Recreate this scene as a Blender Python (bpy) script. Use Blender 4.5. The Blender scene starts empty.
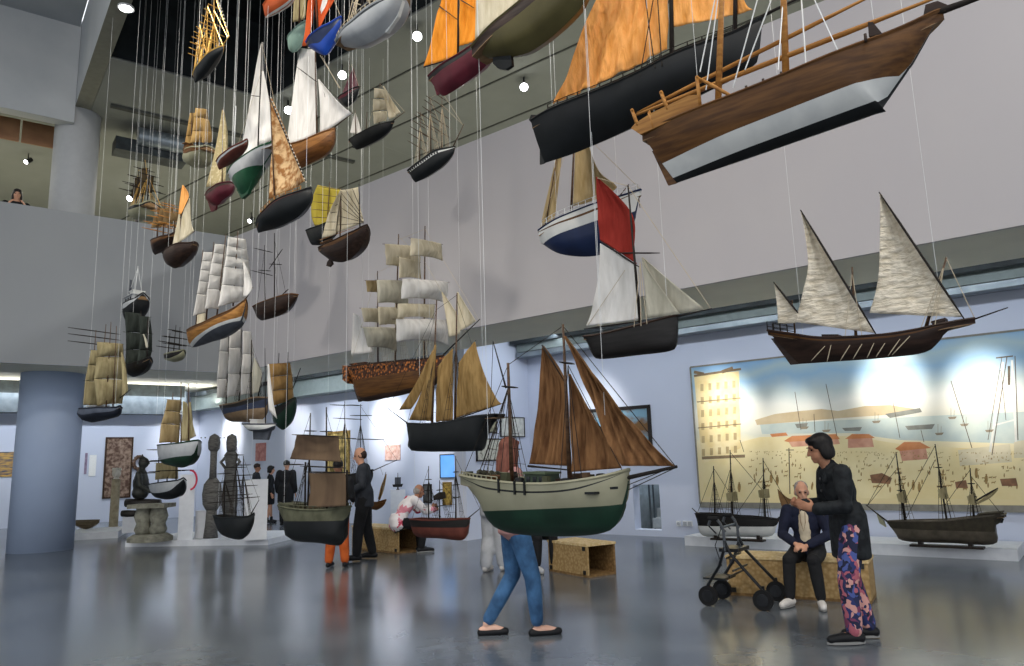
WORLD = 1.05
WALLK = 1.3
STRIP = .35
UP_FILL = 26
GAL = 190
WELL = ((5, 6, 260, 4.5), (10, 6, 260, 4.5), (15, 6, 220, 4.5))
SPOTS_UP = []
FRONT = ((-3.5, 1.5, 9.5, 0, 9, 3.5, 900), (1.5, 0.5, 9.8, 1, 8, 4, 900), (5.5, .5, 9.5, 3, 7, 3.5, 700), (-6, 4, 9.2, -4, 12, 3.5, 800))
import bpy, math, random
from mathutils import Vector, Matrix, noise
C = bpy.context.scene
COL = C.collection
random.seed(7)
R = math.radians
FPX, CX, CY, H = 741.0, 512.0, 333.0, 1.5
PIT, ROL = R(9.92), R(-1.74)

# ------------------------------------------------------------------ camera
_F = Vector((0, math.cos(PIT), math.sin(PIT)))
_R0 = Vector((1, 0, 0))
_U0 = _R0.cross(_F)
_R = _R0 * math.cos(ROL) + _U0 * math.sin(ROL)
_U = _U0 * math.cos(ROL) - _R0 * math.sin(ROL)
EYE = Vector((0, 0, H))
cam = bpy.data.cameras.new('camera'); camo = bpy.data.objects.new('camera', cam); COL.objects.link(camo)
cam.sensor_width = 36; cam.lens = FPX / 1024 * 36; cam.clip_end = 200
M = Matrix((( _R.x, _U.x, -_F.x, 0), (_R.y, _U.y, -_F.y, 0), (_R.z, _U.z, -_F.z, H), (0, 0, 0, 1)))
camo.matrix_world = M
C.camera = camo

def ray(px, py):
    """direction with unit depth along the viewing axis"""
    return _R * ((px - CX) / FPX) + _U * ((CY - py) / FPX) + _F
def at(px, py, d): return EYE + ray(px, py) * d
def on_z(px, py, z=0.0):
    r = ray(px, py); return EYE + r * ((z - H) / r.z)
def on_plane(px, py, p0, n):
    r = ray(px, py); return EYE + r * ((p0 - EYE).dot(n) / r.dot(n))

# ------------------------------------------------------------------ materials
def lin(c):
    if isinstance(c, str):
        c = [int(c[i:i + 2], 16) / 255 for i in (0, 2, 4)]
    return tuple((v / 12.92 if v <= .04045 else ((v + .055) / 1.055) ** 2.4) for v in c) + (1,)
MATS = {}
def mat(name, c1, c2=None, rough=.6, scale=8, metal=0, bump=0, kind='noise', emit=0, trans=0, stretch=None, spec=.25, dist=2.0, lo=.35, hi=.65):
    if name in MATS: return MATS[name]
    m = bpy.data.materials.new(name); m.use_nodes = True
    nt = m.node_tree; N = nt.nodes; L = nt.links
    b = N['Principled BSDF']; out = N['Material Output']
    b.inputs['Roughness'].default_value = rough; b.inputs['Metallic'].default_value = metal
    b.inputs['Specular IOR Level'].default_value = spec
    c2 = c2 or c1
    tc = N.new('ShaderNodeTexCoord'); mp = N.new('ShaderNodeMapping')
    L.new(tc.outputs['Object'], mp.inputs['Vector'])
    if stretch: mp.inputs['Scale'].default_value = stretch
    if kind == 'wave':
        t = N.new('ShaderNodeTexWave'); t.inputs['Scale'].default_value = scale; t.inputs['Distortion'].default_value = dist
        t.inputs['Detail'].default_value = 3; fac = t.outputs['Fac']
    elif kind == 'voronoi':
        t = N.new('ShaderNodeTexVoronoi'); t.inputs['Scale'].default_value = scale; fac = t.outputs['Distance']
    else:
        t = N.new('ShaderNodeTexNoise'); t.inputs['Scale'].default_value = scale; t.inputs['Detail'].default_value = 6
        fac = t.outputs['Fac']
    L.new(mp.outputs['Vector'], t.inputs['Vector'])
    rp = N.new('ShaderNodeValToRGB'); L.new(fac, rp.inputs['Fac'])
    rp.color_ramp.elements[0].position = lo; rp.color_ramp.elements[0].color = lin(c1)
    rp.color_ramp.elements[1].position = hi; rp.color_ramp.elements[1].color = lin(c2)
    L.new(rp.outputs['Color'], b.inputs['Base Color'])
    if bump:
        bp = N.new('ShaderNodeBump'); bp.inputs['Strength'].default_value = bump; bp.inputs['Distance'].default_value = .05 if trans else .02
        L.new(fac, bp.inputs['Height']); L.new(bp.outputs['Normal'], b.inputs['Normal'])
    if emit:
        b.inputs['Emission Color'].default_value = lin(c1); b.inputs['Emission Strength'].default_value = emit
    if trans:
        tr = N.new('ShaderNodeBsdfTranslucent'); mx = N.new('ShaderNodeMixShader'); mx.inputs[0].default_value = trans
        L.new(rp.outputs['Color'], tr.inputs['Color']); L.new(b.outputs[0], mx.inputs[1]); L.new(tr.outputs[0], mx.inputs[2])
        L.new(mx.outputs[0], out.inputs['Surface'])
    MATS[name] = m
    return m
def cloth(name, c1, c2, scale=9, bump=.35, trans=.2):
    """sail cloth: fine folds up the sail, their light and dark put in the colour"""
    return mat(name, c2, c1, rough=.9, scale=scale, bump=bump, trans=trans, stretch=(2.2, 2.2, .45), spec=.05, lo=.3, hi=.62)
def wood(name, c1, c2, rough=.5, scale=6):
    return mat(name, c1, c2, rough=rough, scale=scale, stretch=(.6, 4, 7), bump=.1)

# ------------------------------------------------------------------ mesh building
class MB:
    def __init__(s): s.v = []; s.f = []; s.m = []
    def add(s, vs, fs, mi=0):
        o = len(s.v); s.v += [tuple(p) for p in vs]
        for f in fs: s.f.append(tuple(i + o for i in f)); s.m.append(mi)
    def box(s, c, size, ax=None, mi=0, taper=1.0):
        x, y, z = ax or (Vector((1, 0, 0)), Vector((0, 1, 0)), Vector((0, 0, 1)))
        c = Vector(c); a, b, d = size[0] / 2, size[1] / 2, size[2] / 2
        vs = []
        for k in (-1, 1):
            t = taper if k > 0 else 1
            for i, j in ((-1, -1), (1, -1), (1, 1), (-1, 1)): vs.append(c + x * (i * a * t) + y * (j * b * t) + z * (k * d))
        s.add(vs, [(3, 2, 1, 0), (4, 5, 6, 7), (0, 1, 5, 4), (1, 2, 6, 5), (2, 3, 7, 6), (3, 0, 4, 7)], mi)
    def tube(s, pts, r, n=6, mi=0, cap=True):
        pts = [Vector(p) for p in pts]
        if not isinstance(r, (list, tuple)): r = [r] * len(pts)
        vs = []; fs = []; prev = None
        for i, p in enumerate(pts):
            d = (pts[min(i + 1, len(pts) - 1)] - pts[max(i - 1, 0)])
            d = d.normalized() if d.length > 1e-9 else Vector((0, 0, 1))
            if prev is None:
                a = d.cross(Vector((0, 0, 1)));
                if a.length < .05: a = d.cross(Vector((1, 0, 0)))
            else:
                a = prev - d * prev.dot(d)
                if a.length < 1e-6: a = d.orthogonal()
            a.normalize(); b = d.cross(a); prev = a
            for k in range(n):
                t = 2 * math.pi * k / n; vs.append(p + (a * math.cos(t) + b * math.sin(t)) * r[i])
        for i in range(len(pts) - 1):
            for k in range(n):
                k2 = (k + 1) % n; fs.append((i * n + k, i * n + k2, (i + 1) * n + k2, (i + 1) * n + k))
        if cap: fs.append(tuple(range(n - 1, -1, -1))); fs.append(tuple((len(pts) - 1) * n + k for k in range(n)))
        s.add(vs, fs, mi)
    def lathe(s, prof, c=(0, 0, 0), n=24, mi=0, ax=None, sx=1, sy=1):
        x, y, z = ax or (Vector((1, 0, 0)), Vector((0, 1, 0)), Vector((0, 0, 1)))
        c = Vector(c); vs = []; fs = []
        for r, h in prof:
            for k in range(n):
                t = 2 * math.pi * k / n; vs.append(c + x * (r * sx * math.cos(t)) + y * (r * sy * math.sin(t)) + z * h)
        for i in range(len(prof) - 1):
            for k in range(n):
                k2 = (k + 1) % n; fs.append((i * n + k, i * n + k2, (i + 1) * n + k2, (i + 1) * n + k))
        fs.append(tuple(range(n - 1, -1, -1))); fs.append(tuple((len(prof) - 1) * n + k for k in range(n)))
        s.add(vs, fs, mi)
    def ball(s, c, r, n=12, mi=0, ax=None):
        rx, ry, rz = r if isinstance(r, (list, tuple)) else (r, r, r)
        x, y, z = ax or (Vector((1, 0, 0)), Vector((0, 1, 0)), Vector((0, 0, 1)))
        c = Vector(c); vs = [c - z * rz]; fs = []; m = n // 2
        for i in range(1, m):
            ph = math.pi * i / m - math.pi / 2
            for k in range(n):
                t = 2 * math.pi * k / n
                vs.append(c + x * (rx * math.cos(ph) * math.cos(t)) + y * (ry * math.cos(ph) * math.sin(t)) + z * (rz * math.sin(ph)))
        vs.append(c + z * rz); top = len(vs) - 1
        for k in range(n):
            k2 = (k + 1) % n
            fs.append((0, 1 + k2, 1 + k)); fs.append((top, top - n + k, top - n + k2))
            for i in range(m - 2):
                a = 1 + i * n; fs.append((a + k, a + k2, a + n + k2, a + n + k))
        s.add(vs, fs, mi)
    def grid(s, rows, mi=0, thick=0):
        """rows of points -> a surface, given real thickness when thick > 0"""
        nr, nc = len(rows), len(rows[0])
        P = [[Vector(p) for p in r] for r in rows]
        fs = [(i * nc + j, i * nc + j + 1, (i + 1) * nc + j + 1, (i + 1) * nc + j) for i in range(nr - 1) for j in range(nc - 1)]
        if not thick:
            s.add([p for r in P for p in r], fs, mi); return
        Nn = []
        for i in range(nr):
            for j in range(nc):
                a = P[min(i + 1, nr - 1)][j] - P[max(i - 1, 0)][j]; b = P[i][min(j + 1, nc - 1)] - P[i][max(j - 1, 0)]
                q = b.cross(a); Nn.append(q.normalized() if q.length > 1e-12 else Vector((0, 0, 0)))
        n0 = nr * nc; flat = [p for r in P for p in r]
        vs = [p + q * (thick / 2) for p, q in zip(flat, Nn)] + [p - q * (thick / 2) for p, q in zip(flat, Nn)]
        F = fs + [tuple(n0 + i for i in reversed(f)) for f in fs]
        rim = [j for j in range(nc)] + [i * nc + nc - 1 for i in range(1, nr)] + [(nr - 1) * nc + j for j in range(nc - 2, -1, -1)] + [i * nc for i in range(nr - 2, 0, -1)]
        for a, b in zip(rim, rim[1:] + rim[:1]): F.append((b, a, n0 + a, n0 + b))
        s.add(vs, F, mi)
    def prism(s, poly, d, mi=0):
        """planar polygon (points) pushed by vector d"""
        poly = [Vector(p) for p in poly]; n = len(poly); d = Vector(d)
        vs = poly + [p + d for p in poly]
        s.add(vs, [tuple(range(n - 1, -1, -1)), tuple(range(n, 2 * n))] + [(i, (i + 1) % n, n + (i + 1) % n, n + i) for i in range(n)], mi)
    def build(s, name, mats, parent=None, smooth=False, loc=None):
        me = bpy.data.meshes.new(name)
        off = Vector(loc) if loc is not None else Vector((0, 0, 0))
        me.from_pydata([tuple(Vector(v) - off) for v in s.v], [], s.f)
        if not isinstance(mats, (list, tuple)): mats = [mats]
        for m in mats: me.materials.append(m)
        for p, mi in zip(me.polygons, s.m): p.material_index = mi; p.use_smooth = smooth
        me.validate(); me.update()
        o = bpy.data.objects.new(name, me); COL.objects.link(o); o.location = off
        if parent: o.parent = parent
        return o
def tag(o, label, cat, group=None, kind=None):
    if label: o['label'] = label
    if cat: o['category'] = cat
    if group: o['group'] = group
    if kind: o['kind'] = kind
    return o
def thing(name, label, cat, loc=(0, 0, 0), rz=0, group=None):
    o = bpy.data.objects.new(name, None); COL.objects.link(o); o.location = loc; o.rotation_euler = (0, 0, rz)
    o.empty_display_size = .1
    return tag(o, label, cat, group)
def struct(o, label=None, cat=None):
    o['kind'] = 'structure'
    if label: o['label'] = label
    if cat: o['category'] = cat
    return o
Z = Vector((0, 0, 1))
# ------------------------------------------------------------------ the hall
e1 = Vector((math.sin(R(129.4)), math.cos(R(129.4)), 0))       # along the painting wall, coming nearer
n1 = Vector((-math.sin(R(39.4)), -math.cos(R(39.4)), 0))       # from that wall into the hall
e2 = Vector((math.sin(R(53)), math.cos(R(53)), 0))             # along the balcony front
n2 = Vector((e2.y, -e2.x, 0))                                  # from the balcony front into the hall
HB, ZT, ZC, ZR = 3.67, 6.85, 9.3, 4.28     # soffit, parapet top, upper ceiling, ceiling over the lower walls
P0 = on_z(690, 538)                        # foot of the painting wall
U0 = on_z(685, 288, HB); U0.z = 0          # on the hanging upper wall
B0 = on_z(85, 366.5, HB); B0.z = 0         # on the balcony front
F0 = on_plane(196, 500, P0, n1); F0.z = 0    # corner of painting wall and far wall
def cross2(p, d, q, e):
    k = ((q - p).x * e.y - (q - p).y * e.x) / (d.x * e.y - d.y * e.x); return p + d * k
KC = cross2(U0, e1, B0, e2)                # corner of upper wall and balcony front
FC = cross2(P0, e1, F0, e2)                # corner of painting wall and far wall
OVER = (U0 - P0).dot(n1)
def pp(px, py, off=0.0): return on_plane(px, py, P0 + n1 * off, n1)      # on the painting wall
def fp(px, py, off=0.0): return on_plane(px, py, F0 + n2 * off, n2)      # on the far wall
print('ROOM', 'P0', P0, 'over', OVER, 'KC', KC, 'FC', FC, 'zt', on_plane(150, 224, B0, n2).z, on_plane(377, 171, U0, n1).z, on_plane(552, 101, U0, n1).z, 'Ptop', pp(685, 332).z, pp(685, 313).z, 'frtop', fp(100, 406).z, pp(1020, 340), (pp(1020, 400)).length)

white = mat('wall_paint', 'ccd3e4', 'cbd2e3', rough=.75, scale=3)
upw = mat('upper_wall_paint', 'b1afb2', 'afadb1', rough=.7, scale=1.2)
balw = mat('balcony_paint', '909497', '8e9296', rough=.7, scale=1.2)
colm = mat('column_paint', 'a3b3cd', 'a0b0cb', rough=.5, scale=2)
soff = mat('soffit_paint', 'e4e2d0', 'dedccb', rough=.8, scale=2)
ceilg = mat('ceiling_grey', '7e817d', '7b7e7a', rough=.8, scale=2)
dark = mat('void_black', '12171a', '1b2124', rough=.9, scale=3)
duct = mat('duct_metal', '8a9398', '747d83', rough=.35, scale=4, metal=.5)
ductd = mat('duct_dark', '3c4346', '2b3032', rough=.5, scale=4)
ductg = mat('duct_painted', '8f9a99', '87928f', rough=.6)
slabm = mat('slab_edge', 'a0a197', '97988e', rough=.8)

def wall(name, p, d, n, a, b, z0, z1, th, m, holes=()):
    """a slab of wall from a to b along d, front face on p, thickness th away from n; holes as (a, b, z0, z1)"""
    mb = MB()
    def bx(a0, a1, c0, c1):
        mb.box(p + d * ((a0 + a1) / 2) - n * (th / 2) + Z * ((c0 + c1) / 2), (a1 - a0, th, c1 - c0), (d, n, Z))
    if not holes: bx(a, b, z0, z1)
    for h in holes:
        bx(a, h[0], z0, z1); bx(h[1], b, z0, z1); bx(h[0], h[1], h[3], z1)
        if h[2] > z0 + .01: bx(h[0], h[1], z0, h[2])
    return struct(mb.build(name, m))

# floor: polished grey concrete
fl = bpy.data.materials.new('polished_concrete'); fl.use_nodes = True
nt = fl.node_tree; N = nt.nodes; L = nt.links; b = N['Principled BSDF']
tc = N.new('ShaderNodeTexCoord')
n_a = N.new('ShaderNodeTexNoise'); n_a.inputs['Scale'].default_value = .55; n_a.inputs['Detail'].default_value = 4; n_a.inputs['Distortion'].default_value = .1
n_b = N.new('ShaderNodeTexNoise'); n_b.inputs['Scale'].default_value = 5; n_b.inputs['Detail'].default_value = 6
mx = N.new('ShaderNodeMath'); mx.operation = 'MULTIPLY_ADD'; mx.inputs[1].default_value = .35
L.new(tc.outputs['Object'], n_a.inputs['Vector']); L.new(tc.outputs['Object'], n_b.inputs['Vector'])
L.new(n_b.outputs['Fac'], mx.inputs[0]); L.new(n_a.outputs['Fac'], mx.inputs[2])
rp = N.new('ShaderNodeValToRGB'); L.new(mx.outputs[0], rp.inputs['Fac'])
rp.color_ramp.elements[0].position = .45; rp.color_ramp.elements[0].color = lin('4b5157')
rp.color_ramp.elements[1].position = .9; rp.color_ramp.elements[1].color = lin('6d747b')
L.new(rp.outputs['Color'], b.inputs['Base Color'])
r2 = N.new('ShaderNodeMapRange'); r2.inputs['To Min'].default_value = .15; r2.inputs['To Max'].default_value = .22
L.new(n_a.outputs['Fac'], r2.inputs['Value']); L.new(r2.outputs[0], b.inputs['Roughness'])
b.inputs['Specular IOR Level'].default_value = .6
mb = MB(); mb.box((0, 15, -.1), (70, 60, .2)); struct(mb.build('floor', fl))

# painting wall with the stair opening
def alongP(p): return (p - P0).dot(e1)
s0, s1 = alongP(pp(634, 510)), alongP(pp(660.5, 510))
sz0, sz1 = .12, pp(650, 484.5).z
wall('wall_right', P0, e1, n1, alongP(FC), 14, 0, ZR, .25, white, [(s0, s1, sz0, sz1)])
# far wall
wall('wall_far', F0, e2, n2, -30, (FC - F0).dot(e2), 0, ZR, .25, white)
# stub partition carrying the small frames, from the painting wall into the hall
q0 = on_plane(531, 470, P0, n1); q0.z = 0
STUB = cross2(q0, n1, Vector((0, 0, 0)), ray(466, 470)); STUB.z = 0
stub_len = (STUB - q0).length
mb = MB(); mb.box(q0 + n1 * (stub_len / 2) - e1 * .16 + Z * (ZR / 2), (stub_len, .32, ZR), (n1, e1, Z)); struct(mb.build('wall_partition', white))
def sp(px, py, off=0.0): return on_plane(px, py, q0 + e1 * off, e1)
print('STUB', stub_len, q0, STUB)

# upper hanging walls
lenU = 16
a_end = (KC - U0).dot(e1)
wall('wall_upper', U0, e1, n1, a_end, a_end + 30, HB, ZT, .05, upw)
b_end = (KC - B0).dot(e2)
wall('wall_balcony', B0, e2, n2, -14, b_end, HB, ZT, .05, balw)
# soffits under the upper floor and the higher ceiling beyond them
SO = (on_z(685, 313, HB) - U0); SO = -Vector((SO.x, SO.y, 0)).dot(n1)
def poly_slab(name, pts, z0, z1, m):
    mb = MB(); mb.prism([Vector((p.x, p.y, z0)) for p in pts], Z * (z1 - z0)); return struct(mb.build(name, m))
far_e = 30
kO = cross2(U0 - n1 * SO, e1, B0 - n2 * SO, e2)
poly_slab('ceiling_soffit_right', [KC - n1 * .045, KC + e1 * far_e - n1 * .045, KC + e1 * far_e - n1 * SO, kO], HB + .001, HB + .62, soff)
poly_slab('ceiling_soffit_left', [KC - n2 * .045, kO, B0 - n2 * SO - e2 * 14, B0 - e2 * 14 - n2 * .045], HB + .002, HB + .62, soff)
outc = FC - e1 * .5 + e2 * .5
poly_slab('ceiling_lower', [kO, kO + e1 * far_e, kO + e1 * far_e - n1 * 3, FC + e1 * 0 - n1 * .5 + e2 * .5, FC + e2 * .5 - n2 * .5 - e2 * 45, B0 - n2 * SO - e2 * 40], ZR, ZR + .3, soff)

# ducts and cornice along the painting wall
def run(name, p, d, n, a, b, off, z, w, h, m, label, cat='duct'):
    mb = MB(); mb.box(p + d * ((a + b) / 2) + n * off + Z * z, (b - a, w, h), (d, n, Z)); o = mb.build(name, m); struct(o); return o
aF = alongP(FC)
a_st = alongP(q0)
run('trim_1', P0, e1, n1, a_st + .05, 13.5, .22, 4.07, .44, .28, ductg, '')
run('trim_2', P0, e1, n1, a_st + .05, 13.5, .30, 3.86, .34, .10, duct, '')
run('trim_3', P0, e1, n1, a_st + .05, 13.5, .60, 4.16, .16, .16, ductd, '')
run('trim_4', P0, e1, n1, aF + .3, a_st - .4, .25, 3.9, .5, .6, ductg, '')
run('trim_5', P0, e1, n1, aF + .6, a_st - .4, .62, 4.12, .14, .14, ductd, '')
run('trim_6', F0, e2, n2, -22, -.6, .3, 3.86, .6, .8, duct, '')
run('trim_7', F0, e2, n2, -22, -1.0, 1.98, 4.10, .1, .36, ductd, '')
# skirting line
# stair niche behind the opening
nb = 1.5
mb = MB()
c = P0 + e1 * ((s0 + s1) / 2) - n1 * (.25 + nb / 2)
wN = s1 - s0
mb.box(c - n1 * (nb / 2 + .05) + Z * 1.6, (wN + .4, .1, 3.2), (e1, n1, Z))
mb.box(c - e1 * (wN / 2 + .1) + Z * 1.6, (.1, nb, 3.2), (e1, n1, Z)); mb.box(c + e1 * (wN / 2 + .1) + Z * 1.6, (.1, nb, 3.2), (e1, n1, Z))
struct(mb.build('wall_stairwell', mat('stairwell', '8d979d', '7f898f', rough=.8)))
st = thing('staircase', 'grey staircase seen through the small opening in the wall', 'stairs', P0 + e1 * ((s0 + s1) / 2) - n1 * .4)
stm = mat('stair_concrete', 'a3abaf', '8f979b', rough=.7)
for k in range(6):
    mb = MB(); mb.box(e1 * .12 + n1 * (-.06 - k * .19) + Z * (sz0 + .1 + k * .09), (wN * .72, .2, .20 + k * .18), (e1, n1, Z)); mb.build('step', stm, st)
mb = MB()
for k in (0, 1): mb.tube([-e1 * (wN * .24 - .09 * k) + n1 * .02 + Z * .1, -e1 * (wN * .24 - .09 * k) + n1 * .02 + Z * (sz1 + .05)], .02, 8)
mb.build('post', mat('post_steel', '4d565c', rough=.4, metal=.6), st)

spn = bpy.data.lights.new('stair_fill', 'POINT'); spn.energy = 60; spn.shadow_soft_size = .1; so_ = bpy.data.objects.new('stair_fill', spn); COL.objects.link(so_); so_.location = P0 + e1 * ((s0 + s1) / 2 - .1) - n1 * .75 + Z * 2.3  # unseen point light added to brighten the dark stair niche
# column at the balcony, floor to upper ceiling
cb = on_z(40, 553); rc = .6
cc = cb - Vector((cb.x, cb.y, 0)).normalized() * -rc
mb = MB(); mb.lathe([(rc, 0), (rc, HB + .3)], (cc.x, cc.y, 0), 48); o = mb.build('column', colm, smooth=True); struct(o)
for p in o.data.polygons: p.use_smooth = len(p.vertices) == 4
cu = B0 - n2 * .72 + e2 * (on_plane(72, 205, B0 - n2 * .72, n2) - B0 - (-n2 * .72)).dot(e2)
mb = MB(); mb.lathe([(rc * .72, HB + .6), (rc * .72, ZC + 2)], (cu.x, cu.y, 0), 48); o = mb.build('column_upper', mat('column_white', 'a4a7aa', 'a0a3a6', rough=.6), smooth=True); struct(o)
for p in o.data.polygons: p.use_smooth = len(p.vertices) == 4

bulk = mat('bulkhead_white', 'a9adb0', '9fa4a8', rough=.8, scale=1)
bm0 = on_z(98, 91, ZC); bm0.z = 0
bm1 = on_z(78, 92, ZC); bm1.z = 0
# upper ceiling round the black light well
V1 = on_z(117, 59.6, ZC); V1.z = 0      # far edge of the well
V2 = on_z(268, 100, ZC); V2.z = 0       # side edge over the upper wall
vc = cross2(V1, e2, V2, e1)
poly_slab('ceiling_upper_right', [vc, vc + e1 * 26, vc + e1 * 26 - n1 * 12, vc - n1 * 12 + e2 * 0], ZC, ZC + .05, ceilg)
poly_slab('ceiling_upper_far', [vc, vc - n1 * 12, vc - n2 * 14 - n1 * 4, V1 - n2 * 14 - e2 * .1, V1 - e2 * .1], ZC - .002, ZC + .05, ceilg)
poly_slab('ceiling_gallery', [B0 - n2 * .5 + e2 * .5, B0 - n2 * 12 + e2 * 2, B0 - n2 * 12 - e2 * 16, B0 - n2 * .5 - e2 * 16], ZC - .004, ZC + .05, ceilg)
poly_slab('ceiling_entry', [bm1 - n2 * 4, bm1 + n2 * 14, bm1 + n2 * 14 - e2 * 16, bm1 - n2 * 4 - e2 * 16], ZC + 1.8, ZC + 1.9, bulk)
dW = -n2
bm0 = on_z(98, 91, ZC); bm0.z = 0
bm1 = on_z(78, 92, ZC); bm1.z = 0
bw = abs((bm0 - bm1).dot(e2)) * .9
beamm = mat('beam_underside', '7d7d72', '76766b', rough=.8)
bulk = mat('bulkhead_white', 'a9adb0', '9fa4a8', rough=.8, scale=1)
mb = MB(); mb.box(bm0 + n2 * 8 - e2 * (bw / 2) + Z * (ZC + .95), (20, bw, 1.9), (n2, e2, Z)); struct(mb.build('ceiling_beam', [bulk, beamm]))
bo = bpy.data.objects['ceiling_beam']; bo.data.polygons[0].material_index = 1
poly_slab('ceiling_void', [vc - n2 * 1 + e2 * 4 - n1 * 2, vc + e1 * 26 - n1 * 2, vc + e1 * 26 + n1 * 14, bm0 + n2 * 18 - e2 * .1, bm0 - n2 * 1 - e2 * .1], ZC + 1.7, ZC + 1.9, dark)
mb = MB()
mb.box(V1 - n2 * .05 + e2 * 5.3 + Z * (ZC + .98), (11, .1, 1.9), (e2, n2, Z)); mb.box(vc + e1 * 11 - n1 * .05 + Z * (ZC + .98), (28, .1, 1.9), (e1, n1, Z))
struct(mb.build('wall_void', dark))
# bulkhead over the balcony, left of the column
bz = on_plane(25, 112, B0 - n2 * .2, n2).z
mb = MB(); q = B0 - n2 * .2; a0 = (on_plane(75, 110, q, n2) - q).dot(e2)
mb.box(q + e2 * ((a0 - 12) / 2) - n2 * .15 + Z * ((bz + ZC + 2) / 2), (a0 + 12, .3, ZC + 2 - bz), (e2, n2, Z)); struct(mb.build('wall_bulkhead', bulk))
# gallery behind the balcony and behind the upper wall: back walls
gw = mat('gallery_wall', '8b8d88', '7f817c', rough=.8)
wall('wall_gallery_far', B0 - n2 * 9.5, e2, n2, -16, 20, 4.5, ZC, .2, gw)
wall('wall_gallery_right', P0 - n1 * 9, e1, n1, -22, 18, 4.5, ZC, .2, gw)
# duct across the gallery and wooden ceiling panels
z = ZC - .45
pd = on_plane(140, 134, B0 - n2 * .55, n2); dd = min(pd.z, ZC - .25)
mb = MB(); mb.tube([B0 - n2 * .55 + e2 * .8 + Z * dd, B0 - n2 * .55 + e2 * 3.6 + Z * dd], .2, 16)
d1 = mb.build('air_duct', duct, smooth=True); struct(d1)
mb = MB(); mb.box(on_plane(150, 153, B0 - n2 * .9, n2), (1.5, .5, .3), (e2, n2, Z)); struct(mb.build('duct_box', ductd))
wp = mat('gallery_panel_wood', '8e6a4c', '7a583e', rough=.6, scale=2)
zz = on_plane(25, 132, B0 - n2 * 1.2, n2)
for k in range(6):
    mb = MB(); mb.box(Vector((0, 0, 0)), (.72, .05, .5), (e2, n2, Z)); o = mb.build('trim_%d' % (10 + k), wp); o.location = zz + e2 * (k - 3.6) * .76; struct(o)
# ceiling seams as shallow battens
bat = mat('seam_dark', '4e504c', '464844', rough=.8)
for k in range(7):
    mb = MB(); mb.box(vc - n1 * (1.2 + k * 1.5) + e1 * 3 + Z * (ZC - .012), (40, .03, .03), (e1, n1, Z)); struct(mb.build('trim_%d' % (20 + k), bat))
for k in range(1):
    mb = MB(); mb.box(V1 - n2 * (2.0 + k * 1.3) + e2 * 3 + Z * (ZC - .03), (5.6, .12, .06), (e2, n2, Z)); struct(mb.build('trim_%d' % (30 + k), bat))

# ------------------------------------------------------------------ light
w = bpy.data.worlds.new('world'); C.world = w; w.use_nodes = True
bg = w.node_tree.nodes['Background']; bg.inputs[0].default_value = (.92, .95, 1.0, 1); bg.inputs[1].default_value = WORLD
def aim(o, t):
    d = (Vector(t) - o.location).normalized(); o.rotation_euler = d.to_track_quat('-Z', 'Y').to_euler()
def spot(p, t, power, size=60, blend=.7, col=(1, .95, .88), r=.05):
    l = bpy.data.lights.new('spot', 'SPOT'); l.energy = power; l.spot_size = R(size); l.spot_blend = blend; l.color = col; l.shadow_soft_size = r
    o = bpy.data.objects.new('spot_lamp', l); COL.objects.link(o); o.location = p; aim(o, t); return o
trackm = mat('track_black', '1c1d1e', '262728', rough=.5)
lampm = mat('lamp_glow', 'ffffff', emit=14)
NSP = [0]
def fixture(p, t, label, group='track spotlights'):
    """a small track spotlight: body, lens and stem"""
    p = Vector(p); d = (Vector(t) - p).normalized()
    x = d.orthogonal().normalized(); y = d.cross(x)
    o = thing('track_spotlight', label, 'spotlight', p, 0, group)
    if 'glowing' in label: o.scale = (1.6, 1.6, 1.6)
    mb = MB(); mb.lathe([(.02, -.12), (.055, -.10), (.06, .06), (.052, .06)], (0, 0, 0), 14, ax=(x, y, d)); mb.build('lamp_body', trackm, o)
    mb = MB(); mb.lathe([(.050, .062), (.046, .075), (.01, .085)], (0, 0, 0), 14, ax=(x, y, d)); mb.build('lens', lampm, o)
    mb = MB(); mb.tube([(0, 0, .02), (0, 0, .2)], .012, 6); mb.build('stem', trackm, o)
    return o
# wall washers in the lower ceiling: unseen soft strips added for the even light, spots for the pools of light on the pictures
def area(p, t, power, sx, sy, col=(1, 1, 1), up=None):
    l = bpy.data.lights.new('area', 'AREA'); l.shape = 'RECTANGLE'; l.size = sx; l.size_y = sy; l.energy = power; l.color = col
    o = bpy.data.objects.new('fill_lamp', l); COL.objects.link(o); o.location = p
    d = (Vector(t) - Vector(p)).normalized()
    if up is None: o.rotation_euler = d.to_track_quat('-Z', 'Y').to_euler()
    else:
        x = up; y = (-d).cross(x).normalized(); x = y.cross(-d)
        o.rotation_euler = Matrix((x, y, -d)).transposed().to_euler()
    return o
COOL = (.84, .91, 1)
for a in (-1.2, 2.2, 5.6): 
    p = P0 + e1 * a + n1 * 1.75 + Z * (ZR - .12); area(p, P0 + e1 * a + Z * .3, 55 * STRIP, 3.4, .12, COOL, e1)
for a in (-5.2, -8.0, -10.6):
    p = P0 + e1 * a + n1 * 1.75 + Z * (ZR - .12); area(p, P0 + e1 * a + Z * .3, 75 * STRIP, 2.7, .12, COOL, e1)
for a in (-1.8, -4.8, -7.8):
    p = F0 + e2 * a + n2 * 1.75 + Z * (ZR - .12); area(p, F0 + e2 * a + Z * .3, 90 * STRIP, 3, .12, COOL, e2)
for a in (-1.5, -5, -8.5, -12): p = F0 + e2 * a + n2 * 2.2 + Z * (ZR - .55); area(p, p + Z, UP_FILL, 3, .3, (1, .98, .92), e2)  # unseen upward lamps added to brighten the ceiling under the balcony
for a in (-9, -5.5, 0, 4): p = P0 + e1 * a + n1 * 2.0 + Z * (HB - .55) ; area(p, p + Z + n1 * .4, UP_FILL * .25, 3, .2, (1, .98, .9), e1) if 0 else None
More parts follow.
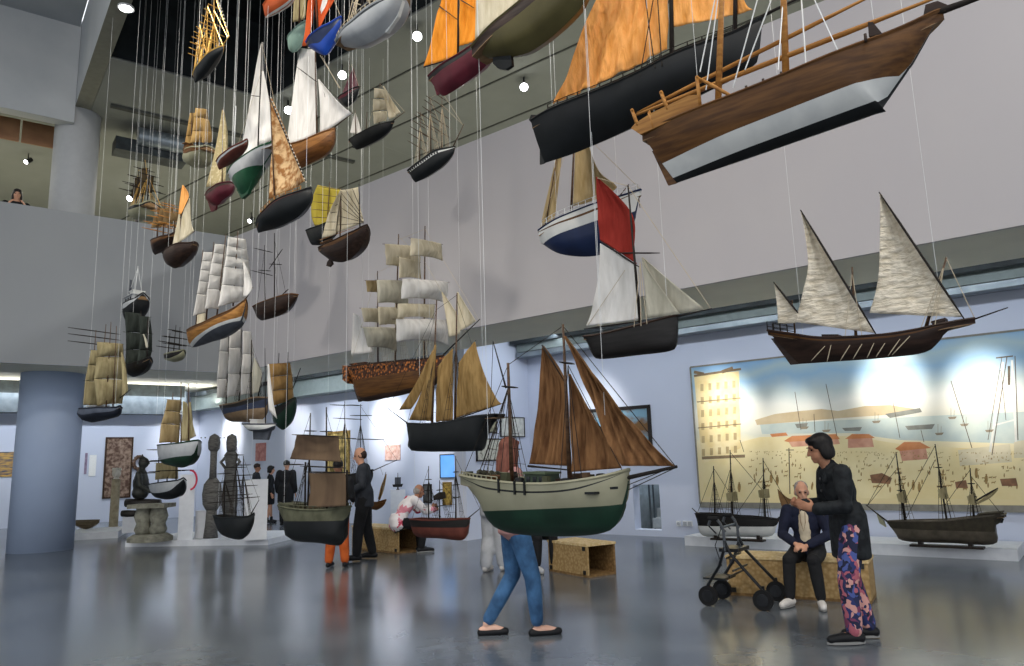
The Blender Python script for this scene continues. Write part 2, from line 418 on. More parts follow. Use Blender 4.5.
p = q0 + n1 * (stub_len / 2) + e1 * 1.3 + Z * (ZR - .12); area(p, q0 + n1 * (stub_len / 2) + Z * 1.6, 40 * STRIP, 1.6, .12, COOL, n1)
for (px, py, pw, sz) in ((733, 415, 300, 32), (795, 428, 170, 28), (893, 388, 420, 31), (985, 398, 400, 31), (601, 415, 150, 40), (720, 395, 120, 30)):
    t = pp(px, py); p = t + n1 * 2.0; p.z = ZR - .2
    spot(p, t, pw * WALLK, sz, 1, r=.12)
for (px, py, pw, sz) in ((388, 425, 330, 44), (300, 430, 160, 44), (336, 430, 140, 40), (440, 440, 150, 44), (232, 435, 330, 40)):
    t = pp(px, py); p = t + n1 * 2.0; p.z = ZR - .2
    spot(p, t, pw * WALLK, sz, 1, (1, .97, .93), r=.12)
for (px, py, pw, sz) in ((522, 420, 70, 50),):
    t = sp(px, py); p = t + e1 * 1.6; p.z = ZR - .2
    spot(p, t, pw * WALLK, sz, 1, r=.12)
for (px, py, pw, sz) in ((143, 440, 420, 36), (8, 450, 260, 50), (178, 440, 150, 50)):
    t = fp(px, py); p = t + n2 * 2.0; p.z = ZR - .2
    spot(p, t, pw * WALLK, sz, 1, (1, .98, .95), r=.12)
# the lit ceiling fittings over the upper gallery, and their light on the fleet
FLEET = Vector((0.5, 8, 4))
bulbs = [(417, 36, 'brightest track spotlight glowing between the orange and the white sails'), (342, 75, 'track spotlight glowing above the cream-sailed brig'),
         (288, 110, 'track spotlight glowing between the two white-sailed yachts'), (524, 87, 'track spotlight glowing over the pale wall under the olive hull'),
         (251, 220, 'small track spotlight below the green-hulled yacht'), (132, 197, 'track spotlight glowing by the dark brown ship over the balcony'), (28, 161, 'recessed spotlight over the person on the balcony')]
for (px, py, lb) in bulbs:
    p = on_z(px, py, ZC - .22) if py < 205 else on_plane(px, py, U0 - n1 * 1.0, n1)
    fixture(p, EYE + Vector((0, 3, 1)) if py < 130 else p + n1 + n2 * .3 - Z, lb)
dl = on_z(126, 7, ZC - .01); o = thing('downlight', 'recessed downlight in the underside of the ceiling beam', 'spotlight', dl)
mb = MB(); mb.lathe([(.13, .0), (.13, -.03), (.10, -.03)], (0, 0, 0), 20); mb.build('ring', mat('ring_white', 'cfcfcf'), o)
mb = MB(); mb.lathe([(.10, -.02), (.09, -.045)], (0, 0, 0), 20); mb.build('lens', lampm, o)
# unseen lamps added in the galleries and dark well to brighten ceilings and walls
for a in (2, 8, 14, 20): area(vc + e1 * a - n1 * 3.5 + Z * (ZC - .3), vc + e1 * a - n1 * 3.5, GAL, 3, .5, (1, .98, .92), e1)
for a in (-9, -5, 0, 4): area(B0 + e2 * a - n2 * 4 + Z * (ZC - .3), B0 + e2 * a - n2 * 4, GAL * .6, 2.5, .5, (1, .95, .85), e2)
for (a, b, pw, tz) in WELL: area(vc + e1 * a + n1 * b + Z * (ZC + 1.4), vc + e1 * (a + .5) - n1 * .5 + Z * tz, pw, 1.6, .6, (1, .93, .84), e1)
for (px, py, d, t, pw) in SPOTS_UP:
    p = at(px, py, d); spot(p, t, pw, 75, .8, (1, .93, .84), .12)
for (x, y, z, tx, ty, tz, pw) in FRONT: spot((x, y, z), (tx, ty, tz), pw, 62, 1, (1, .93, .83), .15)
# ------------------------------------------------------------------ the fleet: one builder, every boat drawn on its own centre plane
wirem = mat('hanging_wire', 'd5d8d8', rough=.4, metal=.2)
ropem = mat('rope_dark', '2b2621', rough=.9)
roped = mat('rope_pale', 'b9ac94', rough=.9)
brass = mat('brass', 'b08d4a', '8a6a34', rough=.35, metal=.8)
spar = wood('spar_brown', '5a4330', '3d2c20')
spard = mat('spar_dark', '2a2420', '1d1917', rough=.7)
sparl = wood('spar_honey', 'b5803f', '94622c')
deckm = wood('deck_wood', '8b6f4e', '6d553a')
def interp(poly, t):
    """point at fraction t of the length of a polyline of (x, z)"""
    if len(poly) == 1: return poly[0]
    ls = [math.hypot(b[0] - a[0], b[1] - a[1]) for a, b in zip(poly, poly[1:])]
    tot = sum(ls) or 1; s = t * tot
    for (a, b), l in zip(zip(poly, poly[1:]), ls):
        if s <= l or (b is poly[-1]):
            k = s / l if l else 0; k = min(max(k, 0), 1); return (a[0] + (b[0] - a[0]) * k, a[1] + (b[1] - a[1]) * k)
        s -= l
    return poly[-1]
def smooth_poly(poly, n=14):
    """Catmull-Rom through the traced points"""
    P = [poly[0]] + list(poly) + [poly[-1]]; out = []
    if len(poly) < 3: return list(poly)
    for i in range(1, len(P) - 2):
        for k in range(6):
            t = k / 6; a, b, c, d = P[i - 1], P[i], P[i + 1], P[i + 2]
            out.append(tuple(.5 * ((2 * b[j]) + (-a[j] + c[j]) * t + (2 * a[j] - 5 * b[j] + 4 * c[j] - d[j]) * t * t + (-a[j] + 3 * b[j] - 3 * c[j] + d[j]) * t ** 3) for j in (0, 1)))
    out.append(tuple(poly[-1])); return out
TOPZ = 11.0
ALLSHIPS = []
class Ship:
    def __init__(s, name, label, stern, bow, d, az=129.4, level=False, group=None, cat='ship model', short=None):
        """stern and bow in the photograph fix where the hull lies: the stern d metres along the view, the boat heading az"""
        A = at(stern[0], stern[1], d)
        if level:
            B = on_z(bow[0], bow[1], A.z)
        else:
            h = Vector((math.sin(R(az)), math.cos(R(az)), 0)); B = on_plane(bow[0], bow[1], A, Vector((h.y, -h.x, 0)))
        dx = Vector((B.x - A.x, B.y - A.y, 0)); s.L = dx.length; s.x = dx.normalized(); s.y = Z.cross(s.x)
        s.o = (A + B) / 2; s.name = name; s.short = short or label.split(' with ')[0].split(' and ')[0].split(',')[0]
        rz = math.atan2(s.x.y, s.x.x)
        s.root = thing(name, label, cat, s.o, rz, group)
        s.inv = Matrix((s.x, s.y, Z)).to_3x3()
        s.info = '%-22s L=%.2f pitch=%.1f az=%.1f d=%.1f..%.1f z=%.2f' % (name, s.L, math.degrees(math.atan2(B.z - A.z, s.L)), math.degrees(math.atan2(s.x.x, s.x.y)), d, (B - EYE).dot(_F), s.o.z)
        print('SHIP', s.info)
        ALLSHIPS.append(s)
        # end the hanging wires under the lower ceiling, the soffit or in the light well
    def loc(s, p): return s.inv @ (Vector(p) - s.o)
    def q(s, px, py, y=0.0):
        """photo point on the plane y = const of this boat -> (x, z)"""
        p = s.loc(on_plane(px, py, s.o + s.y * y, s.y)); return (p.x, p.z)
    def p(s, px, py, y=0.0):
        x, z = s.q(px, py, y); return Vector((x, y, z))
    def cross(s, mpx, mpy, br, px, py, dx=0.0):
        """photo point on the plane standing across the boat at mast point mpx, mpy, swung by br degrees"""
        m = s.p(mpx, mpy); m.x += dx; nrm = Vector((math.cos(R(br)), math.sin(R(br)), 0))
        W = s.inv.transposed()
        return s.inv @ (on_plane(px, py, s.o + W @ m, W @ nrm) - s.o)
    def hull(s, sheer, keel, beam, mats, near=.8, wl=.5, stripe=None, stern=.55, bowl=.45, sternl=.3, full=.5, deck=.12, rim=None, nt=26, nv=9, rail=.012, tumble=0, deckmat=None, y0=0, topband=None, bands=None, name='hull'):
        beam *= s.L; B = beam / 2
        def half(t):
            a = math.sin(math.pi / 2 * min(1, (1 - t) / bowl)) ** .8
            b = stern + (1 - stern) * math.sin(math.pi / 2 * min(1, t / sternl)) if sternl else 1
            return B * a * b
        s.half = half; cam_y = s.loc(EYE).y; sg = 1 if cam_y > 0 else -1; nn = len(sheer) - 1; s.sg = sg
        S = smooth_poly([s.q(*p, y=sg * near * half(i / nn)) for i, p in enumerate(sheer)]); K = smooth_poly([s.q(*p) for p in keel]); s.S, s.K, s.B = S, K, B
        mb = MB(); rows = []
        # colour bands: constant fractions of the side, or straight water lines traced as (px, py, px, py)
        cuts = list(bands) if bands else ([wl] if not stripe else sorted({wl, stripe[0], stripe[1]} | ({topband} if topband else set())))
        if not bands and topband and topband not in cuts: cuts = sorted(cuts + [topband])
        def vcut(cu, sx, sz, kx, kz):
            if not isinstance(cu, (tuple, list)): return cu
            (xa, za), (xb, zb) = s.q(cu[0], cu[1], sg * B * .8), s.q(cu[2], cu[3], sg * B * .8); m = (zb - za) / (xb - xa)
            f = lambda v: (kz + (sz - kz) * v) - (za + m * (kx + (sx - kx) * v - xa))
            f0, f1 = f(0), f(1); return min(.985, max(.015, -f0 / (f1 - f0) if abs(f1 - f0) > 1e-9 else .5))
        nseg = len(cuts) + 1; per = max(2, nv // nseg); nv = per * nseg; seg_m = []
        for k in range(nseg):
            mid = k
            if not bands:
                v = ((cuts[k - 1] if k else 0) + (cuts[k] if k < len(cuts) else 1)) / 2
                mid = (3 if len(mats) > 3 else 2) if topband and v > topband else 2 if stripe and stripe[0] < v < stripe[1] else 1 if v < wl else 0
            seg_m += [mid] * per
        for i in range(nt + 1):
            t = i / nt
            sx, sz = interp(S, t); kx, kz = interp(K, t); h = half(t); row = []
            vc_ = [0] + [vcut(c_, sx, sz, kx, kz) for c_ in cuts] + [1]
            for k in range(1, len(vc_)): vc_[k] = max(vc_[k], vc_[k - 1] + .002)
            for j in range(nv + 1):
                k = min(j // per, nseg - 1); v = vc_[k] + (vc_[k + 1] - vc_[k]) * (j - k * per) / per
                g = (math.sin(math.pi / 2 * min(1, max(v, 0) ** full * 1.02)))
                if tumble: g *= 1 - tumble * max(0, v - .6) / .4
                fine = 1 - (1 - v) * .55 * max(0, 1 - min(1, t / .3)) ** 1.5 if stern < .9 else 1
                row.append((kx + (sx - kx) * v, h * g * fine, kz + (sz - kz) * v))
            rows.append(row)
        s.rows = rows
        for sgn in (1, -1):
            o = len(mb.v); w = nv + 1
            for row in rows:
                for (x, y, z) in row: mb.v.append((x, y * sgn + y0, z))
            for i in range(nt):
                for j in range(nv):
                    f = (o + i * w + j, o + (i + 1) * w + j, o + (i + 1) * w + j + 1, o + i * w + j + 1)
                    mb.f.append(f if sgn < 0 else f[::-1]); mb.m.append(seg_m[j])
        # transom
        r = rows[0]; o = len(mb.v)
        for (x, y, z) in r: mb.v.append((x, y + y0, z))
        for (x, y, z) in r: mb.v.append((x, -y + y0, z))
        for j in range(nv): mb.f.append((o + j, o + j + 1, o + nv + 2 + j, o + nv + 1 + j)); mb.m.append(seg_m[j])
        # bulwark inside and deck
        dep = deck * (max(z for x, z in S) - min(z for x, z in K))
        ins = []
        for i, row in enumerate(rows):
            x, y, z = row[-1]; kk = .9 if i else .9
            ins.append(((x, y * kk, z), (x, y * kk, z - dep)))
        for sgn in (1, -1):
            o = len(mb.v)
            for i, row in enumerate(rows):
                x, y, z = row[-1]; mb.v += [(x, y * sgn + y0, z), (ins[i][0][0], ins[i][0][1] * sgn + y0, z), (ins[i][1][0], ins[i][1][1] * sgn + y0, ins[i][1][2])]
            for i in range(nt):
                for j in (0, 1): 
                    f = (o + i * 3 + j, o + (i + 1) * 3 + j, o + (i + 1) * 3 + j + 1, o + i * 3 + j + 1)
                    mb.f.append(f if sgn < 0 else f[::-1]); mb.m.append(seg_m[-1])
        mlist = list(mats)
        hull = mb.build(name, mlist, s.root, smooth=True)
        md = MB()
        md.grid([[(a[1][0], a[1][1] + y0, a[1][2]), (a[1][0], y0, a[1][2] + .01 * B), (a[1][0], -a[1][1] + y0, a[1][2])] for a in ins], thick=.006)
        md.build('deck', deckmat or deckm, s.root)
        if rail:
            mr = MB()
            for sgn in (1, -1): mr.tube([(x, y * .97 * sgn + y0, z + rail * .5) for x, y, z in [r[-1] for r in rows]], rail, 5)
            x, y, z = rows[0][-1]; mr.tube([(x, y * .97 + y0, z + rail * .5), (x, -y * .97 + y0, z + rail * .5)], rail, 5)
            mr.build('gunwale', rim or mats[0], s.root)
        return hull
    def poly(s, name, pts, th, m, y=0.0):
        """flat board in the fore-and-aft plane (rudder, keel, bulwark board), th thick"""
        mb = MB(); mb.prism([s.p(px, py, y) - Vector((0, th / 2, 0)) for px, py in pts], (0, th, 0)); return mb.build(name, m, s.root)
    def mast(s, a, b, r, m=spar, name='mast', y=0.0, tip=.5, ya=None):
        A = s.p(*a, y=y if ya is None else ya); B = s.p(*b, y=y); mb = MB(); mb.tube([A, A.lerp(B, .5), B], [r, r * (1 + tip) / 2, r * tip], 8)
        return mb.build(name, m, s.root, smooth=True)
    def sail(s, Le, Ri, m, bulge=.06, n=14, y=0.0, name='sail', th=.004, wr=.0, seed=0, folds=None, slant=0.0):
        """sail between a left and a right edge traced from head to foot, filled with wind by bulge"""
        Lp = smooth_poly([s.q(*p, y=y) for p in Le]); Rp = smooth_poly([s.q(*p, y=y) for p in Ri]); rows = []
        size = max(abs(Lp[-1][1] - Lp[0][1]), abs(Rp[-1][1] - Rp[0][1]), abs(Lp[-1][0] - Rp[-1][0]))
        for i in range(n + 1):
            t = i / n; a = interp(Lp, t); b = interp(Rp, t); row = []
            for j in range(n + 1):
                u = j / n; x = a[0] + (b[0] - a[0]) * u; z = a[1] + (b[1] - a[1]) * u
                w = bulge * size * math.sin(math.pi * u) * (math.sin(math.pi * min(1, t * .85 + .08)))
                w += slant * size * (u - .5) * t
                if folds: w += folds[1] * size * math.sin(2 * math.pi * (folds[0] * u + folds[2] * t + .5 * noise.noise(Vector((u * 2 + seed, t * 2, 1))))) * min(1, t * 2 + .15) * (.6 + .6 * noise.noise(Vector((u * 5, t * 2.5, seed + 4))))
                if wr: w += wr * size * (noise.noise(Vector((u * 6 + seed, t * 3, seed * 1.7))) + .5 * noise.noise(Vector((u * 16 + seed, t * 5, 3))))
                row.append((x, y + w, z))
            rows.append(row)
        mb = MB(); mb.grid(rows, thick=th); return mb.build(name, m, s.root, smooth=True)
    def square(s, mp, br, TL, TR, BR, BL, m, belly=.12, yard=None, yr=.006, dx=0.0, n=14, name='square_sail', ym=spar, ext=.06, wr=.016, th=.004, arch=.03):
        """square sail on its yard, on a plane across the boat"""
        a, b, c, d = [s.cross(mp[0], mp[1], br, *q, dx=dx) for q in (TL, TR, BR, BL)]
        nrm = Vector((math.cos(R(br)), math.sin(R(br)), 0)); rows = []; size = (b - a).length
        for i in range(n + 1):
            t = i / n; l = a.lerp(d, t); r = b.lerp(c, t); row = []
            for j in range(n + 1):
                u = j / n; p = l.lerp(r, u) + nrm * (belly * size * math.sin(math.pi * u) ** .7 * math.sin(math.pi * (t * .8 + .1)))
                p = p + Z * (arch * size * math.sin(math.pi * u) * t * t)
                p = p + nrm * (wr * size * noise.noise(p * (9 / max(size, .1)) + Vector((mp[0], mp[1], 0))))
                row.append(p)
            rows.append(row)
        mb = MB(); mb.grid(rows, thick=th); o = mb.build(name, m, s.root, smooth=True)
        s.spar3(a + (a - b) * ext - nrm * yr, b + (b - a) * ext - nrm * yr, yr, ym, par=o)
        return o
    def spar3(s, a, b, r, m=spar, name='yard', par=None):
        mb = MB(); mb.tube([a, a.lerp(b, .25), a.lerp(b, .75), b], [r * .5, r, r, r * .5], 7); return mb.build(name, m, par or s.root, smooth=True)
    def yard(s, mp, br, a, b, r=.006, m=spar):
        s.spar3(s.cross(mp[0], mp[1], br, *a), s.cross(mp[0], mp[1], br, *b), r, m)
    def yardL(s, mp, half, r=.006, m=spar, br=0, tilt=0):
        c = s.p(*mp); v = Vector((-math.sin(R(br)), math.cos(R(br)), tilt)) * half; s.spar3(c - v, c + v, r, m)
    def rig(s, lines, r=.0025, m=ropem, name='rigging', lad=()):
        """lines: pairs of (px, py[, y]); lad: (head px point, [x fractions of the sheer], sides) shrouds with ratlines"""
        mb = MB()
        for a, b in lines: mb.tube([s.p(*a), s.p(*b)], r, 4)
        for head, ts, rungs in lad:
            hp = s.p(*head)
            for sgn in (1, -1):
                feet = []
                for t in ts:
                    x, z = interp(s.S, t); feet.append(Vector((x, s.half(t) * .98 * sgn, z)))
                for f in feet: mb.tube([hp, f], r, 4)
                for k in range(1, rungs):
                    u = k / rungs; mb.tube([f.lerp(hp, u) for f in feet], r * .7, 4)
        return mb.build(name, m, s.root)
    def at_sheer(s, t, y=1.0, dz=0.0):
        x, z = interp(s.S, t); return Vector((x, s.half(t) * y, z + dz))
    def house(s, t0, t1, w, h, m, dz=0.0, name='deckhouse', roof=None, win=None):
        """cabin on deck between fractions of the sheer"""
        a = s.at_sheer(t0, 0); b = s.at_sheer(t1, 0); c = (a + b) / 2 + Z * (h / 2 + dz - .02); l = (b - a).length
        ax = ((b - a).normalized(), Vector((0, 1, 0)), Z)
        mb = MB(); mb.box(c, (l, w, h), ax, taper=.94)
        o = mb.build(name, m, s.root)
        mb = MB(); mb.box(c + Z * (h / 2 + .006), (l * 1.06, w * 1.08, .014), ax); mb.build('roof', roof or m, o)
        if win:
            for k in (-.3, 0, .3):
                mb = MB(); mb.box(c + ax[0] * (k * l) + Vector((0, s.sg * w / 2 * .98, h * .08)), (l * .16, .008, h * .4), ax); mb.build('cabin_window', win, o)
        return o
    def stanchions(s, n, h, m, r=.004, t0=.03, t1=.97, rails=2):
        mb = MB()
        for sgn in (1, -1):
            pts = []
            for k in range(n):
                t = t0 + (t1 - t0) * k / (n - 1); p = s.at_sheer(t, .95 * sgn); mb.tube([p, p + Z * h], r, 5); pts.append(p)
            for k in range(1, rails + 1): mb.tube([p + Z * (h * k / rails) for p in pts], r * .7, 4)
        mb.build('railing', m, s.root)
    def balls(s, name, t0, t1, n, side, r, m, dz=0, y=1.0):
        for k in range(n):
            mb = MB(); p = s.at_sheer(t0 + (t1 - t0) * k / max(1, n - 1), y * side, dz); mb.ball(p, r, 8); mb.build(name, m, s.root, smooth=True)
    def wires(s, pts, r=.0017):
        """thin steel wires from the deck up to the ceiling; a wire holds the boat and is a thing of its own"""
        for i, (px, py) in enumerate(pts):
            W = s.inv.transposed(); g = s.o + W @ s.p(px, py)
            top = ZC + 1.68 if (g - V1).dot(n2) > .02 and (g - vc).dot(n1) > .02 else ZC - .01
            mb = MB(); mb.tube([(0, 0, 0), (0, 0, top - g.z)], r, 5); o = mb.build('hanging_wire', wirem); o.location = g
            tag(o, 'thin steel wire holding up the %s of the %s' % (('stern', 'bow', 'middle')[i], s.short), 'wire', 'hanging wires of the model ships')
    def rudder(s, h=.8, w=.08, m=None, th=.014):
        x0, z0 = s.K[0]; sx, sz = s.S[0]
        top = (x0 + (sx - x0) * h, z0 + (sz - z0) * h)
        mb = MB(); mb.prism([(x0, -th / 2, z0), (top[0], -th / 2, top[1]), (top[0] - w * .6, -th / 2, top[1]), (x0 - w, -th / 2, z0)], (0, th, 0)); mb.build('rudder', m, s.root)
G1 = 'model ships hung from the ceiling'
black = mat('hull_black', '131617', '1a1d1f', rough=.5, scale=5)
blackw = wood('hull_charcoal', '1d1b1a', '121110')
brown = wood('hull_brown', '65431f', '472c13')
brownd = wood('hull_dark_brown', '3a2a22', '261b16')
whiteh = mat('hull_white', 'cfd0cc', 'bfc1bf', rough=.5, scale=6)
greyw = mat('hull_grey_white', 'a9acae', '94989b', rough=.55, scale=5)
cream = mat('hull_cream', '92907a', '83816b', rough=.5, scale=4)
green = mat('hull_green', '1d3a2c', '15291f', rough=.5, scale=4)
greenb = mat('hull_bright_green', '24543a', '1b422d', rough=.45, scale=4)
navy = mat('hull_navy', '1c2a4c', '16213c', rough=.4, scale=4)
maroon = mat('hull_maroon', '5a1f2c', '44161f', rough=.45, scale=4)
redbr = mat('hull_red_brown', '6a3a30', '542c25', rough=.6, scale=6)
olive = mat('hull_olive', '56502f', '453f24', rough=.45, scale=3)
orangeh = mat('hull_orange', 'b8572a', '9c4520', rough=.45, scale=4)
blueb = mat('hull_blue', '1d48a6', '17398a', rough=.4, scale=4)
slate = mat('hull_slate', '4c5058', '3d4148', rough=.6, scale=6)
honey = wood('hull_honey', 'a5763c', '7f5527')
gilt = mat('hull_gilded', 'b06a2c', '3a2216', rough=.5, scale=26, kind='voronoi', bump=.4, lo=.15, hi=.55)
palehull = mat('hull_pale_olive', '9b9a80', '86866d', rough=.6, scale=4)
mud = mat('hull_mud_green', '5b5c4a', '474838', rough=.8, scale=8, bump=.3)
winm = mat('dark_glass', '1a2024', rough=.15)
cW = cloth('sail_white', 'e6e4e0', 'cfcdc8', 7, .25); cI = cloth('sail_ivory', 'dcd3bb', 'c2b799', 8); cG = cloth('sail_grey_white', 'c9c5b4', 'b0ac9b', 8)
cT = cloth('sail_tan', 'b8a47c', '98845c', 8); cTd = cloth('sail_dark_tan', 'aba07c', '877c5c', 9); cO = cloth('sail_orange', 'f2a13c', 'dc8a2a', 8, .7)
cOp = cloth('sail_pale_orange', 'ffbe72', 'e8a050', 8, 1.0); cB = cloth('sail_brown', '8a6544', '5c3f2a', 9, .7, .12); cR = cloth('sail_red', '9c3a32', '822b25', 6, .5)  # brown sail: sheen of the drapery painted in as light and dark brown
cK = cloth('sail_black_green', '3a403c', '2a2e2b', 7, .5, .05); cY = cloth('sail_yellow', 'b5a548', '978831', 4); cU = cloth('sail_umber', '6d5b49', '54453a', 2, .5, .1)
cP = mat('sail_patterned', 'd8b88a', '9a6a3c', rough=.9, scale=14, kind='noise', trans=.2, bump=.4, lo=.42, hi=.58)
cL = mat('sail_lateen', 'd2c7b0', 'f0e8d6', rough=.9, scale=14, bump=.8, trans=.15, stretch=(.8, 1, 2.2), lo=.35, hi=.6); cS = cloth('sail_ochre', 'a08456', '7a6039', 9, .7); cRd = cloth('sail_flag_orange', 'd8683a', 'c2512a', 4)
GOLD = mat('gold_wire', 'e0b96a', 'b98d42', rough=.35, metal=.6)
def S(nm, lb, st, bw, d, **k): return Ship('model_' + nm, lb, st, bw, d, group=k.pop('group', G1), **k)
def rigged(s, masts, r=.006, m=spard, ts=None, rungs=5, sr=.0018, rm=ropem, stays=()):
    """masts as (foot, head) pixel pairs with shrouds to the sheer at fractions ts"""
    for a, b in masts: s.mast(a, b, r, m)
    if ts is not None:
        lads = []
        for (a, b), t in zip(masts, ts):
            h = (a[0] + (b[0] - a[0]) * .72, a[1] + (b[1] - a[1]) * .72); lads.append((h, [t - .05, t - .015, t + .02, t + .055], rungs))
        s.rig([*stays], sr, rm, lad=lads)
def yards(s, foot, head, fr, half, r=.0045, m=spard, br=0):
    for f, h in zip(fr, half):
        s.yardL((foot[0] + (head[0] - foot[0]) * f, foot[1] + (head[1] - foot[1]) * f), h * s.L, r, m, br)
def tiers(s, mp, br, rows, m, belly=.12, **k):
    """a mast's square sails: rows of (left, right) pixel points, each sail between two rows"""
    for (a, b), (c, d) in zip(rows, rows[1:]): s.square(mp, br, a, b, d, c, m, belly, **k)

# T  big brown ship, top of the picture
s = S('sailing_ship', 'large brown wooden ship with grey-white and black bottom, honey-coloured spars and stern frames', (643, 134), (943, 10), 4.9)
s.hull([(643, 134), (718, 104.5), (782, 79), (837, 55), (896, 30), (943, 10)], [(677, 183), (780, 147), (879, 112.5), (881, 110), (911, 66), (914, 62), (941, 14)], .2, [black, whiteh, brown], bands=[(677, 168, 880, 93), (667, 156, 912, 61)], stern=.75, full=.62, deck=.1, nt=34, nv=20, rail=.012, bowl=.4, rim=brown)
s.mast((718, 108), (724, -70), .022, sparl, tip=.7); s.mast((786, 80), (781, -90), .022, sparl, tip=.7)
s.spar3(s.p(636, 115), s.p(935, -2), .016, sparl, 'spar'); s.spar3(s.p(637, 113, .1), s.p(875, -6, .1), .014, sparl, 'spar')
s.mast((925, 17), (1005, -12), .022, spard, 'bowsprit')
for sg in (-1, 1):
    s.poly('stern_board', [(631.7, 128.7), (641, 135), (656, 128), (701, 108), (700, 95), (689, 96), (651, 114), (635.6, 124)], .02, honey, sg * .15)
    for a, b in (((632, 110), (638, 126)), ((649, 112), (654, 128)), ((661, 92), (668, 110)), ((697, 77), (700, 106))): s.mast(a, b, .012, sparl, 'stern_post', y=sg * .15, tip=1)
for a in ((632, 110), (661, 92), (697, 77)): s.spar3(s.p(*a, y=-.17), s.p(*a, y=.17), .011, sparl, 'stern_beam')
s.spar3(s.p(697, 77, -.15), s.p(735, 98, -.15), .011, sparl, 'brace')
s.poly('bow_board', [(924, 16), (926, 6), (938, 2), (948, 6), (946, 12)], .03, brownd)
for a in ((747, 92), (764, 85), (782, 78), (866, 40)): s.mast((a[0], a[1] + 2), (a[0] - 1, a[1] - 6), .008, brownd, 'post', y=-s.B * .9, tip=1)
s.poly('bow_cleat', [(870, 38), (869, 24), (874, 24), (884, 36)], .05, brownd, -.1)
s.rig([((723, -40), (700, 72, -.15)), ((723, -40), (706, 90, -.15)), ((760, -10), (733, 88, -.15)), ((775, -10), (745, 70, -.15)), ((783, 0), (778, 70, -.15)), ((800, -20), (806, 66, -.15)), ((810, -10), (840, 55, -.1)), ((783, 0), (785, 40))], .004, wirem)
s.rudder(.75, .06, brown)
s.wires([(700, 112), (876, 40)])

# S  black schooner with orange sails
s = S('schooner', 'large black schooner with crumpled orange sails behind the brown ship', (533, 122), (762, 19), 6.3)
s.hull([(533, 122), (549, 112), (592, 96), (639, 76), (678, 55), (731, 33), (762, 18)], [(545, 163), (590, 147), (700, 95), (752, 68), (760, 45), (762, 22)], .2, [black, black], wl=.3, stern=.7, full=.7, deck=.12, nt=30, rail=.014)
s.mast((672, 60), (670, -110), .02, spard); s.mast((735, 36), (736, -90), .018, spard); s.mast((755, 20), (800, -3), .014, spard, 'bowsprit')
s.sail([(620, -62), (596, 0), (579, 41), (564, 80), (553, 104)], [(668, -80), (668, 0), (668, 30), (667, 49)], cOp, .07, 60, wr=.030, seed=3, folds=(7, .016, -2.4))
s.sail([(676, -70), (673, 0), (672, 27)], [(728, -50), (744, 0), (753, 10)], cOp, .08, 30, wr=.014, seed=5, folds=(4, .010, 1))
s.mast((549, 110), (672, 56), .012, spard, 'boom')
s.stanchions(16, .06, spard, .005, .1, .9); s.balls('deadeye', .38, .62, 9, s.sg, .012, brownd, .03, .9)
s.rig([((640, -40), (655, 68, -.2)), ((655, -40), (662, 66, -.2)), ((660, -40), (640, 76, -.2))], .004, ropem)
s.house(.2, .34, .2, .08, brownd)
s.poly('tiller_head', [(531, 121), (533, 116), (540, 116), (541, 124), (536, 127)], .06, black)
s.rudder(.5, .05, black); s.wires([(556, 108), (672, 60), (590, 97)])

# R  olive hull, cream sail
s = S('fishing_boat', 'boat with broad olive-brown bottom and cream sail, cut by the top edge', (471, 47), (578, -45), 6.0)
s.hull([(471, 47), (515, 5), (555, -30), (592, -60)], [(488, 58), (530, 52), (578, 12), (592, -20), (597, -56)], .3, [olive, brownd], bands=[.72], stern=.6, full=.5, deck=.12, near=1)
s.sail([(477, -90), (476, 0), (475, 42)], [(560, -110), (535, -14)], cI, .05)
s.mast((540, -20), (548, -150), .016, spar)
s.poly('rudder', [(494, 58), (494, 64), (499, 69), (507, 70), (513, 66), (512, 54)], .03, black)
s.wires([(478, 40), (562, -30)])

# Q  maroon hull, orange sails
s = S('cutter', 'maroon-hulled boat with two bright orange sails beside the olive hull', (429, 77), (500, 25), 7.4)
s.hull([(429, 77), (447, 63), (462, 54), (480, 42), (505, 24)], [(440, 94), (447, 95), (475, 76), (490, 60), (507, 28)], .24, [maroon, black], bands=[.8], stern=.6, deck=.1)
s.sail([(448, -40), (441, 0), (436, 14), (432, 38), (423.4, 66.4)], [(458, -40), (458, 0), (458, 55)], cO, .05, 36, wr=.010, folds=(6, .006, .4))
s.sail([(459, -40), (459, 46)], [(478, -40), (476, 40)], cO, .06, 30, wr=.010, folds=(4, .008, .4))
s.mast((424, 67), (476, 52), .008, spard, 'boom'); s.mast((458, 58), (458.5, -70), .011, spard); s.mast((439, 6), (458, 20), .006, spard, 'gaff'); s.mast((461, 0), (474, 8), .006, spard, 'gaff')
s.rudder(.5, .04, maroon); s.wires([(432, 74), (447, 63)])

# W  felucca
s = S('felucca', 'dark brown lateen boat with three ribbed cream triangular sails, in front of the big painting', (768, 331), (975, 319), 5.6)
s.hull([(768, 331), (792, 334.5), (823, 338.5), (878, 336), (913, 331), (944, 324), (975, 319)], [(799, 364), (878, 358.5), (923, 353), (938, 343), (948, 331), (974, 321)], .16, [brownd, brownd, brown], wl=.3, stripe=(.86, .95), stern=.55, full=.6, deck=.1, rail=.009, nt=30, bowl=.35)
s.mast((856, 338), (852, 267), .011, spar); s.mast((926, 327), (946.6, 257), .012, spar); s.mast((795, 333), (792, 300), .007, spar)
s.mast((966, 322), (1008, 307.5), .006, spard, 'bowsprit', tip=.6)
for a, b in (((773.5, 282), (798, 313)), ((800.5, 210), (877, 336)), ((879, 192), (965.5, 321))): s.spar3(s.p(*a, y=-.03), s.p(*b, y=-.03), .008, spard)
s.sail([(774, 283), (777, 305), (778, 324)], [(775, 283), (797, 312), (796, 323)], cL, .06, y=-.03)
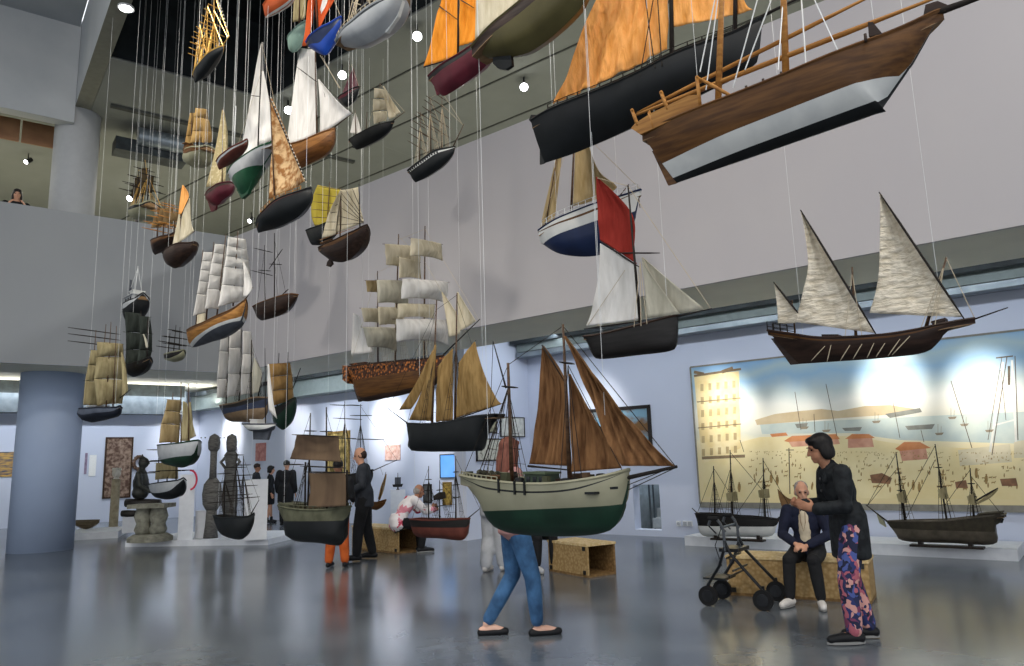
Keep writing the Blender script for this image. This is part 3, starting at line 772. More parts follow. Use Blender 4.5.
s.sail([(801, 212), (806, 240), (807, 273), (795, 322)], [(802, 212), (838, 272), (875, 333)], cL, .07, 30, y=-.03, wr=.012)
s.sail([(880, 194), (880, 232), (878, 280), (869.6, 313)], [(881, 194), (920, 253), (962, 317)], cL, .07, 30, y=-.03, wr=.012, seed=2)
for a, b in (((825, 346), (811, 361)), ((831, 345), (827, 362)), ((850, 345), (840, 361)), ((862, 344), (853, 359)), ((874, 343), (867, 358)), ((885, 343), (876, 357)), ((900, 339), (888, 356)), ((910, 336), (892, 355))):
    s.spar3(s.p(*a, y=-s.B * .95) , s.p(*b, y=-s.B * 1.05), .0032, roped, 'oar')
s.rig([((944, 265), (930, 325, -.08)), ((944, 265), (935, 325, -.08)), ((944, 265), (921, 328, -.08)), ((852, 272), (845, 337, -.08)), ((852, 272), (862, 337, -.08)), ((946, 258), (975, 319))], .0025, roped)
s.stanchions(4, .07, spard, .004, .0, .12); s.house(.3, .38, .1, .04, brownd); s.house(.82, .88, .08, .05, brownd)
s.rudder(.8, .06, brownd); s.wires([(803, 336), (944, 326)])

# V  red topsail cutter
s = S('gaff_cutter', 'cutter with red topsail, white mainsail and grey jib over a boxy black hull', (584, 337), (678, 315.5), 5.6)
s.hull([(584, 337), (600, 335), (638, 326), (678, 315.5)], [(594, 350), (598, 359), (640, 355), (672, 350.5), (677, 341), (678, 319)], .2, [blackw, blackw], wl=.3, stern=.7, full=.35, deck=.08, rim=brownd, rail=.009)
s.mast((640.5, 327), (628, 185), .012, spard, tip=.5); s.spar3(s.p(600, 241), s.p(639, 267), .007, spard, 'gaff'); s.spar3(s.p(584, 329), s.p(641, 321), .007, spard, 'boom')
s.spar3(s.p(616, 253), s.p(660, 253), .006, spard); s.mast((670, 318), (712, 308.5), .008, spard, 'bowsprit')
s.sail([(596, 177), (597, 210), (600, 240)], [(597, 177), (632, 214), (634, 255), (637, 264)], cR, .06, 30, wr=.014, folds=(3, .008, .5))
s.sail([(600, 243), (598.5, 271), (592, 309), (586, 326)], [(638, 267), (640, 319)], cW, .07, 34, wr=.010, folds=(6, .006, .2))
s.sail([(641.7, 257), (645, 290), (647, 318)], [(642.5, 257), (675, 285), (705, 309)], cG, .06, y=.02); s.sail([(642, 262), (645, 290), (647, 318)], [(642.5, 262), (662, 290), (680, 314)], cG, .05, y=-.03)
s.rig([((640, 262), (634, 327, -.12)), ((640, 262), (641, 326, -.12)), ((640, 262), (647, 324, -.12)), ((625, 270), (588, 325)), ((628, 186), (711, 309)), ((628, 186), (597, 178)), ((643, 258), (657, 288))], .0025, roped)
s.rudder(.7, .03, blackw); s.wires([(602, 335), (668, 318)])

# U  blue-hulled yacht
s = S('yacht', 'white-sided boat with deep blue bottom and tan sails behind the red topsail', (539, 231), (640, 190), 7.2)
s.hull([(539, 231), (567, 216), (597, 204), (620, 196), (641, 190)], [(541, 243), (562, 254.5), (600, 255), (628, 235), (640, 193)], .26, [navy, whiteh, brown, whiteh], bands=[(540, 241, 630, 210), .84, .89], stern=.5, full=.5, deck=.1, nv=14, rail=.01)
s.mast((571, 216), (575, 120), .013, spar); s.mast((545, 228), (560, 140), .007, spar)
s.sail([(559, 145), (545, 205), (540, 229)], [(563, 145), (554.5, 220)], cT, .04); s.sail([(576, 125), (573, 206)], [(584, 130), (598, 170), (617, 187), (600, 199)], cT, .07)
s.mast((618, 198), (629, 184), .006, spar, 'post'); s.stanchions(14, .07, wirem, .004, .05, .97); s.house(.3, .45, .16, .06, whiteh, win=winm)
s.rig([((575, 125), (641, 190)), ((575, 125), (540, 229))], .0025, roped)
s.mast((638, 192), (640, 208), .006, spar, 'post'); s.wires([(557, 220), (618, 199)])

# KK  big schooner in the middle
s = S('fishing_ketch', 'large two-masted boat with cream sides, dark green bottom and draped brown sails', (461, 476), (629, 471), 5.5, short='large cream and green boat')
s.hull([(461, 476), (488, 480.5), (524, 484.5), (560, 484), (596, 478.5), (629, 470.6)], [(463, 479), (478, 496), (488, 507), (500, 529), (524, 535), (567, 536.5), (603, 533), (618, 522), (627, 493), (629, 472)], .3, [green, cream, black, cream], bands=[(488, 511, 625, 505.5), .85, .885], stern=.35, full=.55, deck=.14, nt=36, nv=24, rail=.012, rim=cream, bowl=.3)
s.mast((512, 482), (508, 363), .016, spar, tip=.6); s.mast((570, 482), (563, 324), .017, spar, tip=.45); s.mast((618, 480), (677, 466.5), .015, spard, 'bowsprit', tip=.6)
s.mast((506, 388), (493, 341), .007, spard, 'topmast')
s.yardL((510, 387), .09, .007, spard); s.yardL((567, 363), .09, .007, spard)
s.sail([(542, 346), (538.6, 392), (533, 439), (528.5, 464)], [(543.5, 346), (565.6, 381), (568, 428), (567, 466)], cB, .07, 44, wr=.010, folds=(8, .016, .2))
s.sail([(568.5, 374), (570, 420), (571.7, 472)], [(569.5, 374), (587, 406.5), (611, 442.5), (622, 468)], cB, .08, 44, wr=.008, y=-.02, folds=(4, .026, 1.6))
s.sail([(563.8, 336), (582, 378), (603.4, 432), (620.7, 466)], [(565, 336), (611, 397.5), (650, 442.5), (675.5, 466)], cB, .06, 44, wr=.008, y=-.03, folds=(3.5, .026, 2.2))
s.mast((528, 466), (569, 470), .008, spard, 'boom'); s.mast((542, 345), (566, 384), .006, spard, 'gaff')
s.house(.44, .57, .17, .085, mat('cabin_green', '3d4a3c', '323e32'), win=winm, roof=mat('cabin_roof', '55624f', '48543f')); s.house(.62, .68, .12, .04, brownd)
# dinghy on deck
mb = MB(); c = s.at_sheer(.27, -.35, .015); rows = []
for i in range(9):
    t = i / 8; w = .045 * math.sin(math.pi * min(1, t * .8 + .2)) ; rows.append([c + Vector(((t - .5) * .2, w * math.cos(a), .022 - .036 * math.sin(a))) for a in [math.pi * k / 8 for k in range(9)]])
mb.grid(rows, thick=.004); mb.build('dinghy', brown, s.root, smooth=True)
mb = MB(); 
for k in range(7): mb.ball(s.at_sheer(.12 + .012 * k, math.sin(k * 2.1) * .5, .02 + .012 * (k % 3)), (.025, .02, .02), 8)
mb.build('net_bundle', mat('fishing_net', '4b4a3a', '2f2f26', rough=.95, scale=30, bump=.6), s.root)
mb = MB(); p = s.at_sheer(.3, .2, .0); mb.lathe([(.03, 0), (.03, .035), (.02, .045), (.02, .06)], p, 12); mb.build('winch', spard, s.root)
for t in (.36, .46, .52): 
    mb = MB(); p = s.at_sheer(t, -1.03, -.02); mb.box(p, (.012, .012, .09)); mb.build('fender', black, s.root)
for px, py in ((592, 493), (614, 488)):
    mb = MB(); p = s.p(px, py, -s.B * .8); mb.box(p, (.07 if px < 600 else .02, .06, .014)); mb.build('hawse_plate', black, s.root)
s.rig([((568, 366), (560, 482, -.18)), ((568, 366), (575, 481, -.18)), ((568, 366), (582, 480, -.17)), ((509, 390), (500, 481, -.16)), ((509, 390), (520, 482, -.17)), ((563, 326), (676, 467)), ((508, 365), (464, 474)), ((563, 326), (508, 365)), ((508, 392), (482, 466, -.02)), ((677, 467), (628, 490)), ((670, 468), (628, 485)), ((568, 365), (622, 470, -.05)), ((493, 342), (488, 476))], .0028, ropem, lad=(((508, 388), [.2, .23, .26, .3], 6),))
gear = [mat('gear_olive', '4d4f3c', '3a3c2c', rough=.9), mat('gear_brown', '5c4834', '45352a', rough=.8), mat('gear_dark', '26282a', '1b1c1e')]
for k in range(12):
    p = s.at_sheer((.06, .1, .14, .34, .37, .4, .6, .66, .7, .75, .8, .86)[k], (-.5, .3, -.6, -.55, .4, -.3, -.6, .5, -.5, .3, -.4, -.2)[k], .012); mb = MB()
    if k % 3 == 2: mb.lathe([(.03, -.02), (.034, .0), (.03, .02), (.012, .024)], p, 12)
    else: mb.box(p + Z * .008, (.05 + .02 * (k % 2), .04, .04 + .015 * (k % 4)), taper=.85)
    mb.build('deck_gear', gear[k % 3], s.root)
s.stanchions(10, .035, cream, .005, .02, .34, 1); s.rudder(.05, .02, green)
s.poly('rudder', [(488, 507), (489, 511), (498, 528), (502, 530), (496, 508)], .02, green)
s.wires([(489, 478), (608, 476)])

# JJ  black schooner, tan sails, bow to the left
s = S('topsail_schooner', 'black-hulled schooner with ochre sails and bow to the left, beside the brown-sailed boat', (495, 415), (406.6, 424), 7.4, az=-50.6)
s.hull([(495, 415), (474, 417), (455, 421), (431, 424.5), (406.6, 424)], [(485, 422), (482, 447), (477, 451), (414, 451), (410.5, 444), (407, 426)], .2, [black, black], wl=.3, stern=.65, full=.5, deck=.08, rail=.011)
s.mast((432, 427), (436.6, 300), .013, spar, tip=.5); s.mast((455, 423), (457, 293), .013, spar, tip=.5); s.mast((410, 425), (388, 408.5), .008, spard, 'bowsprit')
s.sail([(433, 350), (415, 385), (399, 410)], [(434, 350), (421, 392), (411, 409)], cS, .05, y=.02); s.sail([(435, 345), (421, 393), (409, 420)], [(436.5, 345), (433, 400), (431, 421)], cS, .06)
s.sail([(438, 367), (436, 422)], [(453, 348), (453, 420)], cS, .08, 30, wr=.010, folds=(3, .008, .4)); s.sail([(459, 363), (456, 418)], [(475, 341), (484, 373), (496, 398), (502, 404)], cS, .07, 34, wr=.012, folds=(4, .008, .6))
s.mast((456, 419), (504, 403), .007, spard, 'boom'); s.mast((458, 364), (476, 340), .006, spard, 'gaff'); s.mast((437, 368), (454, 347), .006, spard, 'gaff')
s.rig([((436, 310), (388, 409)), ((457, 295), (436, 310)), ((457, 300), (495, 415)), ((436, 312), (407, 424))], .0025, ropem, lad=(((435, 350), [.7, .73, .77], 6), ((456, 348), [.42, .45, .49], 6)))
s.wires([(420, 424), (484, 417)])

# II  gilded galleon
s = S('galleon', 'ship of the line with carved gilded sides and rows of white square sails', (348.6, 367), (441, 357), 10.3)
s.hull([(348.6, 367), (371, 364), (394.7, 361.7), (420, 359.5), (444, 356)], [(355, 385), (362, 401), (387, 398), (407, 394), (432, 387), (443, 374), (446, 358)], .15, [brownd, brown, gilt], bands=[.12, (349, 381, 426, 369)], stern=.7, full=.45, deck=.08, nv=16, rail=.011, rim=brownd, tumble=.1)
s.mast((378, 366), (377.5, 271), .011, spar); s.mast((395, 364), (398.6, 234), .014, spar); s.mast((424, 361), (425, 226), .014, spar); s.mast((437, 361), (480, 319), .011, spard, 'bowsprit')
b = 12
s.square((425, 240), b, (411, 238), (441.5, 244), (442.5, 261), (410, 256), cI); s.square((425, 280), b, (402.5, 279), (448, 282), (447, 304), (401, 299), cW, .14); s.square((424, 319), b, (396, 319), (446, 320), (449, 346), (397, 341), cW, .14)
s.square((425, 303), b, (398, 303.5), (435, 304.5), (434, 319), (398, 318), cI, .06)
s.square((410, 262), b, (399, 257), (420, 262), (421, 279), (399, 278), cI, .08)
s.square((398, 243), b, (385, 244), (420, 247), (420, 274), (386, 265), cI); s.square((397, 280), b, (377, 280), (408, 281), (408, 306), (378, 303), cG, .12); s.square((395, 327), b, (363, 327), (396, 328), (397, 352), (368, 347), cG, .14)
s.square((378, 281), b, (366, 280.5), (383, 281), (383, 294), (367, 292), cT); s.square((378, 307), b, (361, 308), (385, 309), (386, 325), (364, 322), cI)
s.square((396, 308), b, (378, 307), (404, 308), (404, 326), (379, 325), cI, .08)
s.sail([(353, 313), (352.5, 330), (351, 355)], [(359, 316), (366, 335), (373, 352)], cW, .05, y=.02)
s.sail([(441.6, 292), (446, 318), (449, 337)], [(442.4, 292), (452, 306), (459, 318), (460, 334)], cI, .06); s.sail([(457, 292), (458, 312), (460, 331)], [(458, 292), (467, 307), (476, 321)], cI, .06)
s.rig([((425, 229), (479, 320)), ((425, 262), (465, 333)), ((398, 236), (425, 262)), ((377, 273), (398, 262)), ((398, 240), (425, 229)), ((377, 273), (350, 366))], .0022, roped, lad=(((424, 300), [.78, .81, .84, .87], 7), ((396, 300), [.48, .51, .54, .57], 7), ((378, 310), [.27, .3, .33], 6)))
s.balls('gunport', .08, .9, 14, s.sg, .014, black, -.05, .97); s.poly('stern_gallery', [(347, 366), (347, 380), (352, 384), (354, 366)], .16, gilt); s.poly('rudder', [(354, 386), (357, 384), (362, 401), (359, 402)], .03, brownd)
s.house(.02, .2, .16, .05, gilt); s.wires([(362, 364), (430, 358)])
# X  junk with fan sail
s = S('junk', 'brown round-bottomed junk with cream fan-shaped battened sail', (319, 248), (367, 225), 10.2)
s.hull([(319, 248), (334, 241), (351, 232), (367, 225)], [(321, 253), (332, 261), (346, 261.5), (358, 252), (364, 240), (367, 228)], .34, [brownd, brown], bands=[.8], stern=.8, full=.5, deck=.1, bowl=.3, near=.9)
s.mast((340, 242), (341, 188), .01, spar); s.mast((360, 230), (359, 184), .009, spard)
s.sail([(340.5, 189.5), (329, 212.5), (322, 238)], [(341, 190), (337, 218), (336, 234)], cI, .08, y=-.02)
s.sail([(341, 190), (338, 215), (336, 233)], [(358, 187), (360, 206), (364, 222)], cI, .08)
for a, b in (((341, 193), (363, 219)), ((341, 199), (362, 221)), ((340, 207), (363, 222)), ((338.5, 216), (363, 222)), ((337, 225), (364, 223)), ((345, 189), (361, 214)), ((352, 188), (360, 207)), ((335, 206), (338, 204)), ((330, 213), (337, 212)), ((326, 222), (336.5, 222)), ((324, 230), (336, 230))):
    s.spar3(s.p(*a, y=-.075), s.p(*b, y=-.05), .004, spard, 'batten')
s.house(.05, .3, .26, .07, brown); s.poly('rudder', [(328, 262), (331, 258), (333, 264), (330, 267), (327, 266)], .03, brownd)
s.mast((320, 240), (356, 227), .006, sparl, 'boom'); s.wires([(322, 245), (361, 226)])
# Y  junk with yellow sail
s = S('junk', 'black junk with yellow battened sail, half behind the fan-sailed junk', (306.7, 231), (340, 216), 11.2)
s.hull([(306.7, 231), (324, 224.6), (340, 216)], [(312, 245), (322, 244.5), (334, 235), (340, 222)], .3, [black, black], wl=.4, stern=.8, full=.5, deck=.1)
s.mast((327, 228), (329.7, 182), .01, spar)
s.sail([(317.5, 185), (312, 200), (311.5, 216.5), (315, 226)], [(341, 189.5), (336, 207), (327, 226)], cY, .05)
for k in range(6):
    t = k / 5; s.spar3(s.p(317 - 5 * min(1, t * 2), 186 + 39 * t, -.05), s.p(341 - 13 * t, 190 + 35 * t, -.05), .005, spar, 'batten')
s.wires([(310, 230), (336, 219)])
# H  yacht, green bottom
s = S('racing_yacht', 'tall white-sailed yacht with grey-white topsides and green bottom', (229, 173), (281, 133), 9.4)
s.hull([(229, 173), (244, 159), (260, 148), (272, 141), (281, 133)], [(229.5, 178), (236, 187), (242, 196.5), (249, 192), (255, 178), (269, 157), (281, 136)], .26, [greenb, greyw], bands=[(229, 178, 272, 152)], stern=.5, full=.75, deck=.06, near=.7)
s.mast((258, 152), (262, 42), .012, spard, tip=.5); s.mast((238, 168), (258, 150), .008, spar, 'boom')
s.sail([(261.7, 42), (257.8, 57), (251.6, 93), (243.7, 137), (240, 160)], [(262, 42), (260, 96), (257, 150)], cW, .05, 18); s.sail([(262.4, 71), (260, 110), (259, 145)], [(263, 71), (268.7, 99), (275, 138)], cW, .05, y=-.02)
s.spar3(s.p(251, 95.5, -.02), s.p(260.5, 96.5, -.02), .005, spard, 'batten'); s.rig([((262, 44), (281, 133)), ((262, 70), (229, 172))], .002, roped)
s.poly('keel', [(238, 190), (243, 199), (249, 194), (254, 180)], .04, greenb); s.house(.35, .55, .12, .04, whiteh); s.wires([(233, 168), (276, 138)])
# I  yacht, wooden hull
s = S('gaff_yacht', 'broad white gaff-sailed yacht with varnished brown hull', (287, 148), (335, 129), 8.9)
s.hull([(287, 148), (300, 143), (312.5, 138), (335, 129)], [(293, 166), (301, 168), (309, 164), (325, 155), (333, 144), (335, 131)], .28, [wood('varnished_keel', '7a4f27', '5f3c1c'), wood('varnished_hull', '9a6a38', '7c5228')], bands=[.5], stern=.5, full=.6, deck=.08)
s.mast((317, 137), (315, 40), .012, spar); s.mast((331, 130), (353, 112.5), .008, spar, 'bowsprit'); s.mast((288, 146), (317, 135), .007, spar, 'boom'); s.spar3(s.p(297, 67, -.02), s.p(317, 82, -.02), .006, spard, 'gaff')
s.sail([(301.5, 48), (297, 66.5), (292, 102.5), (287.5, 137), (289, 145)], [(315, 49), (317, 87), (317, 135)], cW, .06, 18); s.sail([(318, 79), (320, 105), (320, 134)], [(318.6, 79), (337.5, 101), (351.5, 113.5)], cW, .06, y=-.03)
s.rig([((318, 79), (352, 112.5)), ((320, 75), (325, 97))], .003, ropem); s.wires([(296, 145), (328, 132)])
# J  lateen sail with pattern
s = S('lateen_boat', 'black-hulled boat with tall patterned beige sail and beaded yard', (257, 226), (311, 188), 8.2)
s.hull([(257, 226), (265, 213), (275, 203), (294, 193), (311, 188)], [(258.5, 233), (278, 227), (297, 217.5), (308, 206), (312, 197), (312, 190)], .3, [black, black, redbr], wl=.4, topband=.94, stern=.3, full=.6, deck=.1, near=.8)
s.mast((275, 206), (270, 98), .01, spar)
s.sail([(269.5, 98), (271.5, 130), (271, 160), (268.7, 199)], [(270, 98), (287.5, 137), (297, 158), (305, 181)], cP, .09, 18, wr=.012)
s.spar3(s.p(269, 96, -.02), s.p(306, 182, -.02), .009, spard)
for k in range(24):
    t = k / 23; mb = MB(); mb.ball(s.p(271 + 35 * t, 98 + 84 * t, -.03), .009, 6); mb.build('bead', mat('bead_white', 'd9d2c4'), s.root)
s.stanchions(8, .06, sparl, .005, .25, .9); s.mast((297, 193), (297, 178), .007, spar, 'post'); s.wires([(262, 216), (306, 190)])
# G  little plain boat
s = S('sloop', 'small grey boat with brown bottom and bare thin mast, beside the green-bottomed yacht', (217, 162), (247, 139.5), 8.8)
s.hull([(217, 162), (225, 153.5), (238, 143.5), (247, 139.5)], [(219.5, 170), (228, 163), (240, 152), (247, 144)], .26, [redbr, greyw], bands=[.6], stern=.6, full=.5, deck=.1)
s.mast((234, 149), (236, 106), .007, wirem); s.house(.4, .6, .12, .04, brown); s.wires([(222, 156), (243, 141)])
# F  crimson hull, cream sail
s = S('sharpie', 'crimson-hulled boat with one tall narrow speckled cream sail', (206, 196), (234, 184), 11.2)
s.hull([(206, 196), (216, 186), (226, 181.5), (234, 184)], [(207.5, 201), (216, 206.5), (223, 200), (231, 194), (234, 186)], .3, [maroon, brownd], bands=[.78], stern=.6, full=.5, deck=.1)
s.mast((222, 188), (223, 108), .009, spar); s.sail([(222, 110), (218, 135), (213, 160), (206, 187)], [(223, 110), (226, 135), (226, 165), (225, 182)], mat('sail_speckled', 'ddd2ae', 'b9aa80', rough=.9, scale=22, trans=.2, lo=.3, hi=.5), .08)
s.poly('rudder', [(208, 200), (212, 212), (216, 210), (217, 206)], .03, maroon); s.wires([(210, 192), (231, 184)])
# E  cream and orange sails
s = S('lugger', 'dark brown boat with one cream and one orange sail over the balcony edge', (164, 254), (194, 242), 11.4)
s.hull([(164, 254), (176, 245), (186, 242), (194, 242)], [(166, 262), (175, 268.5), (186, 260), (193, 251), (194.5, 244)], .36, [brownd, brownd], wl=.5, stern=.7, full=.5, deck=.1)
s.mast((180.5, 247), (181, 188), .01, spar); s.mast((163, 253), (195, 231), .007, spar, 'boom')
s.sail([(188.5, 198), (182, 217), (179.5, 242)], [(189.5, 198), (191, 222), (194, 231)], cI, .07, y=-.03); s.sail([(182.5, 185), (180, 199), (178.5, 214)], [(183, 185), (188.7, 196), (182, 214)], cOp, .05, y=-.02)
s.sail([(179, 212), (176, 228), (172, 247)], [(180, 214), (180.3, 230), (179.5, 244)], cI, .04); s.spar3(s.p(190, 196, -.03), s.p(180, 218, -.03), .006, spard, 'gaff'); s.wires([(168, 251), (191, 242)])
# D  many-masted brown ship
s = S('barque', 'brown ship with a thicket of masts and furled sails beside the orange-sailed boat', (152, 241), (177, 232), 12.0)
s.hull([(152, 241), (160, 238), (168, 234), (177, 231)], [(155, 255), (164, 250), (173, 243), (177, 233)], .4, [brownd, brown], bands=[.6], stern=.8, full=.5, deck=.1)
for (fx, fy), (hx, hy) in (((157, 241), (159, 207)), ((163, 238), (165, 200)), ((168.5, 236), (170, 199)), ((174, 234), (175, 204))):
    s.mast((fx, fy), (hx, hy), .012, spar); yards(s, (fx, fy), (hx, hy), (.3, .5, .68, .85), (.3, .27, .22, .16), .008, sparl)
    s.square((fx, fy), 8, (hx - 5, hy + 9), (hx + 3.5, hy + 9), (fx + 4, fy - 13), (fx - 6, fy - 13), cloth('sail_furled_brown', '8d7654', '5f4c34', 9), .1)
s.wires([(155, 239), (174, 232)])
# C  dark rig over a pale round bottom
s = S('frigate', 'dark-rigged ship seen end-on with pale round bottom in front of the balcony ceiling', (131, 209), (151, 203), 13.5)
s.hull([(131, 209), (140, 204), (151, 201)], [(134, 216), (140, 221), (147, 217), (151, 205)], .62, [palehull, black], bands=[.72], stern=.8, full=.45, deck=.1)
for (fx, fy), (hx, hy) in (((136, 206), (139, 168)), ((142, 204), (145, 158)), ((147, 203), (150, 166))):
    s.mast((fx, fy), (hx, hy), .012, spard); yards(s, (fx, fy), (hx, hy), (.35, .55, .75), (.4, .34, .24), .009, spard)
    s.square((fx, fy), 5, (hx - 4, hy + 10), (hx + 4, hy + 10), (fx + 5, fy - 10), (fx - 5, fy - 10), cloth('sail_dark_brown', '5a4e38', '3a3226', 9), .08)
s.rig([((145, 160), (151, 202)), ((139, 170), (133, 207))], .004, GOLD, lad=(((142, 175), [.3, .4, .5], 5), ((148, 175), [.6, .7, .8], 5)))
s.poly('rudder', [(134, 214), (136, 222), (138, 222), (139, 218)], .03, brownd); s.wires([(134, 207), (149, 202)])
# B  tan galleon, pale bottom
s = S('carrack', 'tan-sailed round ship with pale olive bottom hanging before the air duct', (185, 151), (208, 147), 12.0)
s.hull([(185, 151), (196, 146), (208, 146)], [(186, 161), (194, 168), (203, 162), (208, 150)], .6, [palehull, brown], bands=[.68], stern=.8, full=.45, deck=.1, near=.9)
s.mast((197, 148), (199, 105), .014, spar); s.mast((191, 149), (192, 112), .011, spar); s.mast((204, 148), (205, 114), .011, spar)
for (m_, rows) in (((198, 120), [((195.5, 108), (207, 109.5)), ((194, 117), (208, 119)), ((192.5, 131), (209, 132)), ((190, 143), (210, 143))]), ((191, 125), [((190, 113), (196, 113)), ((188, 124), (194.5, 125)), ((186, 136), (194, 137)), ((184, 148), (193, 148))]), ((205, 125), [((202, 119), (209, 120)), ((203, 131), (211.5, 132)), ((202, 143), (212, 142))])):
    tiers(s, m_, 10, rows, cloth('sail_amber', 'bf9f68', '9f7f4e', 8), .16)
s.house(.02, .22, .4, .12, brown); s.wires([(188, 149), (205, 147)])
# A  gold-rigged ship
s = S('clipper', 'black-hulled ship with glittering gold yards and beaded rigging against the black ceiling well', (193, 75), (223, 46), 8.8)
s.hull([(193, 75), (198, 65), (206, 56), (223, 46)], [(195.5, 83), (205, 75), (214, 62.5), (221, 53), (223.5, 48)], .24, [black, black], wl=.4, stern=.5, full=.5, deck=.1, rim=GOLD, rail=.01, near=.9)
for (fx, fy), (hx, hy) in (((199, 66), (200, 24)), ((206, 58), (208, 5)), ((214.5, 53), (214, -8))):
    s.mast((fx, fy), (hx, hy), .008, GOLD); yards(s, (fx, fy), (hx, hy), (.2, .34, .48, .62, .76, .9), (.2, .19, .17, .14, .11, .07), .006, GOLD)
s.mast((220, 49), (229, 36), .007, GOLD, 'bowsprit')
s.rig([((214, -6), (229, 36)), ((208, 7), (223, 46)), ((200, 25), (207, 57)), ((214, 10), (228, 38)), ((208, 5), (194, 73)), ((200, 26), (193.5, 74))], .004, GOLD, lad=(((206, 30), [.34, .38, .42, .46], 7), ((214, 22), [.62, .66, .7, .74], 7), ((199, 45), [.12, .16, .2], 6)))
for k in range(14): mb = MB(); mb.ball(s.p(214.5 + 14 * k / 13, -4 + 40 * k / 13 - 6 * math.sin(math.pi * k / 13)), .012, 6); mb.build('bead', mat('bead_white', 'd9d2c4'), s.root)
s.wires([(197, 70), (219, 48)])
# K  orange hull
s = S('dinghy', 'orange-red hull cut off by the top edge beside the black well', (264, 6), (292, -14), 8.8, short='orange-red hull by the black well')
s.hull([(264, 6), (272, -3), (284, -11), (297, -16)], [(266, 18), (280, 10.5), (291, 2), (298, -10)], .3, [orangeh, orangeh, whiteh], wl=.4, stripe=(.0, .06), stern=.7, full=.5, deck=.1); s.mast((280, -4), (282, -70), .01, spar); s.wires([(268, 0), (290, -13)])
# L2 pale green round hull
s = S('coble', 'boat with pale sea-green bottom and brown sail behind the blue hull', (288, 40), (307, 22), 9.0)
s.hull([(288, 40), (296, 29), (307, 21)], [(289, 50), (294, 52.5), (301, 44), (306, 31), (307, 24)], .4, [mat('hull_sea_green', '7f9a8f', '6d877c'), mat('hull_sea_green', '7f9a8f')], wl=.5, stern=.5, full=.55, deck=.08); s.mast((299, 30), (301, -60), .011, spar)
s.sail([(297, -40), (294, 0), (293, 22)], [(306, -40), (306, 0), (305, 18)], cTd, .08); s.wires([(291, 36), (304, 24)])
# L  bright blue hull
s = S('pilot_boat', 'bright blue boat with orange and white sails near the top edge', (307, 43), (340, 18), 7.8)
s.hull([(307, 43), (319, 31), (330, 24), (341, 17)], [(310, 48), (318, 53), (326, 55), (332, 46), (338, 32), (341, 20)], .3, [blueb, navy], bands=[.45], stern=.5, full=.6, deck=.1, near=.7); s.mast((318, 36), (314, -60), .011, spar)
s.sail([(318, -50), (315.6, 0), (317, 28)], [(350, -40), (334, 0), (327, 12.5), (320, 27)], cRd, .06); s.sail([(316, -50), (308, 0), (305, 31), (302, 46)], [(317, -50), (312.5, 0), (310, 31), (306, 45)], cRd, .05); s.sail([(326, -40), (323, -4), (320, 10)], [(331, -40), (328, -2), (321, 14)], cW, .06, y=-.06)
s.rig([((314, -50), (341, 17)), ((320, 55), (340, 88))], .0025, roped); s.wires([(311, 40), (336, 20)])
# M  large pale grey hull
s = S('cargo_ship', 'large pale grey hull with deck gear, cut by the top edge beside the blue boat', (337, 42), (408, -16), 6.9)
s.hull([(337, 42), (352, 25), (367, 12), (390, -3), (408, -16)], [(338, 46), (350, 47), (362, 46), (384, 34.5), (398, 17), (404, 0), (408, -12)], .32, [greyw, mat('hull_slate_dark', '2c3136')], bands=[.86], stern=.5, full=.5, deck=.1, near=.75, bowl=.35); s.mast((362, 22), (364, -60), .014, spard); s.mast((382, 6), (384, -70), .014, spard)
s.poly('stem_stripe', [(388, 33), (399, 17), (404, 1), (402, 1), (397, 15), (386, 33)], .03, whiteh)
s.house(.3, .5, .2, .12, slate, win=winm); s.balls('cargo', .12, .3, 5, 1, .03, sparl, .02, .3)
s.rig([((364, -50), (345, 33)), ((364, -40), (380, 8)), ((364, -30), (352, 26)), ((352, 2), (376, 10))], .004, roped, lad=(((362, -20), [.3, .34, .38], 6),)); s.stanchions(16, .05, roped, .004); s.wires([(344, 34), (400, -10)])
# N  small dark red
s = S('smack', 'small boat with dark red sail and black hull below the glowing spotlight', (338.5, 98), (359, 87), 10.6)
s.hull([(338.5, 98), (347, 92.5), (359, 87)], [(341, 104), (347, 107), (355, 100), (359, 89)], .3, [black, maroon], bands=[.7], stern=.6, full=.5, deck=.1); s.mast((349, 93), (349.5, 58), .008, spar); s.mast((356, 89), (361, 86), .006, spar, 'bowsprit')
s.sail([(353, 68), (346, 84), (341.5, 96)], [(353.6, 68), (356.5, 78), (359, 87)], cloth('sail_dull_red', '7e5a60', '5f4047', 8), .06); s.rig([((351, 64), (359, 87)), ((322, 56), (339, 88))], .003, roped); s.wires([(341, 96), (356, 88)])
# O  brig with cream sails
s = S('brigantine', 'black-hulled brig with bundled cream sails and a small white mizzen, near the spotlights', (349, 140.5), (394, 121.5), 9.4)
s.hull([(349, 140.5), (358, 135), (369, 129.5), (394, 121.5)], [(355, 147), (358, 149.5), (377, 140.5), (389, 131), (393, 123)], .22, [black, black], wl=.4, stern=.7, full=.5, deck=.12, rail=.008)
s.mast((356, 137), (355, 110), .008, spar); s.mast((366, 133), (367, 112), .006, spar); s.mast((379, 128), (380, 83), .009, spar); s.mast((390, 123), (405, 111.5), .007, spar, 'bowsprit')
s.sail([(354.7, 113), (352, 124), (350, 133)], [(355.3, 113), (359, 123), (361.5, 133.5)], cW, .08)
s.square((379, 110), 20, (374, 88), (387, 91), (388, 100), (374, 98), cI, .2); s.square((379, 110), 20, (373, 99), (389, 101), (389, 111), (373, 111), cI, .2); s.square((379, 110), 20, (373, 112), (387, 111), (386, 121), (374, 124), cI, .15)
s.sail([(383, 86), (387, 100), (388, 117)], [(383.6, 86), (391, 99), (401, 113)], cI, .08, wr=.01); s.sail([(382, 92), (386, 104), (389, 119)], [(382.6, 92), (390, 108), (397, 116)], cI, .07, y=-.04)
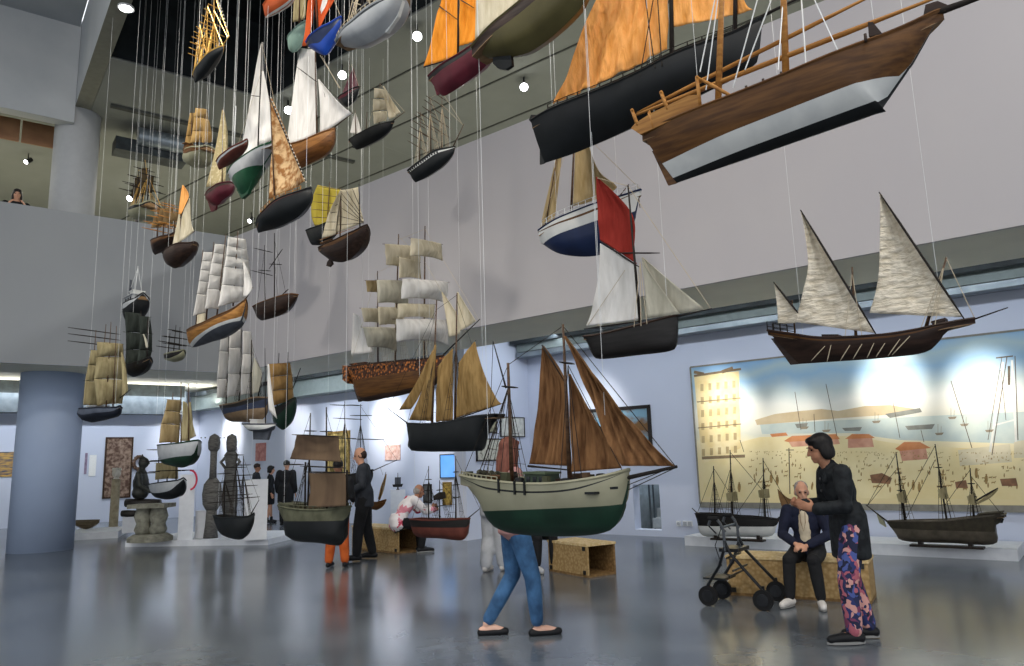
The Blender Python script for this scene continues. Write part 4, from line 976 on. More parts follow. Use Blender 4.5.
s.rig([((380, 84), (405, 112)), ((380, 88), (366, 131))], .002, roped); s.rudder(.4, .04, black); s.wires([(352, 138), (388, 124)])
# P  black clipper bare poles
s = S('clipper', 'black hull with a white row of gunports and bare thin masts, below the maroon boat', (408, 171), (455, 147), 8.4)
s.hull([(408, 171), (420, 162), (435, 151), (445, 148), (455, 147)], [(414, 179), (417, 182), (439, 169), (451, 157), (455, 149)], .24, [black, whiteh, black], bands=[.74, .88], stern=.75, full=.5, deck=.1, nv=15, rail=.008)
ms = (((419.5, 163), (420.5, 112)), ((431, 156), (430, 96)), ((442, 151), (442, 90)))
rigged(s, ms, .007, spar, (.24, .5, .76), 6, .0016, roped, (((442, 92), (463, 125)), ((442, 105), (463, 125)), ((430, 98), (442, 130)), ((421, 114), (430, 140)), ((442, 92), (430, 98))))
for a, b in ms: yards(s, a, b, (.3, .46, .6, .74, .87, .96), (.3, .28, .25, .2, .15, .1), .005, spar, 10)
s.mast((452, 149), (464, 124), .007, spar, 'bowsprit'); s.balls('gunport', .06, .72, 14, s.sg, .012, black, -.03, 1.0); s.balls('deck_gun', .1, .8, 6, 1, .018, whiteh, .02, .2); s.wires([(412, 168), (450, 148)])
# Z  bare two-master
s = S('ketch', 'bare two-masted brown hull with thin yards against the grey corner wall', (253.7, 307), (298, 295), 12.2)
s.hull([(253.7, 307), (265, 302), (276, 298), (287.5, 294), (298, 295)], [(258, 315), (262, 320.6), (282.5, 314), (291, 306), (297, 297)], .26, [brownd, brownd], wl=.5, stern=.75, full=.5, deck=.1, rim=brown)
s.mast((265, 304), (264.6, 245), .01, spard); s.mast((274.5, 301), (274.4, 233), .011, spard)
for a, b in (((253.7, 248), (272.5, 252.5)), ((250, 270), (272.5, 275.6)), ((269, 264), (282, 264.5)), ((258, 270), (271, 271)), ((269, 269), (282.5, 249)), ((281, 296), (288.5, 289))): s.spar3(s.p(*a), s.p(*b), .008, spard)
s.rig([((264.6, 250), (257, 305)), ((274.4, 240), (286, 294)), ((274.4, 260), (278, 297))], .003, ropem); s.wires([(257, 306), (294, 295)])
# AA full-rigged
s = S('full_rigged_ship', 'full-rigged ship with three columns of white square sails and golden brown hull', (187.5, 330.6), (246, 300), 10.8)
s.hull([(187.5, 330.6), (205, 322.5), (226, 310.6), (246, 300)], [(190, 342), (193, 347.5), (207.5, 342.5), (222.5, 338), (237.5, 327), (243, 316), (246, 302)], .26, [slate, whiteh, honey, brown], bands=[(192, 341, 240, 314), (192, 338.5, 240, 311.5), .86], stern=.7, full=.6, deck=.1, nv=16, rim=brown, near=.9)
for f, h in (((196, 325), (203, 250)), ((206, 321), (214, 242)), ((217, 315), (226, 234)), ((233, 306), (238, 231))): s.mast(f, h, .011, spar)
s.mast((244, 301), (253, 287), .009, spar, 'bowsprit')
tiers(s, (235, 270), 6, [((228, 237), (245.6, 239.5)), ((227, 246), (247, 249.5)), ((226, 256), (248.5, 260)), ((224, 267), (250, 270)), ((222, 285), (251.5, 288)), ((218, 307), (246, 301))], cW, .1, ym=spard)
tiers(s, (220, 280), 6, [((215, 244), (226, 245)), ((213.5, 253), (226, 254.5)), ((211.5, 263), (225.5, 265)), ((209.5, 275), (224, 277)), ((207.5, 289), (222, 290)), ((205, 309), (219, 309))], cW, .1, ym=spard)
tiers(s, (208, 285), 6, [((203.5, 252), (214, 252.5)), ((202, 261), (213, 262)), ((200.5, 270), (211, 271.5)), ((199, 281), (209, 282.5)), ((197, 294), (207, 295)), ((193, 316), (206, 313))], cW, .1, ym=spard)
s.sail([(202, 300), (198, 312), (195, 327)], [(206, 301), (206, 312), (206, 322)], cI, .06)
for k in range(3): s.sail([(243 + 1.5 * k, 262 + 5 * k), (244, 280), (243 + 1.5 * k, 297)], [(243.6 + 1.5 * k, 262 + 5 * k), (249 + k, 275 + 3 * k), (251 + k * .6, 291 - k)], cW, .08, y=-.02 * k)
s.wires([(191, 328), (240, 303)])
# BB grey steamer
s = S('steamer', 'little grey steamship with white upper works and one mast, seen bow-on before the balcony front', (124, 306), (143, 293), 13.0)
s.hull([(124, 306), (133, 299), (143, 293)], [(127, 318), (131, 324), (138, 318), (142, 308), (143, 296)], .5, [black, greyw], bands=[.72], stern=.7, full=.5, deck=.08)
s.house(.2, .7, .3, .12, greyw, win=winm); s.house(.3, .55, .2, .1, whiteh, dz=.12); s.mast((135, 292), (138, 266), .009, wirem); s.mast((130, 294), (131, 280), .02, slate, 'funnel', tip=1); s.rig([((138, 268), (142, 293)), ((138, 268), (125, 304))], .003, wirem); s.wires([(127, 304), (141, 294)])
# CC black-green sails
s = S('war_ship', 'black ship under heavy dark green-grey sails below the little steamship', (127, 366), (150, 358), 12.0, short='ship under dark green-grey sails')
s.hull([(127, 366), (138, 362), (150, 357)], [(128, 374), (134, 377), (143, 372), (149, 362)], .34, [blackw, blackw], wl=.5, stern=.7, full=.5, deck=.1)
for f, h in (((132, 365), (133, 312)), ((140, 363), (141, 311)), ((147, 360), (148, 318))): s.mast(f, h, .012, spard)
tiers(s, (133, 340), 8, [((124.5, 312), (142, 314)), ((126, 332), (145, 334)), ((126, 350), (145, 350)), ((125, 367), (145, 368))], cK, .16, ym=spard, ext=.14); tiers(s, (146, 340), 8, [((139, 316), (150, 317)), ((140, 334), (152, 334)), ((139, 350), (152, 351)), ((137, 364), (149, 362))], cK, .16, ym=spard, ext=.14)
s.sail([(143, 334), (145, 342), (146, 348)], [(144, 334), (147, 341), (148, 347)], cG, .05, y=-.15); s.wires([(130, 365), (147, 358)])
# DD tan ship with navy hull
s = S('trading_ship', 'navy-grey hulled ship under billowing khaki sails, beside the big column', (81, 409), (119, 407), 11.8)
s.hull([(81, 409), (99, 408), (109, 407.5), (120, 406)], [(86, 417), (91, 422.5), (104, 419.5), (116, 416), (119.5, 408)], .26, [mat('hull_blue_black', '1f2532', '191d28'), mat('hull_blue_grey', '5b6270', '4d5461')], bands=[.55], stern=.9, full=.4, deck=.1, sternl=0, bowl=.5)
for f, h in (((90, 409), (96, 330)), ((99, 409), (106, 324)), ((106, 409), (111, 322)), ((113, 408), (116.5, 326))): s.mast(f, h, .011, spar, tip=.4)
tiers(s, (107, 370), 10, [((97, 342), (123, 344)), ((97, 357), (123.5, 357)), ((94, 379), (126, 380)), ((97, 406), (122, 404))], cTd, .2, ym=spard, ext=.05)
tiers(s, (94, 375), 10, [((91, 350), (102, 351)), ((88, 365), (101, 366)), ((85, 381), (99, 382)), ((83, 405), (98, 406))], cTd, .16, ym=spard, ext=.12)
for y_ in (331, 337, 344): s.yardL((95, y_), .3 * s.L, .008, spard, 8)
s.mast((120, 398), (131, 389), .008, spard, 'bowsprit'); s.sail([(121, 352), (122, 375), (122, 398)], [(122, 352), (126, 375), (128, 390)], cTd, .06); s.house(.1, .4, .2, .06, greyw); s.wires([(86, 408), (115, 407)])
# EE tiny bare rig
s = S('sloop_of_war', 'tiny dark ship with bare yards alone before the balcony front', (165, 352), (183, 351), 13.4)
s.hull([(165, 355), (174, 352), (183.5, 350)], [(166, 360), (175, 362), (182, 357), (183.5, 351)], .4, [palehull, blackw], bands=[.4], stern=.8, full=.5, deck=.1)
for f, h in (((168, 354), (170, 333)), ((173.5, 353), (176, 325)), ((179, 352), (180, 327))):
    s.mast(f, h, .009, spard); yards(s, f, h, (.3, .55, .8), (.38, .34, .24), .009, spard, 12)
s.wires([(167, 354), (182, 350)])
# FF white full rig
s = S('ship_of_war', 'ship with long limp white sails and dark blue-topped brown hull under the golden full-rigged ship', (220.6, 406), (268, 398), 11.6)
s.hull([(220.6, 406), (237.5, 403), (252.5, 398), (268, 398)], [(225, 414), (229, 421), (242, 422), (255, 422), (264, 418), (268, 401)], .22, [mat('hull_buff_brown', '7b6853', '65543f'), mat('hull_dark_blue', '2a3348', '222a3c'), blackw], bands=[(224, 414, 266, 406), .8], stern=.75, full=.5, deck=.1)
for f, h in (((226, 405), (229, 333)), ((239, 402), (242, 326)), ((251, 399), (251.5, 340))): s.mast(f, h, .011, spard)
s.mast((258, 397), (263, 372), .009, spard, 'bowsprit')
tiers(s, (227, 370), 14, [((221, 335), (230, 336)), ((219.5, 351), (230, 352)), ((217, 379), (229, 379)), ((217, 398), (228, 398))], cW, .14, ym=spard); tiers(s, (240, 360), 14, [((230, 329), (241, 330)), ((229, 348), (242, 348)), ((228, 374), (243, 374)), ((227, 397), (241, 396))], cW, .14, ym=spard)
tiers(s, (250, 365), 14, [((243, 331), (251, 332)), ((243, 354), (254, 355)), ((241, 374), (252, 374)), ((241, 395), (252, 394))], cW, .14, ym=spard); s.sail([(254, 358), (252, 375), (252, 394)], [(255, 358), (262, 374), (259, 392)], cG, .06)
s.rig([((242, 330), (262, 373)), ((251, 342), (262, 374)), ((229, 335), (222, 405))], .002, ropem, lad=(((228, 375), [.1, .16, .22], 5), ((241, 372), [.4, .46, .52], 5), ((251, 370), [.66, .72, .78], 5))); s.wires([(223, 405), (262, 397)])
# GG small sloop
s = S('day_sailer', 'small white-topped sailing boat with dark fin keel and one narrow white sail', (243, 424), (275, 424), 10.4)
s.hull([(243, 424), (252, 424.5), (262, 424.5), (275, 424)], [(249, 429), (254, 431.5), (262, 432), (270, 431), (275, 426)], .34, [slate, whiteh], bands=[.3], stern=.4, full=.45, deck=.06)
s.poly('keel', [(254, 430), (254.5, 439.5), (268, 440), (271, 430)], .04, slate); s.mast((265.5, 425), (265, 348), .008, spard); s.house(.3, .55, .14, .08, whiteh)
s.sail([(267.6, 364), (267.6, 390), (269, 411)], [(269, 364), (272.5, 397), (277, 419)], cW, .03); s.wires([(247, 424), (272, 424)])
# HH ochre galleon
s = S('galleon', 'dark green hulled ship with patched ochre sails beside the narrow white sail', (272, 409), (295, 398), 12.6, az=135)
s.hull([(272, 410), (283, 404.5), (295, 398)], [(275, 425), (283, 430), (289, 424), (293, 412), (295, 401)], .32, [green, blackw], bands=[.62], stern=.8, full=.5, deck=.1)
for f, h in (((277, 408), (279, 353)), ((287, 404), (288, 352))): s.mast(f, h, .012, spard)
am = cloth('sail_rust', 'bd9862', '8f6c42', 5); tiers(s, (283, 380), 6, [((269, 364), (290, 363)), ((270, 377), (292, 375)), ((270, 391), (293, 389)), ((272, 406), (294, 401))], am, .2, ym=spard)
s.mast((293, 388), (300.6, 368), .01, spard, 'bowsprit'); s.wires([(275, 408), (293, 399)])
# MM white hull, tan sails
s = S('brig', 'grey-white hulled brig with dark green bottom and tan sails, above the stone pedestal', (159, 445.6), (198, 441), 11.2)
s.hull([(159, 445.6), (176, 444), (198, 440.5)], [(161, 456), (166, 463.5), (179, 467.5), (188, 465.5), (195, 455), (198, 443)], .36, [green, greyw], bands=[(160, 460, 196, 453)], stern=.7, full=.45, deck=.1)
for f, h in (((171, 445), (173, 393)), ((181, 444), (181, 382)), ((188.7, 443), (188.7, 384))): s.mast(f, h, .011, spar)
tiers(s, (173, 420), 12, [((167.5, 399.5), (181, 400.5)), ((165, 411), (180, 412)), ((161, 424), (180, 425)), ((159, 443), (179, 443))], cT, .1, ym=spar); s.sail([(183, 401), (182, 420), (180, 441)], [(187.5, 404), (189, 420), (190, 441)], cTd, .08); s.sail([(189, 402), (188, 420), (187, 440)], [(190.6, 402), (192, 420), (196, 436)], cTd, .06)
s.wires([(162, 445), (194, 441)])
# MM2 ship behind it
s = S('brig', 'second white and black hull with tan sails, lower and behind the green-bottomed brig', (150, 485), (183.5, 478), 13.2)
s.hull([(150, 485), (160.6, 483), (172, 481), (183.5, 478)], [(153, 492), (157, 496), (165, 499.5), (178, 497), (182, 487), (183.5, 480)], .34, [black, greyw], bands=[.42], stern=.7, full=.45, deck=.1)
for f, h in (((158, 484), (159, 446)), ((167, 482), (168, 446)), ((176, 480), (176.5, 448))):
    s.mast(f, h, .011, spard); yards(s, f, h, (.3, .6, .9), (.3, .28, .2), .009, spard, 12)
tiers(s, (167, 470), 10, [((156, 463), (178, 463)), ((155, 480), (178, 479))], cTd, .1); s.wires([(153, 484), (181, 479)])
# NN bare three-master
s = S('barque', 'black bare-masted three-master hanging low before the white block', (214, 516), (254, 515), 11.0, short='black bare-masted three-master')
s.hull([(214, 516), (224, 518), (236, 518), (246, 517), (254, 513.5)], [(217, 526), (221, 533), (229, 538), (243, 539), (251, 527), (254, 516)], .22, [black, black], wl=.4, stern=.7, full=.5, deck=.1)
ms = (((224, 517), (225, 466)), ((236, 517), (236.4, 444)), ((243.4, 516), (243.4, 456)))
rigged(s, ms, .01, spard, (.26, .55, .74), 6, .003)
for a, b in ms: yards(s, a, b, (.3, .5, .68, .85), (.3, .26, .2, .14), .007, spard, 15)
s.mast((251, 514), (259, 500), .008, spard, 'bowsprit'); s.rig([((243.4, 458), (259, 500)), ((236.4, 446), (253, 513)), ((225, 468), (214, 515))], .0025, ropem); s.wires([(218, 516), (250, 514)])
# LL barge
s = S('barge', 'mud-green barge with two dull brown square-cut sails, hung low in front of the orange trousers', (279, 506), (351, 507), 8.9)
s.hull([(279, 506), (300, 510), (325, 510.5), (351, 507)], [(284, 518), (290, 528), (292, 540), (318, 543), (341, 545), (344, 530), (350, 512)], .22, [black, mud], bands=[(290, 521, 345, 521)], stern=.6, full=.35, deck=.1, rim=mud, rail=.014)
s.mast((308, 511), (310.5, 413), .014, spard, tip=.5); s.mast((326.5, 510), (326.4, 407), .014, spard, tip=.5); s.mast((305, 510), (305.5, 462), .011, spard, 'post', tip=1); s.mast((347, 508), (347, 470), .011, spard, 'post', tip=1)
s.sail([(296.7, 435), (294, 447), (290, 459)], [(338, 436), (339.5, 450), (341, 462)], cU, .05, 16, y=-.12, wr=.008); s.sail([(309, 473), (310, 490), (308, 508)], [(345, 473), (346, 490), (346, 506)], cU, .05, 16, y=-.14, wr=.008)
for a, b in (((292, 434.5), (342, 437)), ((306, 472), (350, 472.5)), ((300, 466), (346, 468)), ((284, 464.5), (304, 464.5))): s.spar3(s.p(*a, y=-.14), s.p(*b, y=-.14), .008, spard)
for px, py in ((310.5, 431), (326.4, 431.5)): s.yardL((px, py), .09, .007, spard)
s.rig([((310, 415), (281, 506)), ((326, 410), (351, 507)), ((305, 464), (296, 508)), ((305, 464), (300, 509)), ((326, 430), (335, 509))], .003, ropem, lad=(((309, 460), [.3, .34, .38], 6),))
s.stanchions(14, .05, mud, .006, .02, .98, 1); s.house(.06, .22, .24, .05, mud); s.balls('deck_bundle', .24, .5, 6, 1, .03, mat('bundle_olive', '55523c', '3e3b2b', rough=.9), .01, .2); s.wires([(284, 507), (345, 508)])
# UU ship behind the barge
s = S('barque', 'dark ship with two bare masts and long yards, behind the brown-sailed barge', (322, 476), (373, 470), 13.8)
s.hull([(322, 477), (338, 477), (355, 474), (373, 470)], [(326, 490), (330, 494), (360, 492), (370, 482), (373, 473)], .26, [black, blackw], bands=[.6], stern=.7, full=.5, deck=.1)
ms = (((344.7, 476), (344.7, 401)), ((360.8, 474), (360.5, 404))); rigged(s, ms, .011, spard, (.44, .74), 6, .003)
for a, b in (((330, 404.7), (349, 405.5)), ((333, 418), (362, 419.5)), ((330, 438), (356, 438.5)), ((350, 415.5), (372, 415.5)), ((346, 405), (362, 405.5)), ((352, 439), (384, 439.6))): s.spar3(s.p(*a), s.p(*b), .009, spard)
s.mast((370, 472), (397, 460), .01, spard, 'bowsprit'); s.rig([((360.5, 406), (397, 460)), ((344.7, 403), (324, 475)), ((380, 467), (383, 475))], .003, ropem); s.wires([(327, 476), (368, 471)])
# small ochre lug-sail boat behind the man
s = S('lugger', 'small boat with an ochre sail showing behind the man in the dark suit', (366, 503), (386, 500), 13.2)
s.hull([(366, 503), (376, 503), (386, 500)], [(368, 508), (377, 510), (385, 504)], .3, [brown, brown], wl=.5, stern=.6, full=.5, deck=.1); s.mast((378, 504), (386, 472), .009, spar); s.sail([(386, 474), (381, 486), (378, 499)], [(386.5, 474), (384, 489), (380, 500)], cS, .06); s.wires([(368, 502), (383, 501)])
# OO dark three-master, red-brown bottom
s = S('barque', 'dark three-masted ship with red-brown bottom hanging before the seated person in white', (411, 520), (470, 519.5), 10.6)
s.hull([(411, 519.5), (425, 520.5), (442, 520.5), (470, 519)], [(413, 530), (418, 537), (440, 538.5), (463, 540), (468, 529), (470, 521)], .26, [redbr, blackw], bands=[(412, 527, 469, 528)], stern=.7, full=.45, deck=.1)
ms = (((428.6, 520), (428.6, 466)), ((439.7, 520), (439.6, 480)), ((456, 520), (455.7, 456))); rigged(s, ms, .01, spard, (.3, .49, .77), 6, .003)
for a, b in ms: yards(s, a, b, (.35, .55, .75), (.13, .12, .09), .007, spard, 20)
s.poly('furled_sail', [(436, 496), (442, 492), (443, 498), (437, 500)], .12, spard); s.mast((466, 520), (480, 508.5), .009, spard, 'bowsprit'); s.rig([((455.7, 458), (480, 509)), ((439.6, 482), (456, 500)), ((428.6, 468), (412, 519))], .003, ropem); s.wires([(415, 520), (464, 520)])
# the two ships on the low white plinth
def stand(s, px, label_m):
    """cradle: two blocks and a base board, part of the model"""
    return label_m
G2 = 'model ships standing on the long white plinth'
s = S('frigate', 'dark three-masted ship with white bottom and rust-coloured headsail, on the long plinth', (695.5, 514), (779, 519.5), 12.4, group=G2)
SQ = s
s.hull([(695.5, 514), (715, 515), (734, 517), (749, 517.5), (779, 519.5)], [(698, 521), (702.5, 535.6), (735, 536.5), (770, 536.5), (776, 527), (779, 521)], .2, [whiteh, blackw, blackw], bands=[(700, 526, 777, 527), .8], stern=.7, full=.45, deck=.08, rim=blackw)
ms = (((715, 517), (713.5, 466)), ((732.5, 519), (730, 450)), ((765, 519), (763, 458))); rigged(s, ms, .016, spard, (.24, .45, .84), 7, .004)
for a, b in ms: yards(s, a, b, (.4, .6, .8), (.07, .06, .045), .009, spard, 30)
for (px, py) in ((732, 497), (764, 494)): s.poly('furled_sail', [(px - 3, py - 4), (px + 2, py - 5), (px + 3, py + 4), (px - 2, py + 3)], .25, cTd)
s.sail([(777.5, 489), (779, 498), (782, 507)], [(778.2, 489.5), (788, 498), (798, 500.5)], mat('sail_rust_dark', '8a6a48', '6d5236', rough=.9, scale=8), .05); s.mast((776, 520), (792, 508.5), .014, spard, 'bowsprit'); s.mast((698, 514), (692, 508), .012, spard, 'ensign_staff')
s.rig([((763, 460), (791, 509)), ((730, 452), (764, 492)), ((713.5, 468), (731, 495)), ((713.5, 470), (697, 514)), ((730, 470), (716, 516)), ((763, 475), (734, 518))], .004, ropem)
s = S('frigate', 'dark green-brown three-masted ship with high stern, on the plinth beyond the woman', (1004, 515), (887, 522), 9.9, az=-50.6, group=G2)
SR = s
s.hull([(1004, 515), (990, 516), (972, 518), (945, 521), (923, 521.5), (905, 521.5), (887, 521.5)], [(1000, 523), (995, 527), (995, 544), (950, 543), (904, 541), (895, 532.5), (888, 524)], .22, [mat('hull_bronze', '5d564a', '453f36', rough=.4), mat('hull_bronze_dark', '2e2a22', '3b3629', rough=.7, scale=14)], bands=[(997, 532, 895, 529)], stern=.8, full=.5, deck=.08, nt=30)
s.house(.02, .2, .3, .05, mat('hull_bronze_dark', '2e2a22'))
ms = (((974, 520), (970, 468)), ((947, 522), (935, 444)), ((905, 522), (896, 452))); rigged(s, ms, .014, spard, (.24, .47, .82), 7, .0035)
for a, b in ms: yards(s, a, b, (.45, .7), (.05, .04), .008, spard, 60)
for (px, py) in ((902, 498), (943, 494), (972, 500)): s.poly('furled_sail', [(px - 4, py - 4), (px + 2, py - 7), (px + 4, py + 5), (px - 2, py + 3)], .2, cTd)
s.spar3(s.p(972, 503), s.p(998, 488), .012, spard, 'gaff'); s.sail([(998, 488), (985, 497), (975, 504)], [(998, 490), (990, 498), (978, 504)], cTd, .03)
s.mast((888, 522), (866, 505), .014, spard, 'bowsprit'); s.poly('figurehead', [(884, 521), (877, 514), (880, 523), (886, 527)], .06, palehull)
s.rig([((896, 454), (867, 506)), ((935, 446), (905, 500)), ((970, 470), (945, 505)), ((970, 475), (1002, 515)), ((896, 470), (867, 506)), ((935, 460), (905, 521))], .0035, ropem); s.rudder(.5, .03, black)
# ------------------------------------------------------------------ pictures, plinths, crates and the walking frame
def frame_pts(fn, x0, y0, x1, y1, off):
    return [fn(x0, y0, off), fn(x1, y0, off), fn(x1, y1, off), fn(x0, y1, off)]
def picture(name, label, fn, n, px, fm, cm, fw=.03, cat='picture', depth=.035, group=None, mount=None):
    """framed picture flat on a wall: px = left, top, right, bottom in the photo"""
    c = fn((px[0] + px[2]) / 2, (px[1] + px[3]) / 2); l = fn(px[0], (px[1] + px[3]) / 2); r_ = fn(px[2], (px[1] + px[3]) / 2); t = fn((px[0] + px[2]) / 2, px[1]); b_ = fn((px[0] + px[2]) / 2, px[3])
    w, h = (r_ - l).length, abs(t.z - b_.z); d = (r_ - l).normalized(); d.z = 0; d.normalize()
    o = thing(name, label, cat, c, 0, group)
    if fm:
        mb = MB()
        for sg in (-1, 1):
            mb.box(d * (sg * (w / 2 - fw / 2)) + n * depth / 2, (fw, depth, h), (d, n, Z)); mb.box(Z * (sg * (h / 2 - fw / 2)) + n * depth / 2, (w, depth, fw), (d, n, Z))
        mb.build('frame', fm, o)
    mb = MB(); mb.box(n * (depth * .3), (w - fw * .5 if fm else w, depth * .6, h - fw * .5 if fm else h), (d, n, Z)); mb.build('canvas', cm, o)
    if mount:
        mb = MB(); mb.box(n * (depth * .34), (w * .62, depth * .6, h * .62), (d, n, Z)); mb.build('print', mount, o)
    return o
fdark = mat('frame_dark', '2c2826', '211e1c', rough=.4); fbrn = wood('frame_brown', '4a3524', '35251a'); fgold = mat('frame_gold', 'a88c4e', '8a6f3a', rough=.4, metal=.4)
picture('framed_painting', 'dark-framed painting of a blue sky over brown masses, behind the large brown sails', pp, n1, (586, 407, 651, 462), fdark, mat('painting_sky', '7fa4b8', '7a5a38', rough=.5, scale=2.2, stretch=(1, 1, 1.6), lo=.42, hi=.58), .07)
G3 = 'small framed pictures on the partition'
picture('framed_chart', 'dark-framed map print, topmost by the stern of the ochre-sailed schooner', sp, e1, (481, 415, 496, 433), fdark, mat('map_print', 'a7a48c', '7a7a66', scale=9), .03, group=G3)
picture('framed_chart', 'pale framed print beside the thin mast of the cream and green boat', sp, e1, (500, 417, 524, 437), fdark, mat('print_pale', 'd8d8d0', 'b8b9b0', scale=12, lo=.4, hi=.7), .02, group=G3)
picture('framed_chart', 'framed print with rows of dark marks just above the stern of the cream boat', sp, e1, (476, 438.5, 502, 461), fdark, mat('print_marks', 'c9c8ba', '5e5d52', scale=22, lo=.5, hi=.72), .025, group=G3)
picture('framed_chart', 'smallest framed print, half hidden by the reddish hair and the thin mast', sp, e1, (504, 441, 513, 456), fdark, mat('print_buff', 'cbbf9e', 'a3946e', scale=10), .02, group=G3)
picture('wall_print', 'pink print alone on the bright wall above the small model on a pedestal', pp, n1, (385.5, 445, 400.5, 460), None, mat('print_pink', 'e8c9bd', 'c99a8c', scale=14), .02)
picture('tall_painting', 'large ochre and gold painting behind the masts of the brown-sailed barge', pp, n1, (327, 431, 350, 476), fgold, mat('painting_ochre', 'c9b170', '6e6136', scale=7, lo=.35, hi=.6), .06)
picture('wall_print', 'faded pink print over the dark clothed people by the white block', pp, n1, (256, 443, 266, 461), None, mat('print_rose', 'c99089', 'a86c66', scale=9), .02)
picture('gilded_panel', 'narrow gilded relief panel low on the bright wall behind the red-bottomed ship', pp, n1, (443.5, 482, 452, 505), fgold, mat('gilt_relief', 'b99a4c', '6b5524', scale=18, rough=.4), .03)
picture('grey_panel', 'dark grey picture behind the head of the seated person in white', pp, n1, (424, 484, 432, 503), fdark, mat('panel_grey', '6a6c6c', '4c4f50', scale=6), .03)
o = picture('video_screen', 'bright sky-blue screen on the wall above the red-bottomed ship', pp, n1, (440.5, 454, 457, 478), fdark, mat('screen_blue', '5f9ee8', '78b2f2', scale=1.5, emit=.35), .02, cat='screen')
picture('tapestry', 'tall brown patterned hanging on the far wall behind the pale bust', fp, n2, (104, 437, 132, 498), fbrn, mat('tapestry_brown', '9a8474', '5a443a', scale=9, rough=.9, lo=.38, hi=.6), .05)
picture('text_panel', 'white text panel on the far wall beside the tapestry', fp, n2, (89, 455, 96, 476), None, mat('panel_white', 'f0f0ee', 'd5d6d6', scale=40, lo=.55, hi=.8), .02)
picture('narrow_print', 'narrow lilac strip print on the far wall next to the big column', fp, n2, (84.5, 453, 87, 474), None, mat('print_lilac', '9a8aa0', '7d6d84', scale=9), .02)
picture('long_picture', 'picture of grey and gold bands on the far wall beyond the column', fp, n2, (-20, 452, 17, 477), None, mat('picture_bands', 'c9a25c', '4f5264', scale=6, stretch=(.6, .6, 4), lo=.4, hi=.6), .02)
mb = MB(); c = fp(138.5, 463, .07)
for k in range(14):
    a = 2 * math.pi * k / 14; mb.ball(e2 * (.14 * math.cos(a)) + Z * (.2 * math.sin(a)), (.06, .04, .07), 8, ax=(e2, n2, Z))
o = mb.build('carved_wreath', wood('wreath_brown', '6b5444', '4c392e')); o.location = c; tag(o, 'brown carved wreath on the bright far wall beside the tapestry', 'ornament')

# the panorama
sky = bpy.data.materials.new('panorama_sky'); sky.use_nodes = True; nt = sky.node_tree; N = nt.nodes; L = nt.links; b = N['Principled BSDF']; b.inputs['Roughness'].default_value = .55
PAN = [pp(692, 367.5, .06), pp(1110, 320.5, .06), pp(1110, 507.5, .06), pp(702, 503.5, .06)]
pz0, pz1 = pp(702, 503.5).z, pp(692, 367.5).z; pa0 = alongP(pp(697, 440)); pa1 = pa0 + 6.4
tc = N.new('ShaderNodeTexCoord'); sx = N.new('ShaderNodeSeparateXYZ'); L.new(tc.outputs['Object'], sx.inputs[0])
nz = N.new('ShaderNodeTexNoise'); nz.inputs['Scale'].default_value = 1.1; nz.inputs['Detail'].default_value = 5; L.new(tc.outputs['Object'], nz.inputs['Vector'])
mr = N.new('ShaderNodeMapRange'); mr.inputs[1].default_value = 0; mr.inputs[2].default_value = pz1 - pz0; L.new(sx.outputs['Z'], mr.inputs[0])
ad = N.new('ShaderNodeMath'); ad.operation = 'MULTIPLY_ADD'; ad.inputs[1].default_value = .22; ad.inputs[2].default_value = -.11; L.new(nz.outputs['Fac'], ad.inputs[0])
a2 = N.new('ShaderNodeMath'); L.new(mr.outputs[0], a2.inputs[0]); L.new(ad.outputs[0], a2.inputs[1])
rp = N.new('ShaderNodeValToRGB'); L.new(a2.outputs[0], rp.inputs['Fac']); el = rp.color_ramp.elements
el[0].position = 0; el[0].color = lin('e0cf9c'); el[1].position = 1; el[1].color = lin('86aed0')
for p, c in ((.3, 'e4d4a4'), (.42, 'e9dfbc'), (.48, 'd3d2c0'), (.56, 'e4e0cf'), (.66, 'e0e0d6'), (.75, 'b9c6c4'), (.86, '8fb2cc'), (.93, 'a9bfc4')): e = el.new(p); e.color = lin(c)
L.new(rp.outputs['Color'], b.inputs['Base Color'])
pc = P0 + e1 * ((pa0 + pa1) / 2) + n1 * .0; pc.z = pz0
pano = thing('panorama_painting', 'huge wide painting of a sunlit harbour quay filling the end wall', 'painting', pc)
W2p = (pa1 - pa0); PH = pz1 - pz0
CANV = MB(); CANV.box(n1 * .03 + Z * (PH / 2), (W2p, .06, PH), (e1, n1, Z)); CMATS = [sky]
mb = MB()
for sg in (-1, 1): mb.box(e1 * (sg * W2p / 2) + n1 * .035 + Z * PH / 2, (.03, .07, PH), (e1, n1, Z))
mb.box(Z * PH + n1 * .035, (W2p, .07, .03), (e1, n1, Z)); mb.box(n1 * .035 - Z * .02, (W2p, .07, .10), (e1, n1, Z)); mb.build('frame', mat('frame_grey', '8d8a80', '7c796f', rough=.6), pano)
def flat(name, m, polys, off):
    """painted shapes lying on the canvas, in photo pixels"""
    CMATS.append(m)
    for poly in polys:
        P = [pp(x, y, .06) - pc for x, y in poly]; CANV.prism([p + n1 * (off - .0006) for p in P], n1 * .0006, len(CMATS) - 1)
def rect(x0, y0, x1, y1): return [(x0, y0), (x1, y0), (x1, y1), (x0, y1)]
def line(x0, y0, x1, y1, w=.6):
    dx, dy = x1 - x0, y1 - y0; l = math.hypot(dx, dy); ox, oy = -dy / l * w / 2, dx / l * w / 2
    return [(x0 + ox, y0 + oy), (x1 + ox, y1 + oy), (x1 - ox, y1 - oy), (x0 - ox, y0 - oy)]
flat('painted_quay', mat('paint_quay', 'eadcae', 'dfcd98', scale=2), [[(703, 452), (760, 437), (850, 436), (900, 444), (1024, 452), (1100, 455), (1100, 500), (704, 497)]], .0015)
